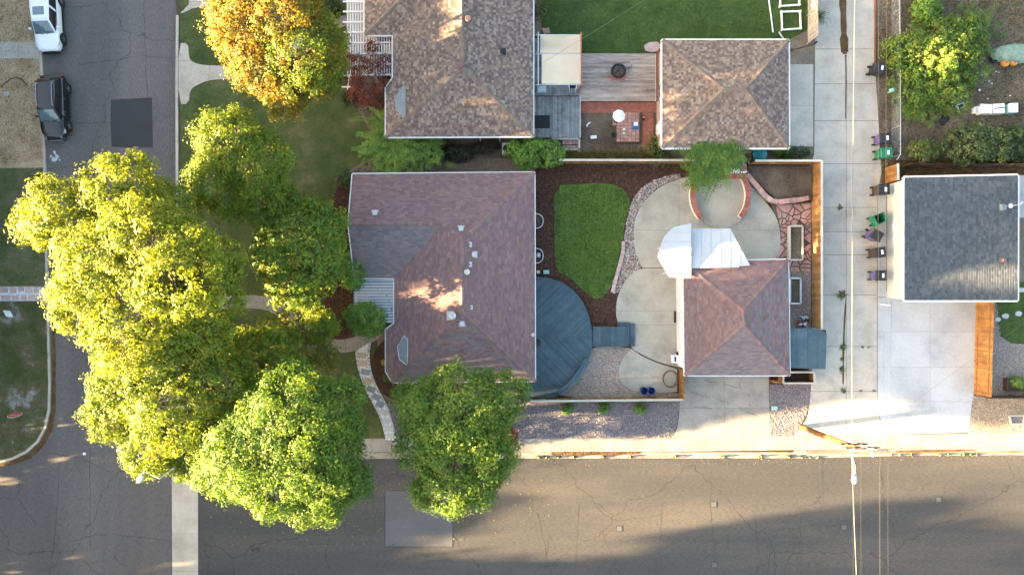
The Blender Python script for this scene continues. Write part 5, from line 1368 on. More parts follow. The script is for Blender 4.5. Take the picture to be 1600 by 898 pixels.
c0 = W(993.5, 196, .4); obj('body', MB().box((c0[0], c0[1], .05), (.36, .46, .3), 0, taper=1.06), M['plastic_blue'], t); obj('lid', MB().box((c0[0], c0[1] + .12, .352), (.30, .24, .06)), M['plastic_white'], t)
obj('handle', MB().tube([(c0[0] - .2, c0[1] - .05, .3), (c0[0] - .22, c0[1] - .05, .44), (c0[0] + .22, c0[1] - .05, .44), (c0[0] + .2, c0[1] - .05, .3)], .015, 5), M['plastic_white'], t)
blob((*W2(975, 202.5), .05), .10, .14, 'plastic_white', 'flower_pot', 'small white pot on the pink pavers nearer the parasol', 'pot')
blob((*W2(975, 209), .05), .10, .14, 'plastic_white', 'flower_pot', 'small white pot on the pink pavers nearer the dirt bed', 'pot')
bw = W(958.5, 211.5)
tag(obj('black_bowl', MB().lathe((bw[0], bw[1], .01), [(.14, 0), (.19, .16), (.21, .16), (.21, .18), (.15, .18), (.12, .05), (.02, .05)], 18), M['black_iron'], None, True), 'round black bowl at the corner of the pavers', 'bowl')
tag(obj('white_tray', MB().box((*W2(927.5, 214.5), .02), (.46, .24, .06), .1, taper=.94), M['plastic_white']), 'white rectangular tray lying in the dirt garden', 'tray')
tag(obj('curved_white_pipe', MB().tube([W(917, 198, .06), W(917.6, 195.4, .08), W(919.5, 193, .09), W(922.5, 191.6, .08)], .05, 8), M['plastic_white']), 'curved white pipe piece lying in the dirt', 'pipe')
t = thing('garden_lantern', 'small black lantern standing on the red brick path', 'lantern', W(1006, 186))
c0 = W(1006, 186, .2); obj('body', MB().lathe((c0[0], c0[1], .03), [(.08, 0), (.08, .2), (.1, .22), (.04, .3)], 10), M['black_iron'], t); obj('top', MB().lathe((c0[0] - .02, c0[1] + .08, .32), [(.05, 0), (.02, .06)], 8), M['plastic_white'], t)
tag(obj('flat_rock', MB().prism(poly([(1006, 72), (1014, 67), (1026, 66), (1033, 71), (1031, 80), (1018, 83), (1008, 80)]), .0, .10), M['flagstone_pale']), 'broad pink flat rock at the deck corner by the garage', 'rock')
tag(obj('flat_rock', MB().prism(poly([(846, 45), (858, 44), (860, 52), (850, 54)]), .0, .07), M['flagstone']), 'small pink flat rock at the shade canopy post', 'rock')
tag(obj('teal_lid_tub', MB().lathe((*W2(1187, 241, .5), .0), [(.42, 0), (.52, .5), (.55, .52), (.5, .58), (.03, .62)], 26), M['plastic_teal'], None, True), 'round teal lidded tub behind the brown garage roof', 'tub')
t = thing('air_conditioner', 'grey boxy air conditioner half hidden by the leafy shrub', 'air conditioner', W(791, 232))
c0 = W(791.5, 232, .75); obj('case', MB().box((c0[0], c0[1], .03), (.66, .86, .70)), M['metal_grey'], t); obj('fan_guard', MB().lathe((c0[0], c0[1], .732), [(.27, 0), (.27, .03), (.03, .06)], 18), M['black_iron'], t)
# frames in the back lawn
def bed_frame(label, pts, m='plastic_white', r=.055, h=.14):
    t = thing('garden_bed_border', label, 'bed frame', W(*pts[0]))
    for a, b in zip(pts, pts[1:] + pts[:1]): obj('frame_bar', MB().bar(W(*a, h), W(*b, h), r * 2, r * 2), M[m], t)
    for a in pts: obj('corner_post', MB().box((*W2(*a, h), 0), (.13, .13, h + .09)), M[m], t)
bed_frame('white square garden bed frame nearer the brown garage', [(1221, 19), (1250, 18), (1251, 45), (1222, 47)])
bed_frame('white garden bed frame on the lawn farther from the brown garage', [(1219, -14), (1248, -15), (1249, 8), (1219, 10)])
tag(obj('white_pole', MB().tube([W(1200, -10, .06), W(1204, 20, .05), W(1208, 51, .04)], .05, 8), M['plastic_white']), 'long white pole lying on the green lawn', 'pole')
tag(obj('timber_stake', MB().bar(W(1217, 50, .05), W(1224, 61, .05), .1, .05), M['timber_pale']), 'short pale timber stake at the garage roof corner', 'stake')

# pergola of the brown-roofed house
t = thing('pergola', 'white slatted pergola against the brown-roofed house', 'pergola', W(575, 70))
zp = 2.55
for x in [543.5 + k * 4.05 for k in range(7)]: obj('slat', MB().bar(W(x, -20, zp), W(x, 119, zp), .07, .09), M['white_trim'], t)
for x in [572.5 + k * 4.0 for k in range(11)]: obj('slat', MB().bar(W(x, 57, zp), W(x, 119, zp), .07, .09), M['white_trim'], t)
for k, y in enumerate((3, 18.5, 35, 51)): obj('beam', MB().bar(W(536, y, zp + .1), W(568.5, y - .5, zp + .1), .09, .10), M['white_trim'], t)
for k, y in enumerate((68, 85, 102, 118)): obj('beam', MB().bar(W(536, y, zp + .1), W(613, y - 1.5, zp + .1), .09, .10), M['white_trim'], t)
obj('beam', MB().bar(W(534, 136, zp + .1), W(552, 136, zp + .1), .09, .1), M['white_trim'], t)
obj('slat', MB().bar(W(546, 119, zp), W(543, 140, zp), .07, .09), M['white_trim'], t)
for x, y in ((543.5, 10), (543.5, 68), (543.5, 118), (585, 118), (610, 118)): obj('post', MB().box((*W2(x, y, 2.5), 0), (.1, .1, zp - .05)), M['white_trim'], t)
struct('porch_slab', MB().prism(poly(rect(541, -40, 640, 119)), -.02, .035), M['concrete_pad'], 'shaded porch slab below the white pergola')
# two round terracotta pots by the hedge
for i, (x, y, r_) in enumerate(((574, 157, .12), (572, 169, .15))):
    tag(obj('clay_pot', MB().lathe((*W2(x, y), 0), [(r_ * .7, 0), (r_, .25), (r_ * 1.1, .25), (r_ * 1.1, .3), (r_ * .8, .3), (r_ * .7, .22), (.02, .22)], 14), M['paver_red'], None, True), ('small round clay pot by the yucca', 'larger round clay pot by the juniper')[i], 'pot')
# ---------------------------------------------------------------- cars (front towards -y, built at the origin)
def loft(secs, close=True):
    mb = MB(); n = len(secs[0])
    for s_ in secs: mb.v += s_
    for i in range(len(secs) - 1):
        for k in range(n - 1 if not close else n):
            a, b = i * n + k, i * n + (k + 1) % n
            mb.f.append((a, a + n, b + n, b)); mb.c.append(None)
    mb.f.append(tuple(range(n))); mb.c.append(None)
    e = (len(secs) - 1) * n; mb.f.append(tuple(range(e + n - 1, e - 1, -1))); mb.c.append(None)
    return mb
def subsurf(o, lv=2):
    m = o.modifiers.new('smooth', 'SUBSURF'); m.levels = lv; m.render_levels = lv
    o.data.polygons.foreach_set('use_smooth', [True] * len(o.data.polygons))
def car(label, paint, L, wd, hgt, loc, rz, rails=False, sunroof=False, belt='chrome', boxy=.0, group=None):
    t = thing('parked_car', label, 'car', (0, 0, 0)); hw = wd / 2; f = L / 2
    zb = .30
    # (y, half width, top z) from the rear (+y) to the front (-y)
    st_ = [(f, .72, .95), (f - .05, .86, 1.02), (f - .35, .97, 1.06), (f - 1.2, 1.0, 1.05), (f - 2.2, 1.0, 1.03), (-f + 1.62, 1.0, 1.04), (-f + 1.0, .98, 1.02), (-f + .45, .93, .93), (-f + .12, .82, .82), (-f, .66, .70)]
    secs = []
    for i, (y, k, zt) in enumerate(st_):
        h = hw * k; z0 = zb + (.1 if i in (0, len(st_) - 1) else 0)
        half = [(h * .90, z0), (h * .99, z0 + .12), (h, .62), (h * .985, min(.86, zt - .06)), (h * .90, zt - .015), (h * .5, zt + .02)]
        secs.append([(x, y, z) for x, z in half] + [(-x, y, z) for x, z in half[::-1]])
    b = obj('body', loft(secs), M[paint], t); subsurf(b)
    # cabin: belt loop and roof loop
    yr0, yr1 = f - .22, f - .62 + boxy * .3          # rear window foot / head
    yw1, yw0 = -f + 2.02, -f + 1.18                    # windscreen head / foot
    zb_, zr = 1.0, hgt
    hb, hr = hw * .93, hw * .71
    def ring4(y0, y1, h, z): return [(h, y0, z), (h * 1.02, (y0 + y1) / 2, z), (h * .9, y1, z), (-h * .9, y1, z), (-h * 1.02, (y0 + y1) / 2, z), (-h, y0, z)]
    lo = ring4(yr0, yw0, hb, zb_); mi = ring4(yr1 + .03, yw1 - .05, hr * 1.04, zr - .07); hi = ring4(yr1 - .12, yw1 + .12, hr * .9, zr)
    mb = MB(); mb.v = lo + mi + hi; n = 6
    for i in range(2):
        for k in range(n):
            a, b_ = i * n + k, i * n + (k + 1) % n; mb.f.append((a, a + n, b_ + n, b_)); mb.c.append(None)
    mb.f.append(tuple(range(17, 11, -1))); mb.c.append(None)
    cab = obj('cabin', mb, M[paint], t); bv = cab.modifiers.new('bevel', 'BEVEL'); bv.width = .09; bv.segments = 4; bv.limit_method = 'NONE'
    cab.data.polygons.foreach_set('use_smooth', [True] * len(cab.data.polygons))
    def pane(name, q, m, inset=(.07, .07), lift=.02):
        q = [Vector(p) for p in q]; c = sum(q, Vector()) / 4; nn = (q[1] - q[0]).cross(q[3] - q[0]).normalized()
        if nn.dot(c - Vector((0, (yr0 + yw0) / 2, 1.2))) < 0: nn = -nn
        e = [p + (c - p).normalized() * (inset[0] * 1.6) + nn * lift for p in q]
        # small grid with a bulge so reflections bend
        g = MB(); N_ = 5; V = {}
        for i in range(N_ + 1):
            for j in range(N_ + 1):
                u, v = i / N_, j / N_
                p = e[0] * (1 - u) * (1 - v) + e[1] * u * (1 - v) + e[2] * u * v + e[3] * (1 - u) * v
                V[i, j] = p + nn * (.035 * math.sin(math.pi * u) * math.sin(math.pi * v))
        for i in range(N_):
            for j in range(N_):
                w_ = [V[i, j], V[i + 1, j], V[i + 1, j + 1], V[i, j + 1]]
                if (w_[1] - w_[0]).cross(w_[2] - w_[0]).dot(nn) < 0: w_ = w_[::-1]
                g.face(w_)
        return obj(name, g, M[m], t, True)
    wi = pane('windscreen', [lo[2], lo[3], mi[3], mi[2]], 'glass_screen', (.05, .05))
    c = Vector(lo[2]).lerp(Vector(lo[3]), .5)
    for s_ in (-1, 1): obj('wiper', MB().bar((s_ * .1, c.y - .02, c.z + .06), (s_ * .6, c.y + .10, c.z + .12), .03, .02), M['black_iron'], wi)
    pane('rear_window', [lo[5], lo[0], mi[0], mi[5]], 'glass_dark', (.08, .08))
    for s_ in (0, 1):
        a = [lo[0], lo[1], mi[1], mi[0]] if s_ == 0 else [lo[5], lo[4], mi[4], mi[5]]
        b2 = [lo[1], lo[2], mi[2], mi[1]] if s_ == 0 else [lo[4], lo[3], mi[3], mi[4]]
        pane('side_window', a, 'glass_dark', (.06, .06)); pane('side_window', b2, 'glass_dark', (.06, .06))
        x = (hb * 1.02 + .01) * (1 if s_ == 0 else -1)
        obj('belt_trim', MB().bar((x, yr0 - .1, zb_ + .03), (x, yw0 + .45, zb_ + .03), .03, .035), M[belt], t)
        sx = 1 if s_ == 0 else -1
        mir = obj('mirror', MB().box((sx * (hw + .10), yw0 + .42, 1.0), (.22, .13, .15), taper=.85), M[paint], t)
        obj('mirror_arm', MB().bar((sx * (hw * .92), yw0 + .42, 1.03), (sx * (hw + .05), yw0 + .42, 1.04), .05, .05), M['black_iron'], mir)
        for yd in (f - 1.75, f - 2.75):
            obj('door_handle', MB().bar((sx * (hw + .012), yd - .1, .86), (sx * (hw + .012), yd + .1, .86), .02, .03), M[belt if belt == 'chrome' else paint], t)
        obj('sill', MB().bar((sx * hw * .985, f - .9, .33), (sx * hw * .985, -f + .9, .33), .06, .13), M['rubber'], t)
        hl = obj('headlight', MB().face([(sx * hw * .60, -f + .10, .78), (sx * hw * .90, -f + .36, .84), (sx * hw * .93, -f + .44, .74), (sx * hw * .62, -f + .05, .66)]) or MB(), M['lamp_clear'], t) if False else None
        mb = MB(); q = [(sx * hw * .55, -f + .085, .80), (sx * hw * .86, -f + .34, .885), (sx * hw * .955, -f + .62, .88), (sx * hw * .955, -f + .44, .72), (sx * hw * .62, -f - .0, .67)]
        mb.face(q if sx < 0 else q[::-1]); mb.face([(x_, y_ + .1, z_ - .06) for x_, y_, z_ in (q[::-1] if sx < 0 else q)])
        for i in range(5): p_, r_ = q[i - 1], q[i]; mb.face([p_, r_, (r_[0], r_[1] + .1, r_[2] - .06), (p_[0], p_[1] + .1, p_[2] - .06)])
        obj('headlight', mb, M['lamp_clear'], t)
        obj('taillight', MB().box((sx * hw * .80, f - .05, .74), (.16, .08, .2)), M['lamp_red'], t)
        for yw in (-f + .98, f - .88):
            arch = MB(); arch.tube([(sx * (hw - .2), yw, .37), (sx * (hw + .004), yw, .37)], .43, 24)
            obj('wheel_arch', arch, M['rubber'], t)
            w_ = obj('wheel', MB().tube([(sx * (hw - .22), yw, .36), (sx * (hw - .03), yw, .36)], .22, 20), M['black_iron'], t)
            ty = MB(); prof = [(.235, -.2), (.33, -.21), (.365, -.17), (.365, -.05), (.33, .0), (.25, .012), (.235, -.01)]
            for i in range(len(prof) - 1):
                for k in range(28):
                    a0, a1 = 6.283 * k / 28, 6.283 * (k + 1) / 28
                    (r0, d0), (r1, d1) = prof[i], prof[i + 1]
                    q = [(sx * (hw + d + .01), yw + r * math.cos(a_), .366 + r * math.sin(a_)) for r, d, a_ in ((r0, d0, a0), (r1, d1, a0), (r1, d1, a1), (r0, d0, a1))]
                    ty.face(q if sx > 0 else q[::-1])
            obj('tyre', ty, M['rubber'], w_, True)
            rm = MB()
            for k in range(5):
                a0 = 6.283 * k / 5 + .3
                rm.bar((sx * (hw - .0), yw + .04 * math.cos(a0), .366 + .04 * math.sin(a0)), (sx * (hw - .005), yw + .235 * math.cos(a0), .366 + .235 * math.sin(a0)), .075, .03)
            rm.tube([(sx * (hw - .03), yw, .366), (sx * (hw + .012), yw, .366)], .055, 12)
            obj('rim', rm, M['alloy'], w_)
        if rails:
            xr = sx * hr * .86
            obj('roof_rail', MB().tube([(xr, yr1 - .12, zr - .02), (xr, yr1 - .3, zr + .05), (xr, (yr1 + yw1) / 2, zr + .06), (xr, yw1 + .32, zr + .045), (xr, yw1 + .14, zr - .03)], .024, 8), M['chrome'], t)
    obj('front_bumper', MB().bar((-hw * .62, -f - .015, .46), (hw * .62, -f - .015, .46), .12, .2), M['black_iron'], t)
    obj('grille', MB().bar((-hw * .45, -f + .005, .62), (hw * .45, -f + .005, .62), .06, .12), M['black_iron'], t)
    obj('rear_bumper', MB().bar((-hw * .68, f + .02, .5), (hw * .68, f + .02, .5), .12, .2), M['black_iron'], t)
    if belt == 'chrome': obj('bumper_trim', MB().tube([(-hw * .72, -f + .12, .5), (-hw * .5, -f - .07, .47), (hw * .5, -f - .07, .47), (hw * .72, -f + .12, .5)], .022, 6), M['chrome'], t)
    if sunroof: obj('sunroof', MB().box((0, yw1 + .62, zr - .012), (hr * 1.25, .6, .02)), M['glass_screen'], t)
    obj('underbody', MB().box((0, 0, .22), (wd * .8, L * .86, .2)), M['rubber'], t)
    t.location = loc; t.rotation_euler = (0, 0, rz)
    return t
g = 'cars parked along the kerb'
car('black sport utility car with silver roof rails parked against the kerb', 'paint_black_car', 4.62, 1.86, 1.70, (*W2(91.5, 171), ROADZ), math.radians(1.5), rails=True, group=g)
car('white sport utility car with a sunroof parked by the concrete walk', 'paint_white_car', 4.62, 1.86, 1.66, (*W2(82, 36.5), ROADZ), math.radians(3.5), sunroof=True, belt='black_iron', group=g)

# ---------------------------------------------------------------- wheeled bins (handle towards -x, built at the origin)
def bin_(label, x, y, rz, body, lid, plate=True, opened=False, z=.03):
    t = thing('wheeled_bin', label, 'wheeled bin', (0, 0, 0)); h = 1.02
    mb = MB()
    lo = [(-.27, -.22), (.24, -.24), (.24, .24), (-.27, .22)]; hi = [(-.34, -.29), (.34, -.30), (.34, .30), (-.34, .29)]
    n = 4; mb.v = [(a, b, .07) for a, b in lo] + [(a, b, h) for a, b in hi] + [(a * .9, b * .9, h) for a, b in hi] + [(a * .85, b * .85, .2) for a, b in lo]
    for i in range(3):
        for k in range(4): a, b = i * 4 + k, i * 4 + (k + 1) % 4; mb.f.append((a, b, b + 4, a + 4)); mb.c.append(None)
    mb.f += [(3, 2, 1, 0), (12, 13, 14, 15)]; mb.c += [None, None]
    bd = obj('body', mb, M[body], t); bv = bd.modifiers.new('bevel', 'BEVEL'); bv.width = .025; bv.segments = 2
    if not opened:
        mb = MB(); q0 = [(-.36, -.31), (.37, -.32), (.37, .32), (-.36, .31)]
        mb.v = [(a, b, h + .005) for a, b in q0] + [(a, b, h + .05) for a, b in q0] + [(a * .8, b * .8, h + .10) for a, b in q0]
        for i in range(2):
            for k in range(4): a, b = i * 4 + k, i * 4 + (k + 1) % 4; mb.f.append((a, b, b + 4, a + 4)); mb.c.append(None)
        mb.f += [(3, 2, 1, 0), (8, 9, 10, 11)]; mb.c += [None, None]
        ld = obj('lid', mb, M[lid], t); bv = ld.modifiers.new('bevel', 'BEVEL'); bv.width = .02; bv.segments = 2
        if plate: obj('label_plate', MB().box((.10, .0, h + .101), (.13, .26, .006)), M['sign_white'], ld)
    else:
        ld = obj('lid', MB().box((-.40, 0, .42), (.05, .62, .68)), M[lid], t)
        obj('rubbish', MB().box((0, 0, .3), (.46, .4, .16), taper=.8), M['mat_dark'], t)
    obj('handle', MB().tube([(-.36, -.24, .96), (-.46, -.22, .99), (-.46, .22, .99), (-.36, .24, .96)], .02, 6), M[body], t)
    for s_ in (-1, 1):
        w_ = obj('wheel', MB().tube([(-.30, s_ * .20, .13), (-.30, s_ * .28, .13)], .13, 16), M['rubber'], t)
        obj('hub', MB().tube([(-.30, s_ * .281, .13), (-.30, s_ * .29, .13)], .06, 10), M['alloy'], w_)
    p = W2(x, y, .9); t.location = (p[0], p[1], z); t.rotation_euler = (0, 0, rz); t.scale = (1.2, 1.2, 1.06)
    return t
D = math.radians
bin_('black bin standing alone beside the yellow green bush', 1373, 107.5, D(-12), 'bin_black', 'bin_black', z=.0)
bin_('purple bin with black lid next to the green recycling bin', 1381, 217, D(2), 'bin_purple', 'bin_black', z=.0)
bin_('green lidded bin standing against the chain-link fence', 1382.5, 239.5, D(5), 'bin_green', 'bin_green', z=.0)
bin_('black bin with a brown base by the cedar panel', 1378, 297, D(0), 'bin_brown', 'bin_black')
bin_('green bin standing open with its lid hanging down', 1374.5, 341.5, D(24), 'bin_green', 'bin_green', opened=True)
bin_('purple bin turned askew with a plain black lid', 1367, 367.5, D(-30), 'bin_purple', 'bin_black', plate=False)
bin_('black and brown bin between the two purple bins', 1372.5, 394.5, D(7), 'bin_brown', 'bin_black')
bin_('purple bin squared up at the driveway end of the row', 1374, 430.5, D(0), 'bin_purple', 'bin_black')

# ---------------------------------------------------------------- utility pole, wires, lamps
pb = W2(1252.5, 667); ptop = W(1363, 709, 10.3)
def pole_at(z): k = z / 10.3; return (pb[0] + (ptop[0] - pb[0]) * k, pb[1] + (ptop[1] - pb[1]) * k, z)
t = thing('utility_pole', 'brown timber utility pole with crossarms leaning over the alley mouth', 'utility pole', (*pb, 0))
obj('pole', MB().tube([pole_at(z) for z in (-.1, 3, 6, 8.5, 10.3)], [.20, .185, .165, .15, .14], 14), M['pole_wood'], t, True)
obj('metal_band', MB().tube([pole_at(4.9), pole_at(5.1)], .185, 14), M['rust_brown'], t)
ARM = []
for z, x0_, x1_, m in ((9.9, -1.15, 1.15, 'wood_grey'), (9.2, -1.25, 1.0, 'wood_dark'), (7.9, -.95, .95, 'wood_dark')):
    c = pole_at(z); o_ = .17
    a = obj('crossarm', MB().bar((c[0] + x0_, c[1] + o_, z), (c[0] + x1_, c[1] + o_, z), .10, .12), M[m], t)
    for k in (x0_ + .1, x0_ * .5, x1_ * .5, x1_ - .1):
        obj('insulator', MB().lathe((c[0] + k, c[1] + o_, z + .06), [(.035, 0), (.05, .05), (.03, .08), (.045, .12), (.02, .15)], 8), M['wood_grey'], a)
        ARM.append((c[0] + k, c[1] + o_, z + .2))
    obj('brace', MB().bar((c[0] + x0_ * .5, c[1] + o_ + .06, z - .04), (c[0] - .02, c[1] + .12, z - .5), .04, .02), M['metal_galv'], t)
    obj('brace', MB().bar((c[0] + x1_ * .5, c[1] + o_ + .06, z - .04), (c[0] + .02, c[1] + .12, z - .5), .04, .02), M['metal_galv'], t)
obj('pole_cap', MB().lathe((ptop[0], ptop[1], 10.3), [(.16, 0), (.16, .04), (.05, .1)], 14), M['metal_galv'], t)
# street lamp on the pole
c = pole_at(7.6); hd_ = W(1335, 746, 7.9)
lm = thing('street_lamp', 'white cobra-head street lamp reaching from the utility pole over the street', 'street lamp', c)
obj('arm', MB().tube([c, (c[0] - .15, c[1] - .3, 7.85), ((c[0] * .3 + hd_[0] * .7), (c[1] * .4 + hd_[1] * .6), 8.0), (hd_[0] - .02, hd_[1] + .4, 7.95)], .045, 8), M['metal_white'], lm)
def lamp_head(t, c, rz):
    mb = MB(); n = 14; prof = [(-.48, .05), (-.36, .10), (-.1, .17), (.15, .20), (.32, .15), (.4, .04)]
    for i, (y, r) in enumerate(prof):
        for k in range(n):
            a = 6.283 * k / n; x_, y_ = r * math.cos(a), y; z_ = r * .55 * math.sin(a)
            mb.v.append((c[0] + x_ * math.cos(rz) - y_ * math.sin(rz), c[1] + x_ * math.sin(rz) + y_ * math.cos(rz), c[2] + z_))
    for i in range(len(prof) - 1):
        for k in range(n): a, b = i * n + k, i * n + (k + 1) % n; mb.f.append((a, b, b + n, a + n)); mb.c.append(None)
    mb.f.append(tuple(range(n - 1, -1, -1))); mb.f.append(tuple(range(len(prof) * n - n, len(prof) * n))); mb.c += [None, None]
    h = obj('lamp_head', mb, M['metal_white'], t, True)
    lx, ly = 0, .12
    obj('lens', MB().lathe((c[0] - ly * math.sin(rz), c[1] + ly * math.cos(rz), c[2] - .16), [(.03, 0), (.11, .03), (.14, .09)], 12), M['lamp_clear'], h)
    obj('photocell', MB().lathe((c[0] + .2 * math.sin(rz), c[1] - .2 * math.cos(rz), c[2] + .07), [(.05, 0), (.05, .06), (.03, .07)], 10), M['black_iron'], h)
lamp_head(lm, hd_, math.pi)
# corner street lamp, its pole under the trees
hd2 = W(221, 745, 8.4); pbase = W2(352, 688)
lm = thing('street_lamp', 'white street lamp head poking out from under the corner tree', 'street lamp', (*pbase, 0))
obj('pole', MB().tube([(*pbase, -.05), (*pbase, 4), (*pbase, 8.1)], [.11, .09, .07], 10), M['metal_galv'], lm, True)
obj('arm', MB().tube([(*pbase, 8.0), (pbase[0] - .6, pbase[1] - .5, 8.5), (hd2[0] + .25, hd2[1] + .35, 8.45)], .035, 8), M['metal_galv'], lm)
lamp_head(lm, hd2, math.radians(148))
# wires: each a sagging span
def wire(label, a, b, r, m, sag=.3, n=14):
    pts = []
    for i in range(n + 1):
        u = i / n; p = Vector(a).lerp(Vector(b), u); p.z -= sag * 4 * u * (1 - u); pts.append(p)
    return tag(obj('overhead_wire', MB().tube(pts, r, 5), M[m]), label, 'wire')
c75 = pole_at(7.4)
wire('thick pale cable strung above the alley up to the pole', (c75[0] + .15, c75[1], 7.45), W(1336, -40, 7.3), .018, 'cable_white', .12)
wire('thick pale cable strung from the pole across the street', (c75[0] + .15, c75[1], 7.40), W(1341, 960, 7.4), .022, 'cable_white', .05)
for i, k in enumerate((0, 2, 3)):
    wire('thin wire running over the alley from the crossarm', ARM[k], (ARM[k][0], 24.0, ARM[k][2]), .004, 'cable_grey', .25)['group'] = 'thin wires over the alley'
for i, k in enumerate((0, 1, 2, 3, 7)):
    wire('thin wire crossing the street from the crossarm', ARM[k], (ARM[k][0] + .1, -24.5, ARM[k][2]), .004, 'cable_grey', .1)['group'] = 'thin wires over the street'
wire('twisted service wire dropping from the pole to the blue deck mast', pole_at(7.9), MAST, .005, 'cable_grey', .6)
wire('service wire running past the canvas shade over the green lawn', W(845, 100, 3.4), W(1100, -60, 5.6), .009, 'cable_white', .3)
wire('service wire crossing the white driveway towards the garden', pole_at(8.3), W(1700, 440, 5.2), .005, 'cable_grey', .6)

# ---------------------------------------------------------------- signs
LET = {'S': ['01110', '10001', '10000', '01110', '00001', '10001', '01110'], 'T': ['11111', '00100', '00100', '00100', '00100', '00100', '00100'],
       'O': ['01110', '10001', '10001', '10001', '10001', '10001', '01110'], 'P': ['11110', '10001', '10001', '11110', '10000', '10000', '10000']}
sx_, sy_ = W2(62, 634)
t = thing('stop_sign', 'red octagonal stop sign on a steel post at the corner lawn', 'road sign', (sx_, sy_, 0))
sc0 = W(23, 648, 2.55)
sx_, sy_ = sc0[0], sc0[1]; t.location = (sx_, sy_, 0); BASE[t.name] = (sx_, sy_, 0)
tilt = math.radians(14)
def sgn(u, v, dpt): return (sx_ + u, sy_ + dpt * math.cos(tilt) + v * math.sin(tilt) * -1, 2.55 + v * math.cos(tilt) + dpt * math.sin(tilt))
def plate(name, pts, d0, d1, m, par):
    mb = MB(); a = [sgn(u, v, d1) for u, v in pts]; b = [sgn(u, v, d0) for u, v in pts]
    mb.face(a[::-1]); mb.face(b)
    for i in range(len(pts)): mb.face([a[i - 1], a[i], b[i], b[i - 1]])
    return obj(name, mb, M[m], par)
oc = lambda r: [(r * math.cos(math.pi / 8 + k * math.pi / 4), r * math.sin(math.pi / 8 + k * math.pi / 4)) for k in range(8)]
obj('post', MB().box((sx_, sy_ - .06, -.02), (.05, .04, 2.9)), M['flashing'], t)
pl_ = plate('sign_border', oc(.47), -.01, .004, 'sign_white', t)
plate('sign_face', oc(.44), .004, .008, 'sign_red', t)
mb = MB()
for i, chh in enumerate('STOP'):
    for r_, row in enumerate(LET[chh]):
        for c_, bit in enumerate(row):
            if bit == '1':
                u = .31 - i * .166 - c_ * .0265; v = .14 - r_ * .04      # read from the street side (the camera sees the +y face)
                a = [sgn(u, v, .012), sgn(u - .028, v, .012), sgn(u - .028, v - .041, .012), sgn(u, v - .041, .012)]
                mb.face(a)
obj('lettering', mb, M['sign_white'], t)
t = thing('yard_sign', 'pale blue and white yard sign leaning on the corner lawn', 'yard sign', W(13, 490))
p0 = W(13, 490, .5); q = [(p0[0] - .30, p0[1] - .22, .30), (p0[0] + .18, p0[1] - .26, .26), (p0[0] + .30, p0[1] + .22, .75), (p0[0] - .18, p0[1] + .26, .80)]
mb = MB(); mb.face(q); mb.face([(x, y, z - .012) for x, y, z in q[::-1]])
for i in range(4): a, b = q[i - 1], q[i]; mb.face([(a[0], a[1], a[2] - .012), (b[0], b[1], b[2] - .012), b, a])
obj('panel', mb, M['sign_white'], t)
def bil(u, v, l=.006): a = np.array(q); p = a[0] * (1 - u) * (1 - v) + a[1] * u * (1 - v) + a[2] * u * v + a[3] * (1 - u) * v; return (p[0], p[1], p[2] + l)
mb = MB()
for v0, v1, u0, u1 in ((.68, .88, .1, .9), (.42, .56, .15, .8), (.2, .3, .15, .6)): mb.face([bil(u0, v0), bil(u1, v0), bil(u1, v1), bil(u0, v1)])
obj('printed_band', mb, M['sign_blue'], t)
for k in (-.2, .2): obj('stake', MB().tube([(p0[0] + k, p0[1] - .02, -.02), (p0[0] + k, p0[1] + .02, .5)], .012, 6), M['metal_galv'], t)

# ---------------------------------------------------------------- chain-link fence of the weedy yard
a, b = W2(1392, -20), W2(1393.5, 246)
t = thing('chain_link_fence', 'galvanised chain-link fence between the alley bins and the weedy yard', 'fence', ((a[0] + b[0]) / 2, (a[1] + b[1]) / 2, 0))
obj('top_rail', MB().tube([(a[0], a[1], 1.15), ((a[0] + b[0]) / 2 + .05, (a[1] + b[1]) / 2, 1.13), (b[0], b[1], 1.15)], .024, 8), M['metal_galv'], t)
for k in range(7):
    x, y = a[0] + (b[0] - a[0]) * k / 6, a[1] + (b[1] - a[1]) * k / 6; obj('post', MB().tube([(x, y, -.02), (x, y, 1.2)], .03, 8), M['metal_galv'], t)
mb = MB(); L_f = a[1] - b[1]; k = 0.0; s_ = .13
while k < L_f:
    for sg in (1, -1):
        y0_ = a[1] - k; y1_ = y0_ - 1.1 * sg
        if b[1] < y1_ < a[1]: mb.tube([(a[0] + .03, y0_, .03), (a[0] + .03, y1_, 1.13)], .004, 3, caps=False)
    k += s_
stuff(obj('wire_mesh', mb, M['metal_galv'], t))
obj('end_rail', MB().tube([(b[0], b[1], 1.15), W(1401, 250, 1.15)], .02, 6), M['metal_galv'], t)
o = struct('timber_edging', MB().box((*W2(1366.5, 45), -.02), (.10, 5.9, .12)), M['wood_red'], 'rusty timber edging along the alley')
tag(obj('mint_meter_tag', MB().box((*W2(1392.5, 143, 1.0), .75), (.30, .05, .42), .2).box((*W2(1391, 142, 1.0), 1.15), (.34, .22, .03), .2), M['plastic_mint']), 'mint green plastic tag hung on the chain-link fence', 'tag')

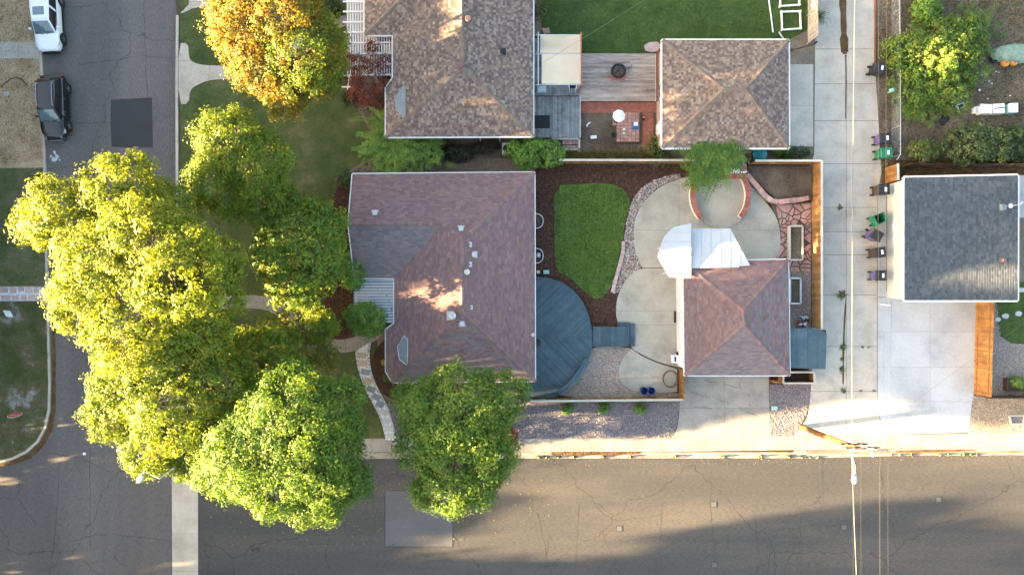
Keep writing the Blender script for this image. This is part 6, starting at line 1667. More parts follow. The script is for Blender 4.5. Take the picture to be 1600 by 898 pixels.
# ---------------------------------------------------------------- weedy yard things
for i, (x, y, w_, d_, h_, m, lab) in enumerate(((1526, 172, .28, .42, .35, 'plastic_white', 'small pale hive box with dark slots at the end of the row'), (1541, 170.5, .80, .66, .55, 'plastic_white', 'wide plain white hive box beside the small pale one'), (1561, 170, .78, .66, .6, 'plastic_white', 'white hive box with a dark strap across its lid'), (1583, 169, .66, .64, .62, 'plastic_mint', 'hive box with pale green base and white lid'))):
    t = thing('hive_box', lab, 'hive box', W(x, y), )
    c0 = W(x, y, h_)
    obj('body', MB().box((c0[0], c0[1], .0), (w_, d_, h_ - .08)), M[m], t)
    obj('lid', MB().box((c0[0] + (.05 if i == 3 else 0), c0[1] + .02, h_ - .078), (w_ * (1.06 if i < 3 else .95), d_ * 1.04, .09), R.uniform(-.05, .05)), M['plastic_white'], t)
    if i == 2: obj('strap', MB().box((c0[0], c0[1] + .04, h_ + .012), (w_ * 1.08, .06, .012), .1), M['mat_dark'], t)
    if i == 0:
        for k in (-.08, .08): obj('slot', MB().box((c0[0], c0[1] + k, h_ + .012), (.1, .05, .006)), M['mat_dark'], t)
# tarp-covered shape with two pumpkins
t = thing('covered_boat', 'small upturned object under a grey green tarp in the weeds', 'tarp', W(1575, 88))
mb = MB(); nx, ny = 16, 10; V = {}
for i in range(nx + 1):
    for j in range(ny + 1):
        u, v = i / nx, j / ny
        px_ = 1548 + u * 75; hwid = 16 * math.sin(math.pi * min(1, (u * .8 + .10))) ** .7
        py_ = 86 - 3 * u + (v - .5) * 2 * hwid
        z_ = .02 + (.62 + .1 * math.sin(5 * u)) * max(0, 1 - abs(2 * v - 1) ** 2.2) * math.sin(math.pi * min(1, u * .7 + .14)) + R.uniform(-.025, .025) * (0 < j < ny)
        V[i, j] = W(px_, py_, z_)
for i in range(nx):
    for j in range(ny): mb.face([V[i, j + 1], V[i + 1, j + 1], V[i + 1, j], V[i, j]])
obj('tarp_sheet', mb, M['tarp_green'], t, True)
tag(obj('black_tyre', MB().tube([(*W2(1550.5 + 4.2 * math.cos(k * .4), 94 + 4.2 * math.sin(k * .4)), .16) for k in range(17)], .09, 8), M['rubber'], None, True), 'black tyre lying at the end of the tarp', 'hose')  # a loose tyre lying flat, not a hose
def pumpkin(x, y, r, lab, z=0):
    c0 = W(x, y, .2); mb = MB(); n = 20; pr = [(.3, .05), (.8, .12), (1, .45), (.92, .75), (.55, .98), (.15, .9)]
    for (a_, z_) in pr:
        for k in range(n): t_ = 6.283 * k / n; q_ = r * a_ * (1 + .07 * math.cos(8 * t_)); mb.v.append((c0[0] + q_ * math.cos(t_) * 1.15, c0[1] + q_ * math.sin(t_), z + z_ * r * 1.5))
    for i in range(len(pr) - 1):
        for k in range(n): a_, b_ = i * n + k, i * n + (k + 1) % n; mb.f.append((a_, b_, b_ + n, a_ + n)); mb.c.append(None)
    mb.f.append(tuple(range(n - 1, -1, -1))); mb.f.append(tuple(range(5 * n, 6 * n))); mb.c += [None, None]
    t_ = thing('pumpkin', lab, 'pumpkin', (c0[0], c0[1], z))
    obj('rind', mb, M['pumpkin'], t_, True); obj('stem', MB().tube([(c0[0], c0[1], z + r * 1.3), (c0[0] + .03, c0[1] + .02, z + r * 1.3 + .1)], [.03, .02], 6), M['wood_dark'], t_)
pumpkin(1570, 99, .28, 'deep orange pumpkin beside the black tyre at the tarp')
pumpkin(1584, 98, .24, 'paler orange pumpkin tucked against the side of the tarp')
pumpkin(1583, 597, .16, 'small orange pumpkin in the dark timber planter', .3)
t = thing('seed_tray', 'black framed tray lying tilted on the weedy dirt', 'tray', W(1501, 166))
c0 = W(1501, 166, .1)
obj('frame', MB().box((c0[0], c0[1], .02), (.66, .34, .06), .4), M['plastic_white'], t); obj('insert', MB().box((c0[0] + .05, c0[1] + .02, .082), (.44, .26, .008), .4), M['black_iron'], t)
blob((*W2(1473, 186), 0), .42, .12, 'mat_dark', 'black_sack', 'black plastic sack lying flat in the weedy dirt', 'sack', lump=.3)
blob((*W2(1530, 141), 0), .09, .12, 'plastic_white', 'white_jug', 'white plastic jug lying in the weedy dirt', 'jug')
for i in range(14): 
    x, y = 1480 + R.uniform(0, 110), 110 + R.uniform(0, 75)
    blob((*W2(x, y), 0), R.uniform(.03, .06), .05, 'plastic_white', 'paper_scrap', 'small pale scrap of litter on the weedy dirt', 'litter', 7)['group'] = 'scraps of litter on the weedy dirt'
# garage side objects
t = thing('barbecue_grill', 'small white cart with a black knob and blue box by the garage wall', 'grill', W(1057, 561))
c0 = W(1057, 561, .8)
obj('cart', MB().box((c0[0], c0[1], .05), (.5, .58, .72)), M['plastic_white'], t); obj('grate', MB().box((c0[0] - .08, c0[1] + .0, .772), (.12, .36, .015)), M['black_iron'], t)
obj('blue_box', MB().box((c0[0] + .32, c0[1] - .03, .4), (.26, .2, .3), -.3), M['plastic_blue'], t); obj('gas_bottle', MB().lathe((c0[0] + .3, c0[1] + .36, .05), [(.15, 0), (.17, .1), (.17, .4), (.08, .5), (.05, .58)], 14), M['black_iron'], t)
for i, x in enumerate((1007, 1018)):
    t = thing('blue_barrel', ('dark blue open barrel standing farther from the hoop', 'dark blue open barrel standing nearer the hoop')[i], 'barrel', W(x, 609))
    c0 = W(x, 610.5, .6); obj('shell', MB().lathe((c0[0], c0[1], .03), [(.22, 0), (.26, .08), (.26, .55), (.28, .57), (.28, .6), (.24, .6), (.235, .12), (.02, .12)], 22), M['plastic_navy'], t, True)
    obj('rim', MB().tube([(c0[0] + .27 * math.cos(k * .3142), c0[1] + .27 * math.sin(k * .3142), .63) for k in range(21)], .02, 6), M['plastic_blue'], t)
c0 = W2(1048, 592, .4)
t = thing('round_hoop_fence', 'round brown metal hoop standing on the small concrete pad', 'hoop', (*c0, 0))
obj('hoop', MB().tube([(c0[0] + .55 * math.cos(k * .2618), c0[1] + .62 * math.sin(k * .2618), .45) for k in range(25)], .03, 6), M['rust_brown'], t)
obj('hoop', MB().tube([(c0[0] + .52 * math.cos(k * .2618), c0[1] + .59 * math.sin(k * .2618), .06) for k in range(25)], .02, 6), M['rust_brown'], t)
for k in range(5): obj('stay', MB().tube([(c0[0] + .52 * math.cos(k * 1.257 + .3), c0[1] + .59 * math.sin(k * 1.257 + .3), .03), (c0[0] + .55 * math.cos(k * 1.257 + .3), c0[1] + .62 * math.sin(k * 1.257 + .3), .45)], .014, 5), M['rust_brown'], t)
tag(obj('door_mat', MB().box((*W2(1058, 495), .03), (.5, .86, .02)), M['mat_brown']), 'brown mat on the patio at the garage side door', 'mat')
tag(obj('utility_box', MB().box((*W2(853.5, 425), 0), (.46, .30, .14), 0, taper=.92), M['plastic_mint']), 'mint green utility box lid in the mulch by the deck', 'utility box')
tag(obj('utility_box', MB().box((*W2(841, 425), 0), (.26, .24, .10), 0, taper=.92), M['wall_grey']), 'small dull grey utility box lid in the mulch by the wall', 'utility box')
tag(obj('utility_box', MB().box((*W2(1210, 637), 0), (.42, .30, .10), 0, taper=.92), M['plastic_mint']), 'mint green utility box lid in the purple gravel', 'utility box')
tag(obj('water_meter_cover', MB().lathe((*W2(10, 147), 0), [(.2, 0), (.2, .05), (.16, .06), (.02, .065)], 16), M['metal_galv']), 'round grey meter cover in the bare tan yard', 'meter cover')
tag(obj('garden_hose', MB().tube([W(x, y, .03) for x, y in smooth_poly([(2, 136), (10, 128), (20, 121), (30, 122), (38, 128), (43, 135)], 2, False)], .025, 5), M['black_iron']), 'thin dark hose curling over the bare tan yard', 'hose')
tag(obj('white_downspout', MB().bar(W(1376, 475.5, .08), W(1389, 476.5, .08), .13, .09).bar(W(1389, 476.5, .08), W(1391.5, 476.7, .08), .09, .07), M['white_trim']), 'white downspout extension lying on the bright driveway', 'downspout')
t = thing('satellite_arm', 'white antenna on a bracket at the edge of the blue grey roof', 'antenna', W(1580, 322, 3.3))
c0 = W(1578, 322, 3.5); obj('bracket', MB().tube([(c0[0] - .1, c0[1], 3.28), (c0[0], c0[1], 3.6), (c0[0] + .6, c0[1] + .1, 3.75)], .025, 6), M['metal_white'], t); obj('dish', MB().lathe((c0[0] - .05, c0[1], 3.55), [(.03, 0), (.16, .08), (.17, .1)], 14), M['metal_white'], t)
obj('reflector', MB().tube([(c0[0] + .6, c0[1] + .1, 3.75), (c0[0] + .75, c0[1] + .25, 3.78), (c0[0] + .62, c0[1] + .32, 3.78), (c0[0] + .6, c0[1] + .1, 3.75)], .02, 5), M['metal_white'], t)
for i, (x, y, r_) in enumerate(((1559, 499, .22), (1571, 493.5, .26), (1591, 490, .27), (1596, 453, .26), (1612, 492, .26))):
    c0 = W2(x, y); tag(obj('stepping_stone', MB().prism([(c0[0] + r_ * (1 + R.uniform(-.15, .15)) * math.cos(k * .785 + .4), c0[1] + r_ * .8 * (1 + R.uniform(-.15, .15)) * math.sin(k * .785 + .4)) for k in range(8)], -.01, .045), M['concrete_new']), 'pale stepping stone set in the small green lawn', 'stepping stone', 'stepping stones in the small lawn')
t = thing('drain_box', 'square concrete drain inlet sunk in the tan gravel', 'drain', W(1587, 655))
for a, b in (((1577, 649), (1600, 649)), ((1580, 662), (1600, 662)), ((1577, 649), (1580, 662)), ((1600, 649), (1600, 662))): obj('edge', MB().bar(W(*a, .05), W(*b, .05), .12, .13), M['concrete'], t)
obj('grate', MB().prism(poly([(1578, 650), (1599.5, 650), (1599.5, 661), (1580.5, 661)]), -.01, .03), M['gravel_base_purple'], t)
blob((*W2(131, 709), ROADZ), .12, .16, 'plastic_white', 'white_ball', 'white ball lying on the grey street near the corner', 'ball', 12, .0)
# cracks along the old driveway
mb = MB()
for pts in ([(1100, 594), (1150, 602), (1185, 628)], [(1078, 612), (1130, 626), (1190, 652)], [(1155, 596), (1160, 612), (1172, 634)], [(1085, 635), (1128, 640)]):
    q_ = [(x + R.uniform(-1, 1), y + R.uniform(-1, 1)) for x, y in smooth_poly(pts, 2, False)]
    for a, b in zip(q_, q_[1:]):
        if R.random() < .75: mb.sheet(strip([W2(*a), W2(*b)], R.uniform(.012, .04)), .031)
obj('hairline_crack', mb, M['crack_dirt'], dr)
# ---------------------------------------------------------------- vegetation
def unit(v): return v / np.maximum(np.linalg.norm(v, axis=-1, keepdims=True), 1e-6)
def leaf_quads(c, nrm, size, aspect=.62):
    """kite shaped leaves at points c with normals nrm"""
    n = len(c)
    r = unit(NR.normal(size=(n, 3))); u = unit(np.cross(nrm, r)); w = np.cross(nrm, u)
    s = size * np.exp(NR.normal(0, .32, (n, 1)))
    fold = nrm * s * NR.uniform(-.1, .22, (n, 1))
    return np.stack([c - u * s * .5, c - w * s * .5 * aspect + fold, c + u * s * .62, c + w * s * .5 * aspect + fold], axis=1).reshape(-1, 3)
def crown(name, lobes, dens, per, csig, lsize, pal, parent, jit=.16, shell=(.66, 1.0), m='leaf', low=-.35, rough=.17, updir=.5, puff=.7, rnd=.26):
    """lobes: (x, y, z, rx, ry, rz) in metres. Clumps sit in the outer shell of each lobe; leaves fill each clump."""
    C_, O_, I_ = [], [], []
    lb = np.array(lobes)
    for i, (x, y, z, rx, ry, rz) in enumerate(lobes):
        n = int(dens * 4 * math.pi * ((rx * ry) ** .8 + 2 * (rx * rz) ** .8) / 3)
        d_ = unit(NR.normal(size=(n * 2, 3))); d_ = d_[d_[:, 2] > low][:n]; n = len(d_)
        ph = NR.uniform(0, 6.28, 6)
        bump = 1 + rough * (np.sin(3.1 * d_[:, 0] + ph[0]) * np.sin(2.7 * d_[:, 1] + ph[1]) + .7 * np.sin(6.3 * d_[:, 0] + ph[2]) * np.sin(5.9 * d_[:, 1] + ph[3]) + .5 * np.sin(5 * d_[:, 2] + ph[4]))
        f = (shell[0] + (shell[1] - shell[0]) * NR.random(n) ** .55) * bump
        p = np.c_[x + d_[:, 0] * rx * f, y + d_[:, 1] * ry * f, z + d_[:, 2] * rz * f]
        keep = np.ones(n, bool)
        for j, (a, b, c, ra, rb, rc) in enumerate(lobes):
            if j != i: keep &= (((p - (a, b, c)) / (ra, rb, rc)) ** 2).sum(1) > .5
        keep &= p[:, 2] > .15
        C_.append(p[keep]); O_.append(d_[keep]); I_ += [i] * int(keep.sum())
    cc = np.concatenate(C_); oo = np.concatenate(O_); K = len(cc)
    if hasattr(pal[0][0], '__len__'): ccol = np.array([R.choice(pal[i % len(pal)]) for i in I_])
    else: ccol = np.array(pal)[NR.integers(0, len(pal), K)]
    ccol = ccol * NR.uniform(1 - jit, 1 + jit, (K, 1))
    cs = csig * NR.uniform(.6, 1.35, (K, 1))
    idx = np.repeat(np.arange(K), per)
    g = NR.normal(size=(len(idx), 3)); g = unit(g) * (NR.random((len(idx), 1)) ** .45) * 1.7
    p = cc[idx] + g * cs[idx] * np.array([1, 1, .8])
    nrm = unit(g * puff + oo[idx] * .4 + np.array([0, 0, updir]) + NR.normal(size=(len(idx), 3)) * rnd)
    col = ccol[idx] * NR.uniform(.9, 1.1, (len(idx), 1))
    v = leaf_quads(p, nrm, lsize)
    ok = np.ones(len(p), bool)
    o = obj(name, np_mesh(name, v, 4, col), M[m], parent)
    return o, cc
def limb(mb, a, b, r0, r1, bend=.12, n=5):
    a, b = Vector(a), Vector(b); L = (b - a).length; pts = []
    off = Vector((R.uniform(-1, 1), R.uniform(-1, 1), R.uniform(0, 1))) * L * bend
    for i in range(n + 1):
        u = i / n; pts.append(a.lerp(b, u) + off * math.sin(math.pi * u))
    mb.tube(pts, [r0 + (r1 - r0) * i / n for i in range(n + 1)], 6, caps=False)
    return pts
def tree(name, label, base, lobes_px, pal, dens=3.2, per=26, csig=.30, lsize=.17, trunk_r=.28, fork=2.6, twigs=.10, cat='tree', group=None, flat=.8, **kw):
    """lobes_px: (px, py, z, radius in px) as they show in the photograph at their height"""
    bx, by = W2(*base); t = thing(name, label, cat, (bx, by, 0), group)
    lobes = []
    for (x, y, z, r, *s) in lobes_px:
        k = (H - z) / F; sx = s[0] if s else 1.0; sz = s[1] if len(s) > 1 else flat
        lobes.append(((x - 800) * k, (449 - y) * k, z, r * k, r * k * sx, r * k * sz))
    cr, cc = crown('crown', lobes, dens, per, csig, lsize, pal, t, **kw)
    mb = MB(); top = (bx + R.uniform(-.2, .2), by + R.uniform(-.2, .2), fork)
    mb.tube([(bx, by, -.1), (bx, by, .3), ((bx + top[0]) / 2, (by + top[1]) / 2, fork * .6), top], [trunk_r * 1.5, trunk_r * 1.1, trunk_r, trunk_r * .9], 12)
    ends = []
    for l in lobes:
        pts = limb(mb, top, (l[0], l[1], l[2] + l[5] * .15), trunk_r * .6, .07); ends.append(pts)
    for k in NR.permutation(len(cc))[:int(len(cc) * twigs)]:
        p = Vector(cc[k]); j = min(range(len(lobes)), key=lambda q: (Vector(lobes[q][:3]) - p).length)
        s = ends[j][R.randint(3, 5)]
        if (p - s).length < 7: limb(mb, s, p, .045, .012, .1, 3)
    obj('trunk', mb, M['bark'], t, True)
    return t
Y_ = [(.195, .24, .020), (.165, .215, .020), (.21, .25, .024), (.14, .20, .020), (.235, .26, .034)]          # turning ash
YG = [(.155, .21, .024), (.13, .195, .024), (.18, .225, .026), (.11, .175, .024)]
GM = [(.115, .20, .030), (.095, .175, .028), (.14, .22, .034), (.155, .225, .036), (.082, .155, .026)]             # green maple
OR = [(.25, .165, .022), (.225, .175, .022), (.27, .155, .026), (.20, .18, .022), (.165, .175, .022), (.28, .185, .03)]
OG = [(.15, .16, .022), (.18, .165, .02), (.12, .15, .02), (.20, .155, .02), (.22, .14, .02)]

tree('ash_tree', 'tallest yellow ash tree spreading far over the street', (322, 438),
     [(105, 340, 10.5, 62), (190, 300, 11.0, 58), (60, 355, 9.5, 34), (250, 330, 9.5, 55), (160, 420, 12.0, 72), (265, 410, 12.5, 88), (330, 455, 9.5, 52), (215, 500, 11.0, 78), (130, 470, 10.5, 52), (300, 505, 10.0, 60), (225, 365, 12.5, 60), (335, 412, 9.0, 44)],
     Y_, dens=5.0, per=52, csig=.27, lsize=.128, trunk_r=.42, fork=4.2)
tree('yellow_tree', 'bright yellow street tree above the corner street lamp', (395, 600),
     [(200, 600, 8.5, 58), (255, 560, 9.5, 66), (185, 640, 7.8, 48), (270, 640, 9.0, 70), (235, 700, 7.5, 46), (330, 600, 8.5, 66), (330, 665, 7.6, 58), (400, 560, 6.5, 52), (290, 715, 6.8, 36), (435, 545, 5.0, 36), (498, 508, 4.2, 24)],
     Y_[:4] + YG, dens=5.0, per=52, csig=.27, lsize=.128, trunk_r=.34, fork=3.4)
tree('maple_tree', 'rounded green maple with yellow tips hanging over the dark street', (510, 655),
     [(455, 660, 10.2, 74), (520, 640, 8.8, 52), (395, 690, 9.8, 66), (480, 720, 9.2, 66), (420, 745, 8.4, 58), (525, 700, 7.8, 52), (500, 775, 7.6, 46), (360, 735, 8.0, 48), (545, 755, 7.0, 34), (465, 610, 8.6, 44), (480, 680, 4.6, 44), (480, 712, 5.4, 40)],  # the low lobes at the end are added to shade gravel and driveway
     GM, dens=4.0, per=68, csig=.33, lsize=.122, trunk_r=.32, fork=2.8, flat=.85)
tree('maple_tree', 'green maple overhanging the corner of the house eave and the sidewalk', (735, 652),
     [(665, 632, 7.8, 50), (720, 625, 8.6, 52), (772, 622, 7.8, 48), (690, 670, 8.4, 52), (745, 665, 8.2, 50), (655, 690, 7.0, 40), (765, 712, 6.6, 44), (700, 725, 7.0, 48), (705, 768, 6.8, 38), (745, 752, 6.6, 36), (672, 765, 6.6, 28), (735, 672, 3.6, 36), (690, 668, 3.6, 36), (735, 686, 2.2, 30), (765, 688, 2.0, 26), (700, 686, 2.2, 28)],  # lowest lobes added under the crown to keep sun off the gravel
     GM, dens=4.0, per=68, csig=.32, lsize=.122, trunk_r=.26, fork=2.4, flat=.8)
tree('young_ash_tree', 'smaller yellow green ash tree on the lawn by the kerb', (432, 295),
     [(355, 225, 8.4, 54), (395, 258, 8.0, 56), (345, 285, 7.2, 54), (410, 310, 6.6, 46), (375, 205, 8.0, 32)],
     YG, dens=5.0, per=50, csig=.27, lsize=.125, trunk_r=.22, fork=2.4)
tree('lawn_tree', 'round green tree standing by the mulch bed of the corner house', (497, 403),
     [(455, 350, 6.4, 48), (500, 355, 5.8, 42), (440, 395, 6.2, 48), (490, 400, 7.0, 52), (460, 440, 5.6, 44), (505, 428, 5.2, 30)],
     GM[:2] + YG[:3], dens=3.8, per=34, csig=.28, lsize=.16, trunk_r=.2, fork=2.0)
tree('autumn_maple_tree', 'orange and gold maple tree in front of the white pergola', (492, 140),
     [(395, 40, 8.6, 62), (445, 25, 9.2, 62), (470, 85, 8.6, 62), (420, 105, 8.0, 52), (490, 60, 7.6, 50), (450, 145, 7.0, 40), (380, 90, 7.2, 34), (370, 5, 8.6, 44), (500, 110, 6.4, 40)],
     [OR, OR[:4] + OG, OG + YG, OR[:4] + OG, OG + YG, OG, OR, OR, OG + YG], dens=4.4, per=56, csig=.31, lsize=.13, trunk_r=.28, fork=2.8, jit=.2)
tree('golden_sapling', 'low golden green sapling between the front walk and the maple', (480, 528),
     [(470, 505, 3.4, 34), (500, 510, 3.0, 26), (435, 520, 3.4, 32), (415, 545, 3.6, 34), (480, 545, 2.8, 30), (510, 555, 2.4, 22)],
     YG + [(.22, .16, .025)], dens=4.2, per=20, csig=.22, lsize=.13, trunk_r=.1, fork=1.0, cat='tree')

def shrub(name, label, px, py, rpx, h, pal, dens=8, per=22, csig=.15, lsize=.10, sy=1.0, cat='shrub', group=None, extra=(), **kw):
    k = (H - h * .5) / F; x, y = (px - 800) * k, (449 - py) * k
    t = thing(name, label, cat, (x, y, 0), group)
    r = rpx * k; lobes = [(x, y, h * .45, r * .85, r * .85 * sy, h * .55)]
    for q in range(4):
        a = R.uniform(0, 6.28); lobes.append((x + r * .42 * math.cos(a), y + r * .42 * sy * math.sin(a), h * R.uniform(.35, .6), r * .55, r * .55 * sy, h * .4))
    for (ex, ey, er, eh) in extra:
        k2 = (H - eh * .6) / F; lobes.append(((ex - 800) * k2, (449 - ey) * k2, eh * .5, er * k2, er * k2, eh * .5))
    cr, cc = crown('foliage', lobes, dens, per, csig, lsize, pal, t, m='leaf_thick', low=-.6, **{'rough': .26, **kw})
    mb = MB()
    for q in NR.permutation(len(cc))[:14]: limb(mb, (x + R.uniform(-.1, .1), y + R.uniform(-.1, .1), -.02), tuple(cc[q]), .03, .01, .1, 3)
    obj('stem', mb, M['bark'], t, True)
    return t
LG = [(.105, .205, .030), (.085, .175, .027), (.13, .235, .038), (.155, .25, .042)]
DG = [(.022, .045, .014), (.03, .058, .016), (.04, .07, .02)]
shrub('clipped_bush', 'rounded bright green bush in front of the porch roof', 574, 496, 35, 3.9, LG, dens=15, per=20, csig=.12, lsize=.08, sy=.85)
shrub('clipped_bush', 'smaller green bush beside the gable corner and the porch roof', 554, 424, 26, 4.0, LG, dens=15, per=20, csig=.12, lsize=.08, sy=1.25)
shrub('corner_shrub', 'small dull green shrub in the mulch at the gable corner', 541, 278, 13, 1.2, [(.06, .09, .035), (.08, .11, .045)], dens=10)
shrub('leafy_shrub', 'broad leafed bright green shrub between the two roofs', 838, 240, 36, 2.3, LG, dens=9, per=22, csig=.17, lsize=.13, sy=.62, extra=((815, 238, 22, 2.4), (865, 240, 16, 1.8)))
shrub('clipped_hedge', 'dark clipped hedge between the pergola path and the yucca', 518, 78, 26, 1.1, DG, dens=12, csig=.12, lsize=.08, sy=1.6)
shrub('clipped_hedge', 'dark green hedge along the far side of the pergola path', 502, 12, 33, 1.1, DG + [(.05, .09, .03)], dens=12, csig=.12, lsize=.08, sy=.62)
shrub('dark_groundcover', 'dark shrubby growth against the brown-roofed house wall', 715, 240, 28, .8, [(.03, .04, .018), (.05, .055, .025), (.06, .05, .03)], dens=9, sy=.4)
shrub('dark_groundcover', 'brownish low growth between juniper and air conditioner', 757, 230, 24, .6, [(.04, .045, .02), (.06, .05, .03)], dens=9, sy=.4)
shrub('mound_shrub', 'low dark green mound behind the teal tub', 1245, 239, 24, .7, [(.03, .06, .016), (.045, .08, .02)], dens=12, csig=.12, lsize=.08, sy=.42)
shrub('leafy_clump', 'bright green clump between the teal tub and the dark mound', 1222, 236, 14, .8, LG, dens=10, sy=.7)
shrub('weedy_bush', 'large yellow green bush in the weedy yard', 1455, 95, 48, 2.8, [(.12, .19, .026), (.095, .165, .026), (.08, .14, .024), (.15, .20, .028)], dens=5.5, per=26, csig=.22, lsize=.13, sy=1.0, extra=((1420, 80, 34, 2.2), (1495, 70, 36, 2.2), (1518, 50, 24, 1.6), (1482, 138, 34, 2.0), (1432, 140, 28, 1.6), (1508, 112, 28, 1.6), (1410, 110, 22, 1.4), (1470, 50, 28, 1.8)), rough=.4)
shrub('weedy_bush', 'small green bush behind the large bush in the weedy yard', 1450, 8, 26, 1.7, LG, dens=8, lsize=.12)
shrub('feathery_bush', 'grey green feathery bush by the dark weathered fence', 1535, 224, 42, 2.2, [(.055, .085, .03), (.08, .115, .04), (.11, .14, .055), (.035, .06, .022)], dens=8, per=24, csig=.2, lsize=.13, sy=.72, extra=((1505, 225, 28, 1.8), (1562, 225, 26, 2.2)))
shrub('feathery_bush', 'small pale green bush near the cedar panel in the weedy yard', 1444, 236, 26, 1.2, [(.09, .13, .035), (.12, .15, .04), (.15, .16, .05)], dens=9, lsize=.11, sy=.7)
shrub('feathery_bush', 'dark green bush on the far side of the feathery bush', 1592, 228, 26, 1.9, [(.035, .06, .022), (.05, .08, .028)], dens=8, lsize=.12, sy=1.2)
shrub('barberry_bush', 'dark red barberry bush beside the maple trunk and sidewalk', 790, 682, 20, 1.0, [(.12, .035, .02), (.09, .03, .02), (.16, .06, .03)], dens=11, csig=.12, lsize=.07)
shrub('red_japanese_maple', 'dark red Japanese maple growing up through the white pergola', 581, 128, 36, 4.0, [(.17, .045, .030), (.14, .035, .026), (.21, .06, .035), (.11, .032, .024)], dens=5.5, per=20, csig=.17, lsize=.10, sy=1.0, extra=((560, 105, 16, 3.7), (586, 80, 12, 3.6), (604, 100, 12, 3.6), (547, 95, 10, 3.6), (560, 140, 20, 3.4), (600, 148, 20, 3.2)), cat='tree')
shrub('planter_greens', 'leafy vegetables filling the dark timber planter', 1593, 598, 14, .8, [(.12, .2, .04), (.16, .24, .05), (.2, .24, .05)], dens=14, csig=.12, lsize=.12, sy=.6)
for i, (x, y) in enumerate(((886, 638), (944, 637.5), (1000, 637.5))):
    shrub('small_shrub', 'small green plant in the purple gravel along the fence', x, y, 8.5, .5, LG[:3], dens=18, per=16, csig=.09, lsize=.09, group='small plants in the purple gravel')
shrub('yellow_perennial', 'small yellow flowering plant by the mosaic path', 601, 565, 5, .4, [(.4, .3, .02), (.3, .28, .03)], dens=20, per=14, csig=.06, lsize=.06)
shrub('low_perennial', 'small green plant in the mulch by the chamfered eave', 605, 590, 8, .4, [(.06, .1, .025), (.09, .12, .03)], dens=16, per=14, csig=.08, lsize=.06)
for x, y, r_ in ((1100, 252, 7), (1022, 205, 0)):
    pass

# plants made of arching fronds
def fronds(name, label, px, py, n, length, h, pal, leaf_l=.0, leaf_n=0, w=.05, cat='plant', spread=(0, 6.283), droop=.6, z0=0.0, m='leaf_thick', lw=.17, stems=False, jitter=.1, group=None):
    x, y = W2(px, py, h * .5); t = thing(name, label, cat, (x, y, 0), group); V, Cc_ = [], []
    for k in range(n):
        a = R.uniform(*spread); L = length * R.uniform(.6, 1.1); hh = h * R.uniform(.5, 1.1); col = np.array(R.choice(pal)) * R.uniform(.8, 1.2)
        bx_, by_ = x + R.gauss(0, jitter), y + R.gauss(0, jitter); d_ = np.array([math.cos(a), math.sin(a), 0]); sd = np.array([-d_[1], d_[0], 0])
        S = 7; P = []
        for i in range(S + 1):
            u = i / S; P.append(np.array([bx_, by_, z0]) + d_ * L * u + np.array([0, 0, hh * (1 - (1 - u) ** 2) - droop * hh * u ** 3]) + sd * .08 * L * math.sin(3 * u + k))
        for i in range(S):
            ww = w * (1 - .8 * i / S) * (1 if not leaf_n else .25); w2 = w * (1 - .8 * (i + 1) / S) * (1 if not leaf_n else .25)
            V += [P[i] - sd * ww, P[i] + sd * ww, P[i + 1] + sd * w2, P[i + 1] - sd * w2]; Cc_.append(col)
        for q in range(leaf_n):
            u = .15 + .85 * (q + .5) / leaf_n; f = u * S; i = min(int(f), S - 1); p = P[i] + (P[i + 1] - P[i]) * (f - i)
            for s_ in (-1, 1):
                l = leaf_l * (1.1 - .5 * u) * R.uniform(.8, 1.2); dr_ = unit((sd * s_ * .9 + d_ * .5 + np.array([0, 0, R.uniform(-.25, .15)]))[None])[0]; nn = np.cross(dr_, [0, 0, 1]); nn = nn / np.linalg.norm(nn) * l * lw
                c_ = p + dr_ * l * .5; V += [p, c_ - nn, p + dr_ * l, c_ + nn]; Cc_.append(col * R.uniform(.8, 1.2))
    obj('foliage', np_mesh('foliage', np.array(V), 4, np.array(Cc_)), M[m], t)
    mb = MB()
    for k in range(3): mb.tube([(x + R.uniform(-.1, .1), y + R.uniform(-.1, .1), -.02), (x, y, max(.1, z0 + .1))], [.05, .03], 6)
    obj('stem', mb, M['bark'], t)
    return t
t = fronds('tree_of_heaven', 'tall feathery leaved sucker tree growing over the boundary fence', 1103, 251, 150, 2.0, .8, [(.09, .18, .036), (.11, .20, .04), (.075, .155, .036), (.15, .24, .045)], .38, 10, .05, 'tree', droop=.75, z0=2.3, m='leaf', jitter=.55)
fronds('climbing_vine', 'yellow green vine spilling over the fence onto the patio', 1088, 276, 90, .8, .5, [(.14, .20, .03), (.11, .17, .03), (.18, .23, .035)], .26, 6, .04, 'vine', droop=.8, z0=1.1, jitter=.35)
fronds('juniper', 'wide spiky green juniper against the brown-roofed house corner', 620, 218, 420, 1.8, 2.1, [(.125, .215, .038), (.155, .25, .044), (.18, .275, .048), (.10, .185, .034)], .26, 12, .05, 'shrub', droop=.3, jitter=.75, lw=.24)
fronds('juniper', 'smaller side clump of the spiky juniper next to the shaded wall', 662, 225, 220, 1.4, 1.9, [(.09, .165, .03), (.11, .195, .036), (.14, .22, .04)], .25, 11, .05, 'shrub', droop=.3, jitter=.6, lw=.24)
fronds('yucca', 'spiky dark yucca at the foot of the white pergola', 545, 155, 90, .85, .7, [(.035, .06, .02), (.05, .085, .028), (.07, .10, .035)], 0, 0, .045, 'plant')
fronds('cornstalk_plant', 'arching grassy plant at the end of the brick path', 1028, 232, 85, 1.25, 1.3, [(.09, .15, .03), (.12, .18, .035), (.07, .12, .025), (.16, .18, .05)], 0, 0, .05, 'plant', jitter=.3)
fronds('sumac_shoot', 'pale green feathery shoot beside the chain-link fence', 1428, 170, 26, 1.6, 1.0, [(.12, .19, .035), (.15, .21, .04)], .28, 9, .04, 'plant', jitter=.25)
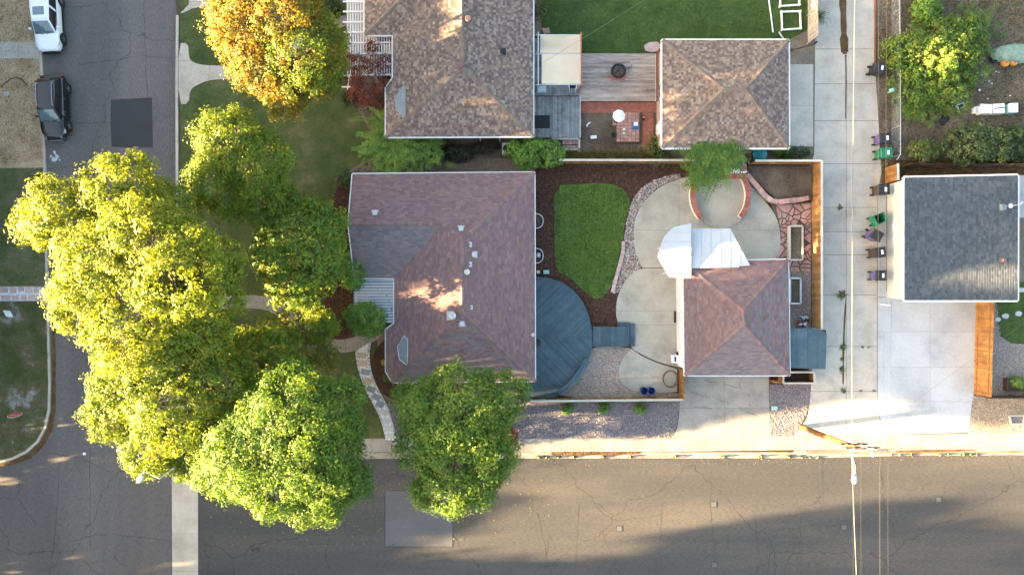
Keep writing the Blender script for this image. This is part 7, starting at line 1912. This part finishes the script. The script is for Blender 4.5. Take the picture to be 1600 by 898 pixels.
fronds('sumac_shoot', 'long feathery shoots at the tarp side of the yellow bush', 1522, 66, 46, 1.7, 1.2, [(.09, .15, .03), (.12, .18, .035), (.06, .11, .025)], .3, 10, .04, 'plant', jitter=.5)
fronds('sumac_shoot', 'feathery shoots along the chain-link side of the yellow bush', 1408, 75, 40, 1.2, 1.1, [(.06, .11, .025), (.085, .14, .03)], .28, 9, .04, 'plant', jitter=.5)
fronds('sumac_shoot', 'short feathery shoots between the large bush and the black sack', 1465, 160, 44, 1.3, .9, [(.10, .15, .035), (.13, .17, .04), (.17, .17, .05)], .26, 9, .04, 'plant', jitter=.7)
fronds('sumac_shoot', 'feathery shoots between the large bush and the small green one', 1520, 30, 36, 1.3, .9, [(.10, .15, .035), (.13, .18, .04)], .26, 9, .04, 'plant', jitter=.5)
fronds('grass_clump', 'tall grass clump leaning out over the alley fence', 1278, 26, 60, .8, .9, [(.055, .10, .025), (.08, .13, .03)], 0, 0, .03, 'grass clump', jitter=.2)
fronds('grass_clump', 'grass clump at the wall base of the canvas shade', 843, 18, 60, .6, .8, [(.10, .12, .06), (.13, .14, .08)], 0, 0, .03, 'grass clump', jitter=.3)
# straw along the boundary fence
mb = thing('dry_vine', 'dry straw coloured growth along the top of the boundary fence', 'vine', W(950, 246))
stuff(blades('straw', poly([(880, 241), (1010, 241), (1010, 249), (880, 249)]), 1600, .5, .05, [(.16, .14, .045), (.12, .12, .035), (.20, .16, .06)], mb, .7, lean=1.6))
stuff(blades('straw', poly([(880, 238), (1010, 238), (1010, 247), (880, 247)]), 900, .5, .06, [(.10, .08, .03), (.08, .085, .025)], mb, .02, lean=1.0))
# weeds
g = 'weeds in the concrete joints of the alley'
for i, (x, y, r_, n) in enumerate(((1315, 460, .34, 70), (1317, 541, .26, 50), (1316, 561, .16, 30), (1316, 577, .24, 45), (1318, 610, .20, 40), (1313, 324, .26, 24), (1348, 542, .1, 14), (1358, 542, .1, 12), (1345, 610, .08, 8), (1366, 610, .1, 10))):
    fronds('weed', 'low weed growing from a joint of the concrete alley', x, y, n, r_, .12, [(.06, .075, .02), (.09, .095, .025), (.12, .11, .04)], 0, 0, .03, 'weed', jitter=r_ * .3, group=g)
g = 'weeds along the street kerb'
for i, x in enumerate((842, 854, 872, 897, 943, 985, 1056, 1132, 1190, 1234, 1253, 1265, 1279, 1407, 1424, 1470, 1482, 1506, 1517, 1526)):
    fronds('weed', 'sunlit weed tuft growing in the gutter of the dark street', x, 714 - (x > 1300) * 4, R.randint(18, 40), R.uniform(.1, .22), .14, [(.09, .11, .02), (.07, .09, .02), (.13, .11, .03)], 0, 0, .035, 'weed', z0=-.12, jitter=.07, group=g)
stuff(litter('dry_leaves', poly([(1374, 0), (1395, 0), (1398, 250), (1378, 270), (1370, 110)]), 2200, (.03, .07), [(.12, .07, .04), (.2, .14, .08), (.07, .04, .025)], bpy.data.objects['weedy_yard'], .004))
blades('weeds', poly([(1395, 0), (1600, 0), (1600, 272), (1395, 272)]), 12000, .16, .055, [(.07, .09, .026), (.12, .11, .05), (.17, .14, .08), (.06, .085, .024)], bpy.data.objects['weedy_yard'], .0)
litter('dry_leaves', poly([(1395, 0), (1600, 0), (1600, 272), (1395, 272)]), 4000, (.03, .07), [(.10, .06, .04), (.16, .11, .07)], bpy.data.objects['weedy_yard'], .004)

# ---------------------------------------------------------------- neighbourhood to the west and south, out of the frame (it shades the streets at this hour; some trees added only for that)
def plain_house(label, x0, y0, x1, y1, ze_, zr_, pal):
    t = thing('neighbour_house', label, 'house', ((x0 + x1) / 2, (y0 + y1) / 2, 0))
    obj('wall', MB().prism([(x0 + .5, y0 + .5), (x1 - .5, y0 + .5), (x1 - .5, y1 - .5), (x0 + .5, y1 - .5)], -.02, ze_ - .15), M['wall_brick'], t)
    q = [(x0, y0, ze_), (x1, y0, ze_), (x1, y1, ze_), (x0, y1, ze_)]; h = (x1 - x0) / 2; xm = (x0 + x1) / 2
    a, b = (xm, y0 + h, zr_), (xm, y1 - h, zr_)
    hip_roof(t, [[q[0], q[1], a], [q[1], q[2], b, a], [q[2], q[3], b], [q[3], q[0], a, b]], q, ze_, pal, .5, .9, [(q[0], a), (q[1], a), (q[2], b), (q[3], b), (a, b)])
    window(t, (x1 - .5, (y0 + y1) / 2 - 2), 1.6, 1.1, 'y', 1, 1.1); window(t, (x1 - .5, (y0 + y1) / 2 + 3), 1.6, 1.1, 'y', 1, 1.1); door(t, (x1 - .5, (y0 + y1) / 2 + .6), .95, 2.1, 'y', 1)
plain_house('neighbour house across the street behind the bare tan yard', -58, 11, -48, 26, 3.0, 5.6, PAL_BROWN)
plain_house('neighbour house across the street behind the corner lawn', -58, -9, -48, 8, 3.0, 5.8, PAL_MAUVE)
def far_tree(label, x, y, h, r, pal=GM):
    base = (x * F / H + 800, 449 - y * F / H)
    lob = []
    for n_, fz, fr, rr_ in ((6, .64, .5, .6), (6, .36, .55, .55), (1, .78, 0, .6), (1, .3, 0, .6)):  # low tier of lobes keeps sun from passing under the unseen crown
        for k in range(n_):
            a = k * 1.05 + fz; zz = h * fz + R.uniform(-.05, .05) * h; kk = F / (H - zz)
            lob.append(((x + r * fr * math.cos(a)) * kk + 800, 449 - (y + r * fr * math.sin(a)) * kk, zz, r * rr_ * kk))
    tree('shade_tree', label, base, lob, pal, dens=1.6, per=18, csig=.5, lsize=.5, trunk_r=.3, fork=h * .2, twigs=.02, shell=(.5, 1.05))
far_tree('large shade tree in front of the neighbour house behind the tan yard', -47, 27, 12.5, 5.4)
far_tree('large shade tree at the side of the neighbour house with the brown roof', -47, 18, 12.5, 5.4)
far_tree('unseen tree added in front of the neighbour houses to fill the shade', -45.5, 13.5, 11.5, 4.5)  # added out of view to close a sunny gap in the row
far_tree('large shade tree between the two neighbour houses across the street', -46.5, 9.0, 12, 5.4)
far_tree('large shade tree at the side of the neighbour house with the mauve roof', -47, .5, 11.8, 5.4)
far_tree('large shade tree beside the corner lawn across the street', -48, -8.5, 11.5, 4.6)
far_tree('unseen tree added in the roadway past the intersection to shade the grey street', -47.5, -16.5, 7.4, 4.6)  # this tree and the next stand in the roadway, added to block low sun
far_tree('second unseen tree added in the roadway near the far kerb for its shade', -52, -22, 7.8, 4.6)
far_tree('tall shade tree on the far side of the dark street by the pan', -40, -31.4, 15, 6.5)
far_tree('tall shade tree on the far side of the street past the corner', -56, -35, 17, 7.5)
far_tree('tall shade tree on the far side of the dark street in the middle', -25, -30.6, 12, 5.5)
far_tree('low unseen tree added for shade across the street facing the black car', -44.5, 10.5, 4.2, 2.6)  # low trees from here on are added to stop light under the tall crowns
far_tree('low unseen tree added for shade across the street facing the flagstone walk', -44.5, 4.5, 4.2, 2.6)
far_tree('low unseen tree added for shade across the street facing the corner lawn', -44.5, -2, 4.2, 2.6)
far_tree('low unseen tree added for shade beside the corner lawn across the street', -45, -8, 4.2, 2.6)
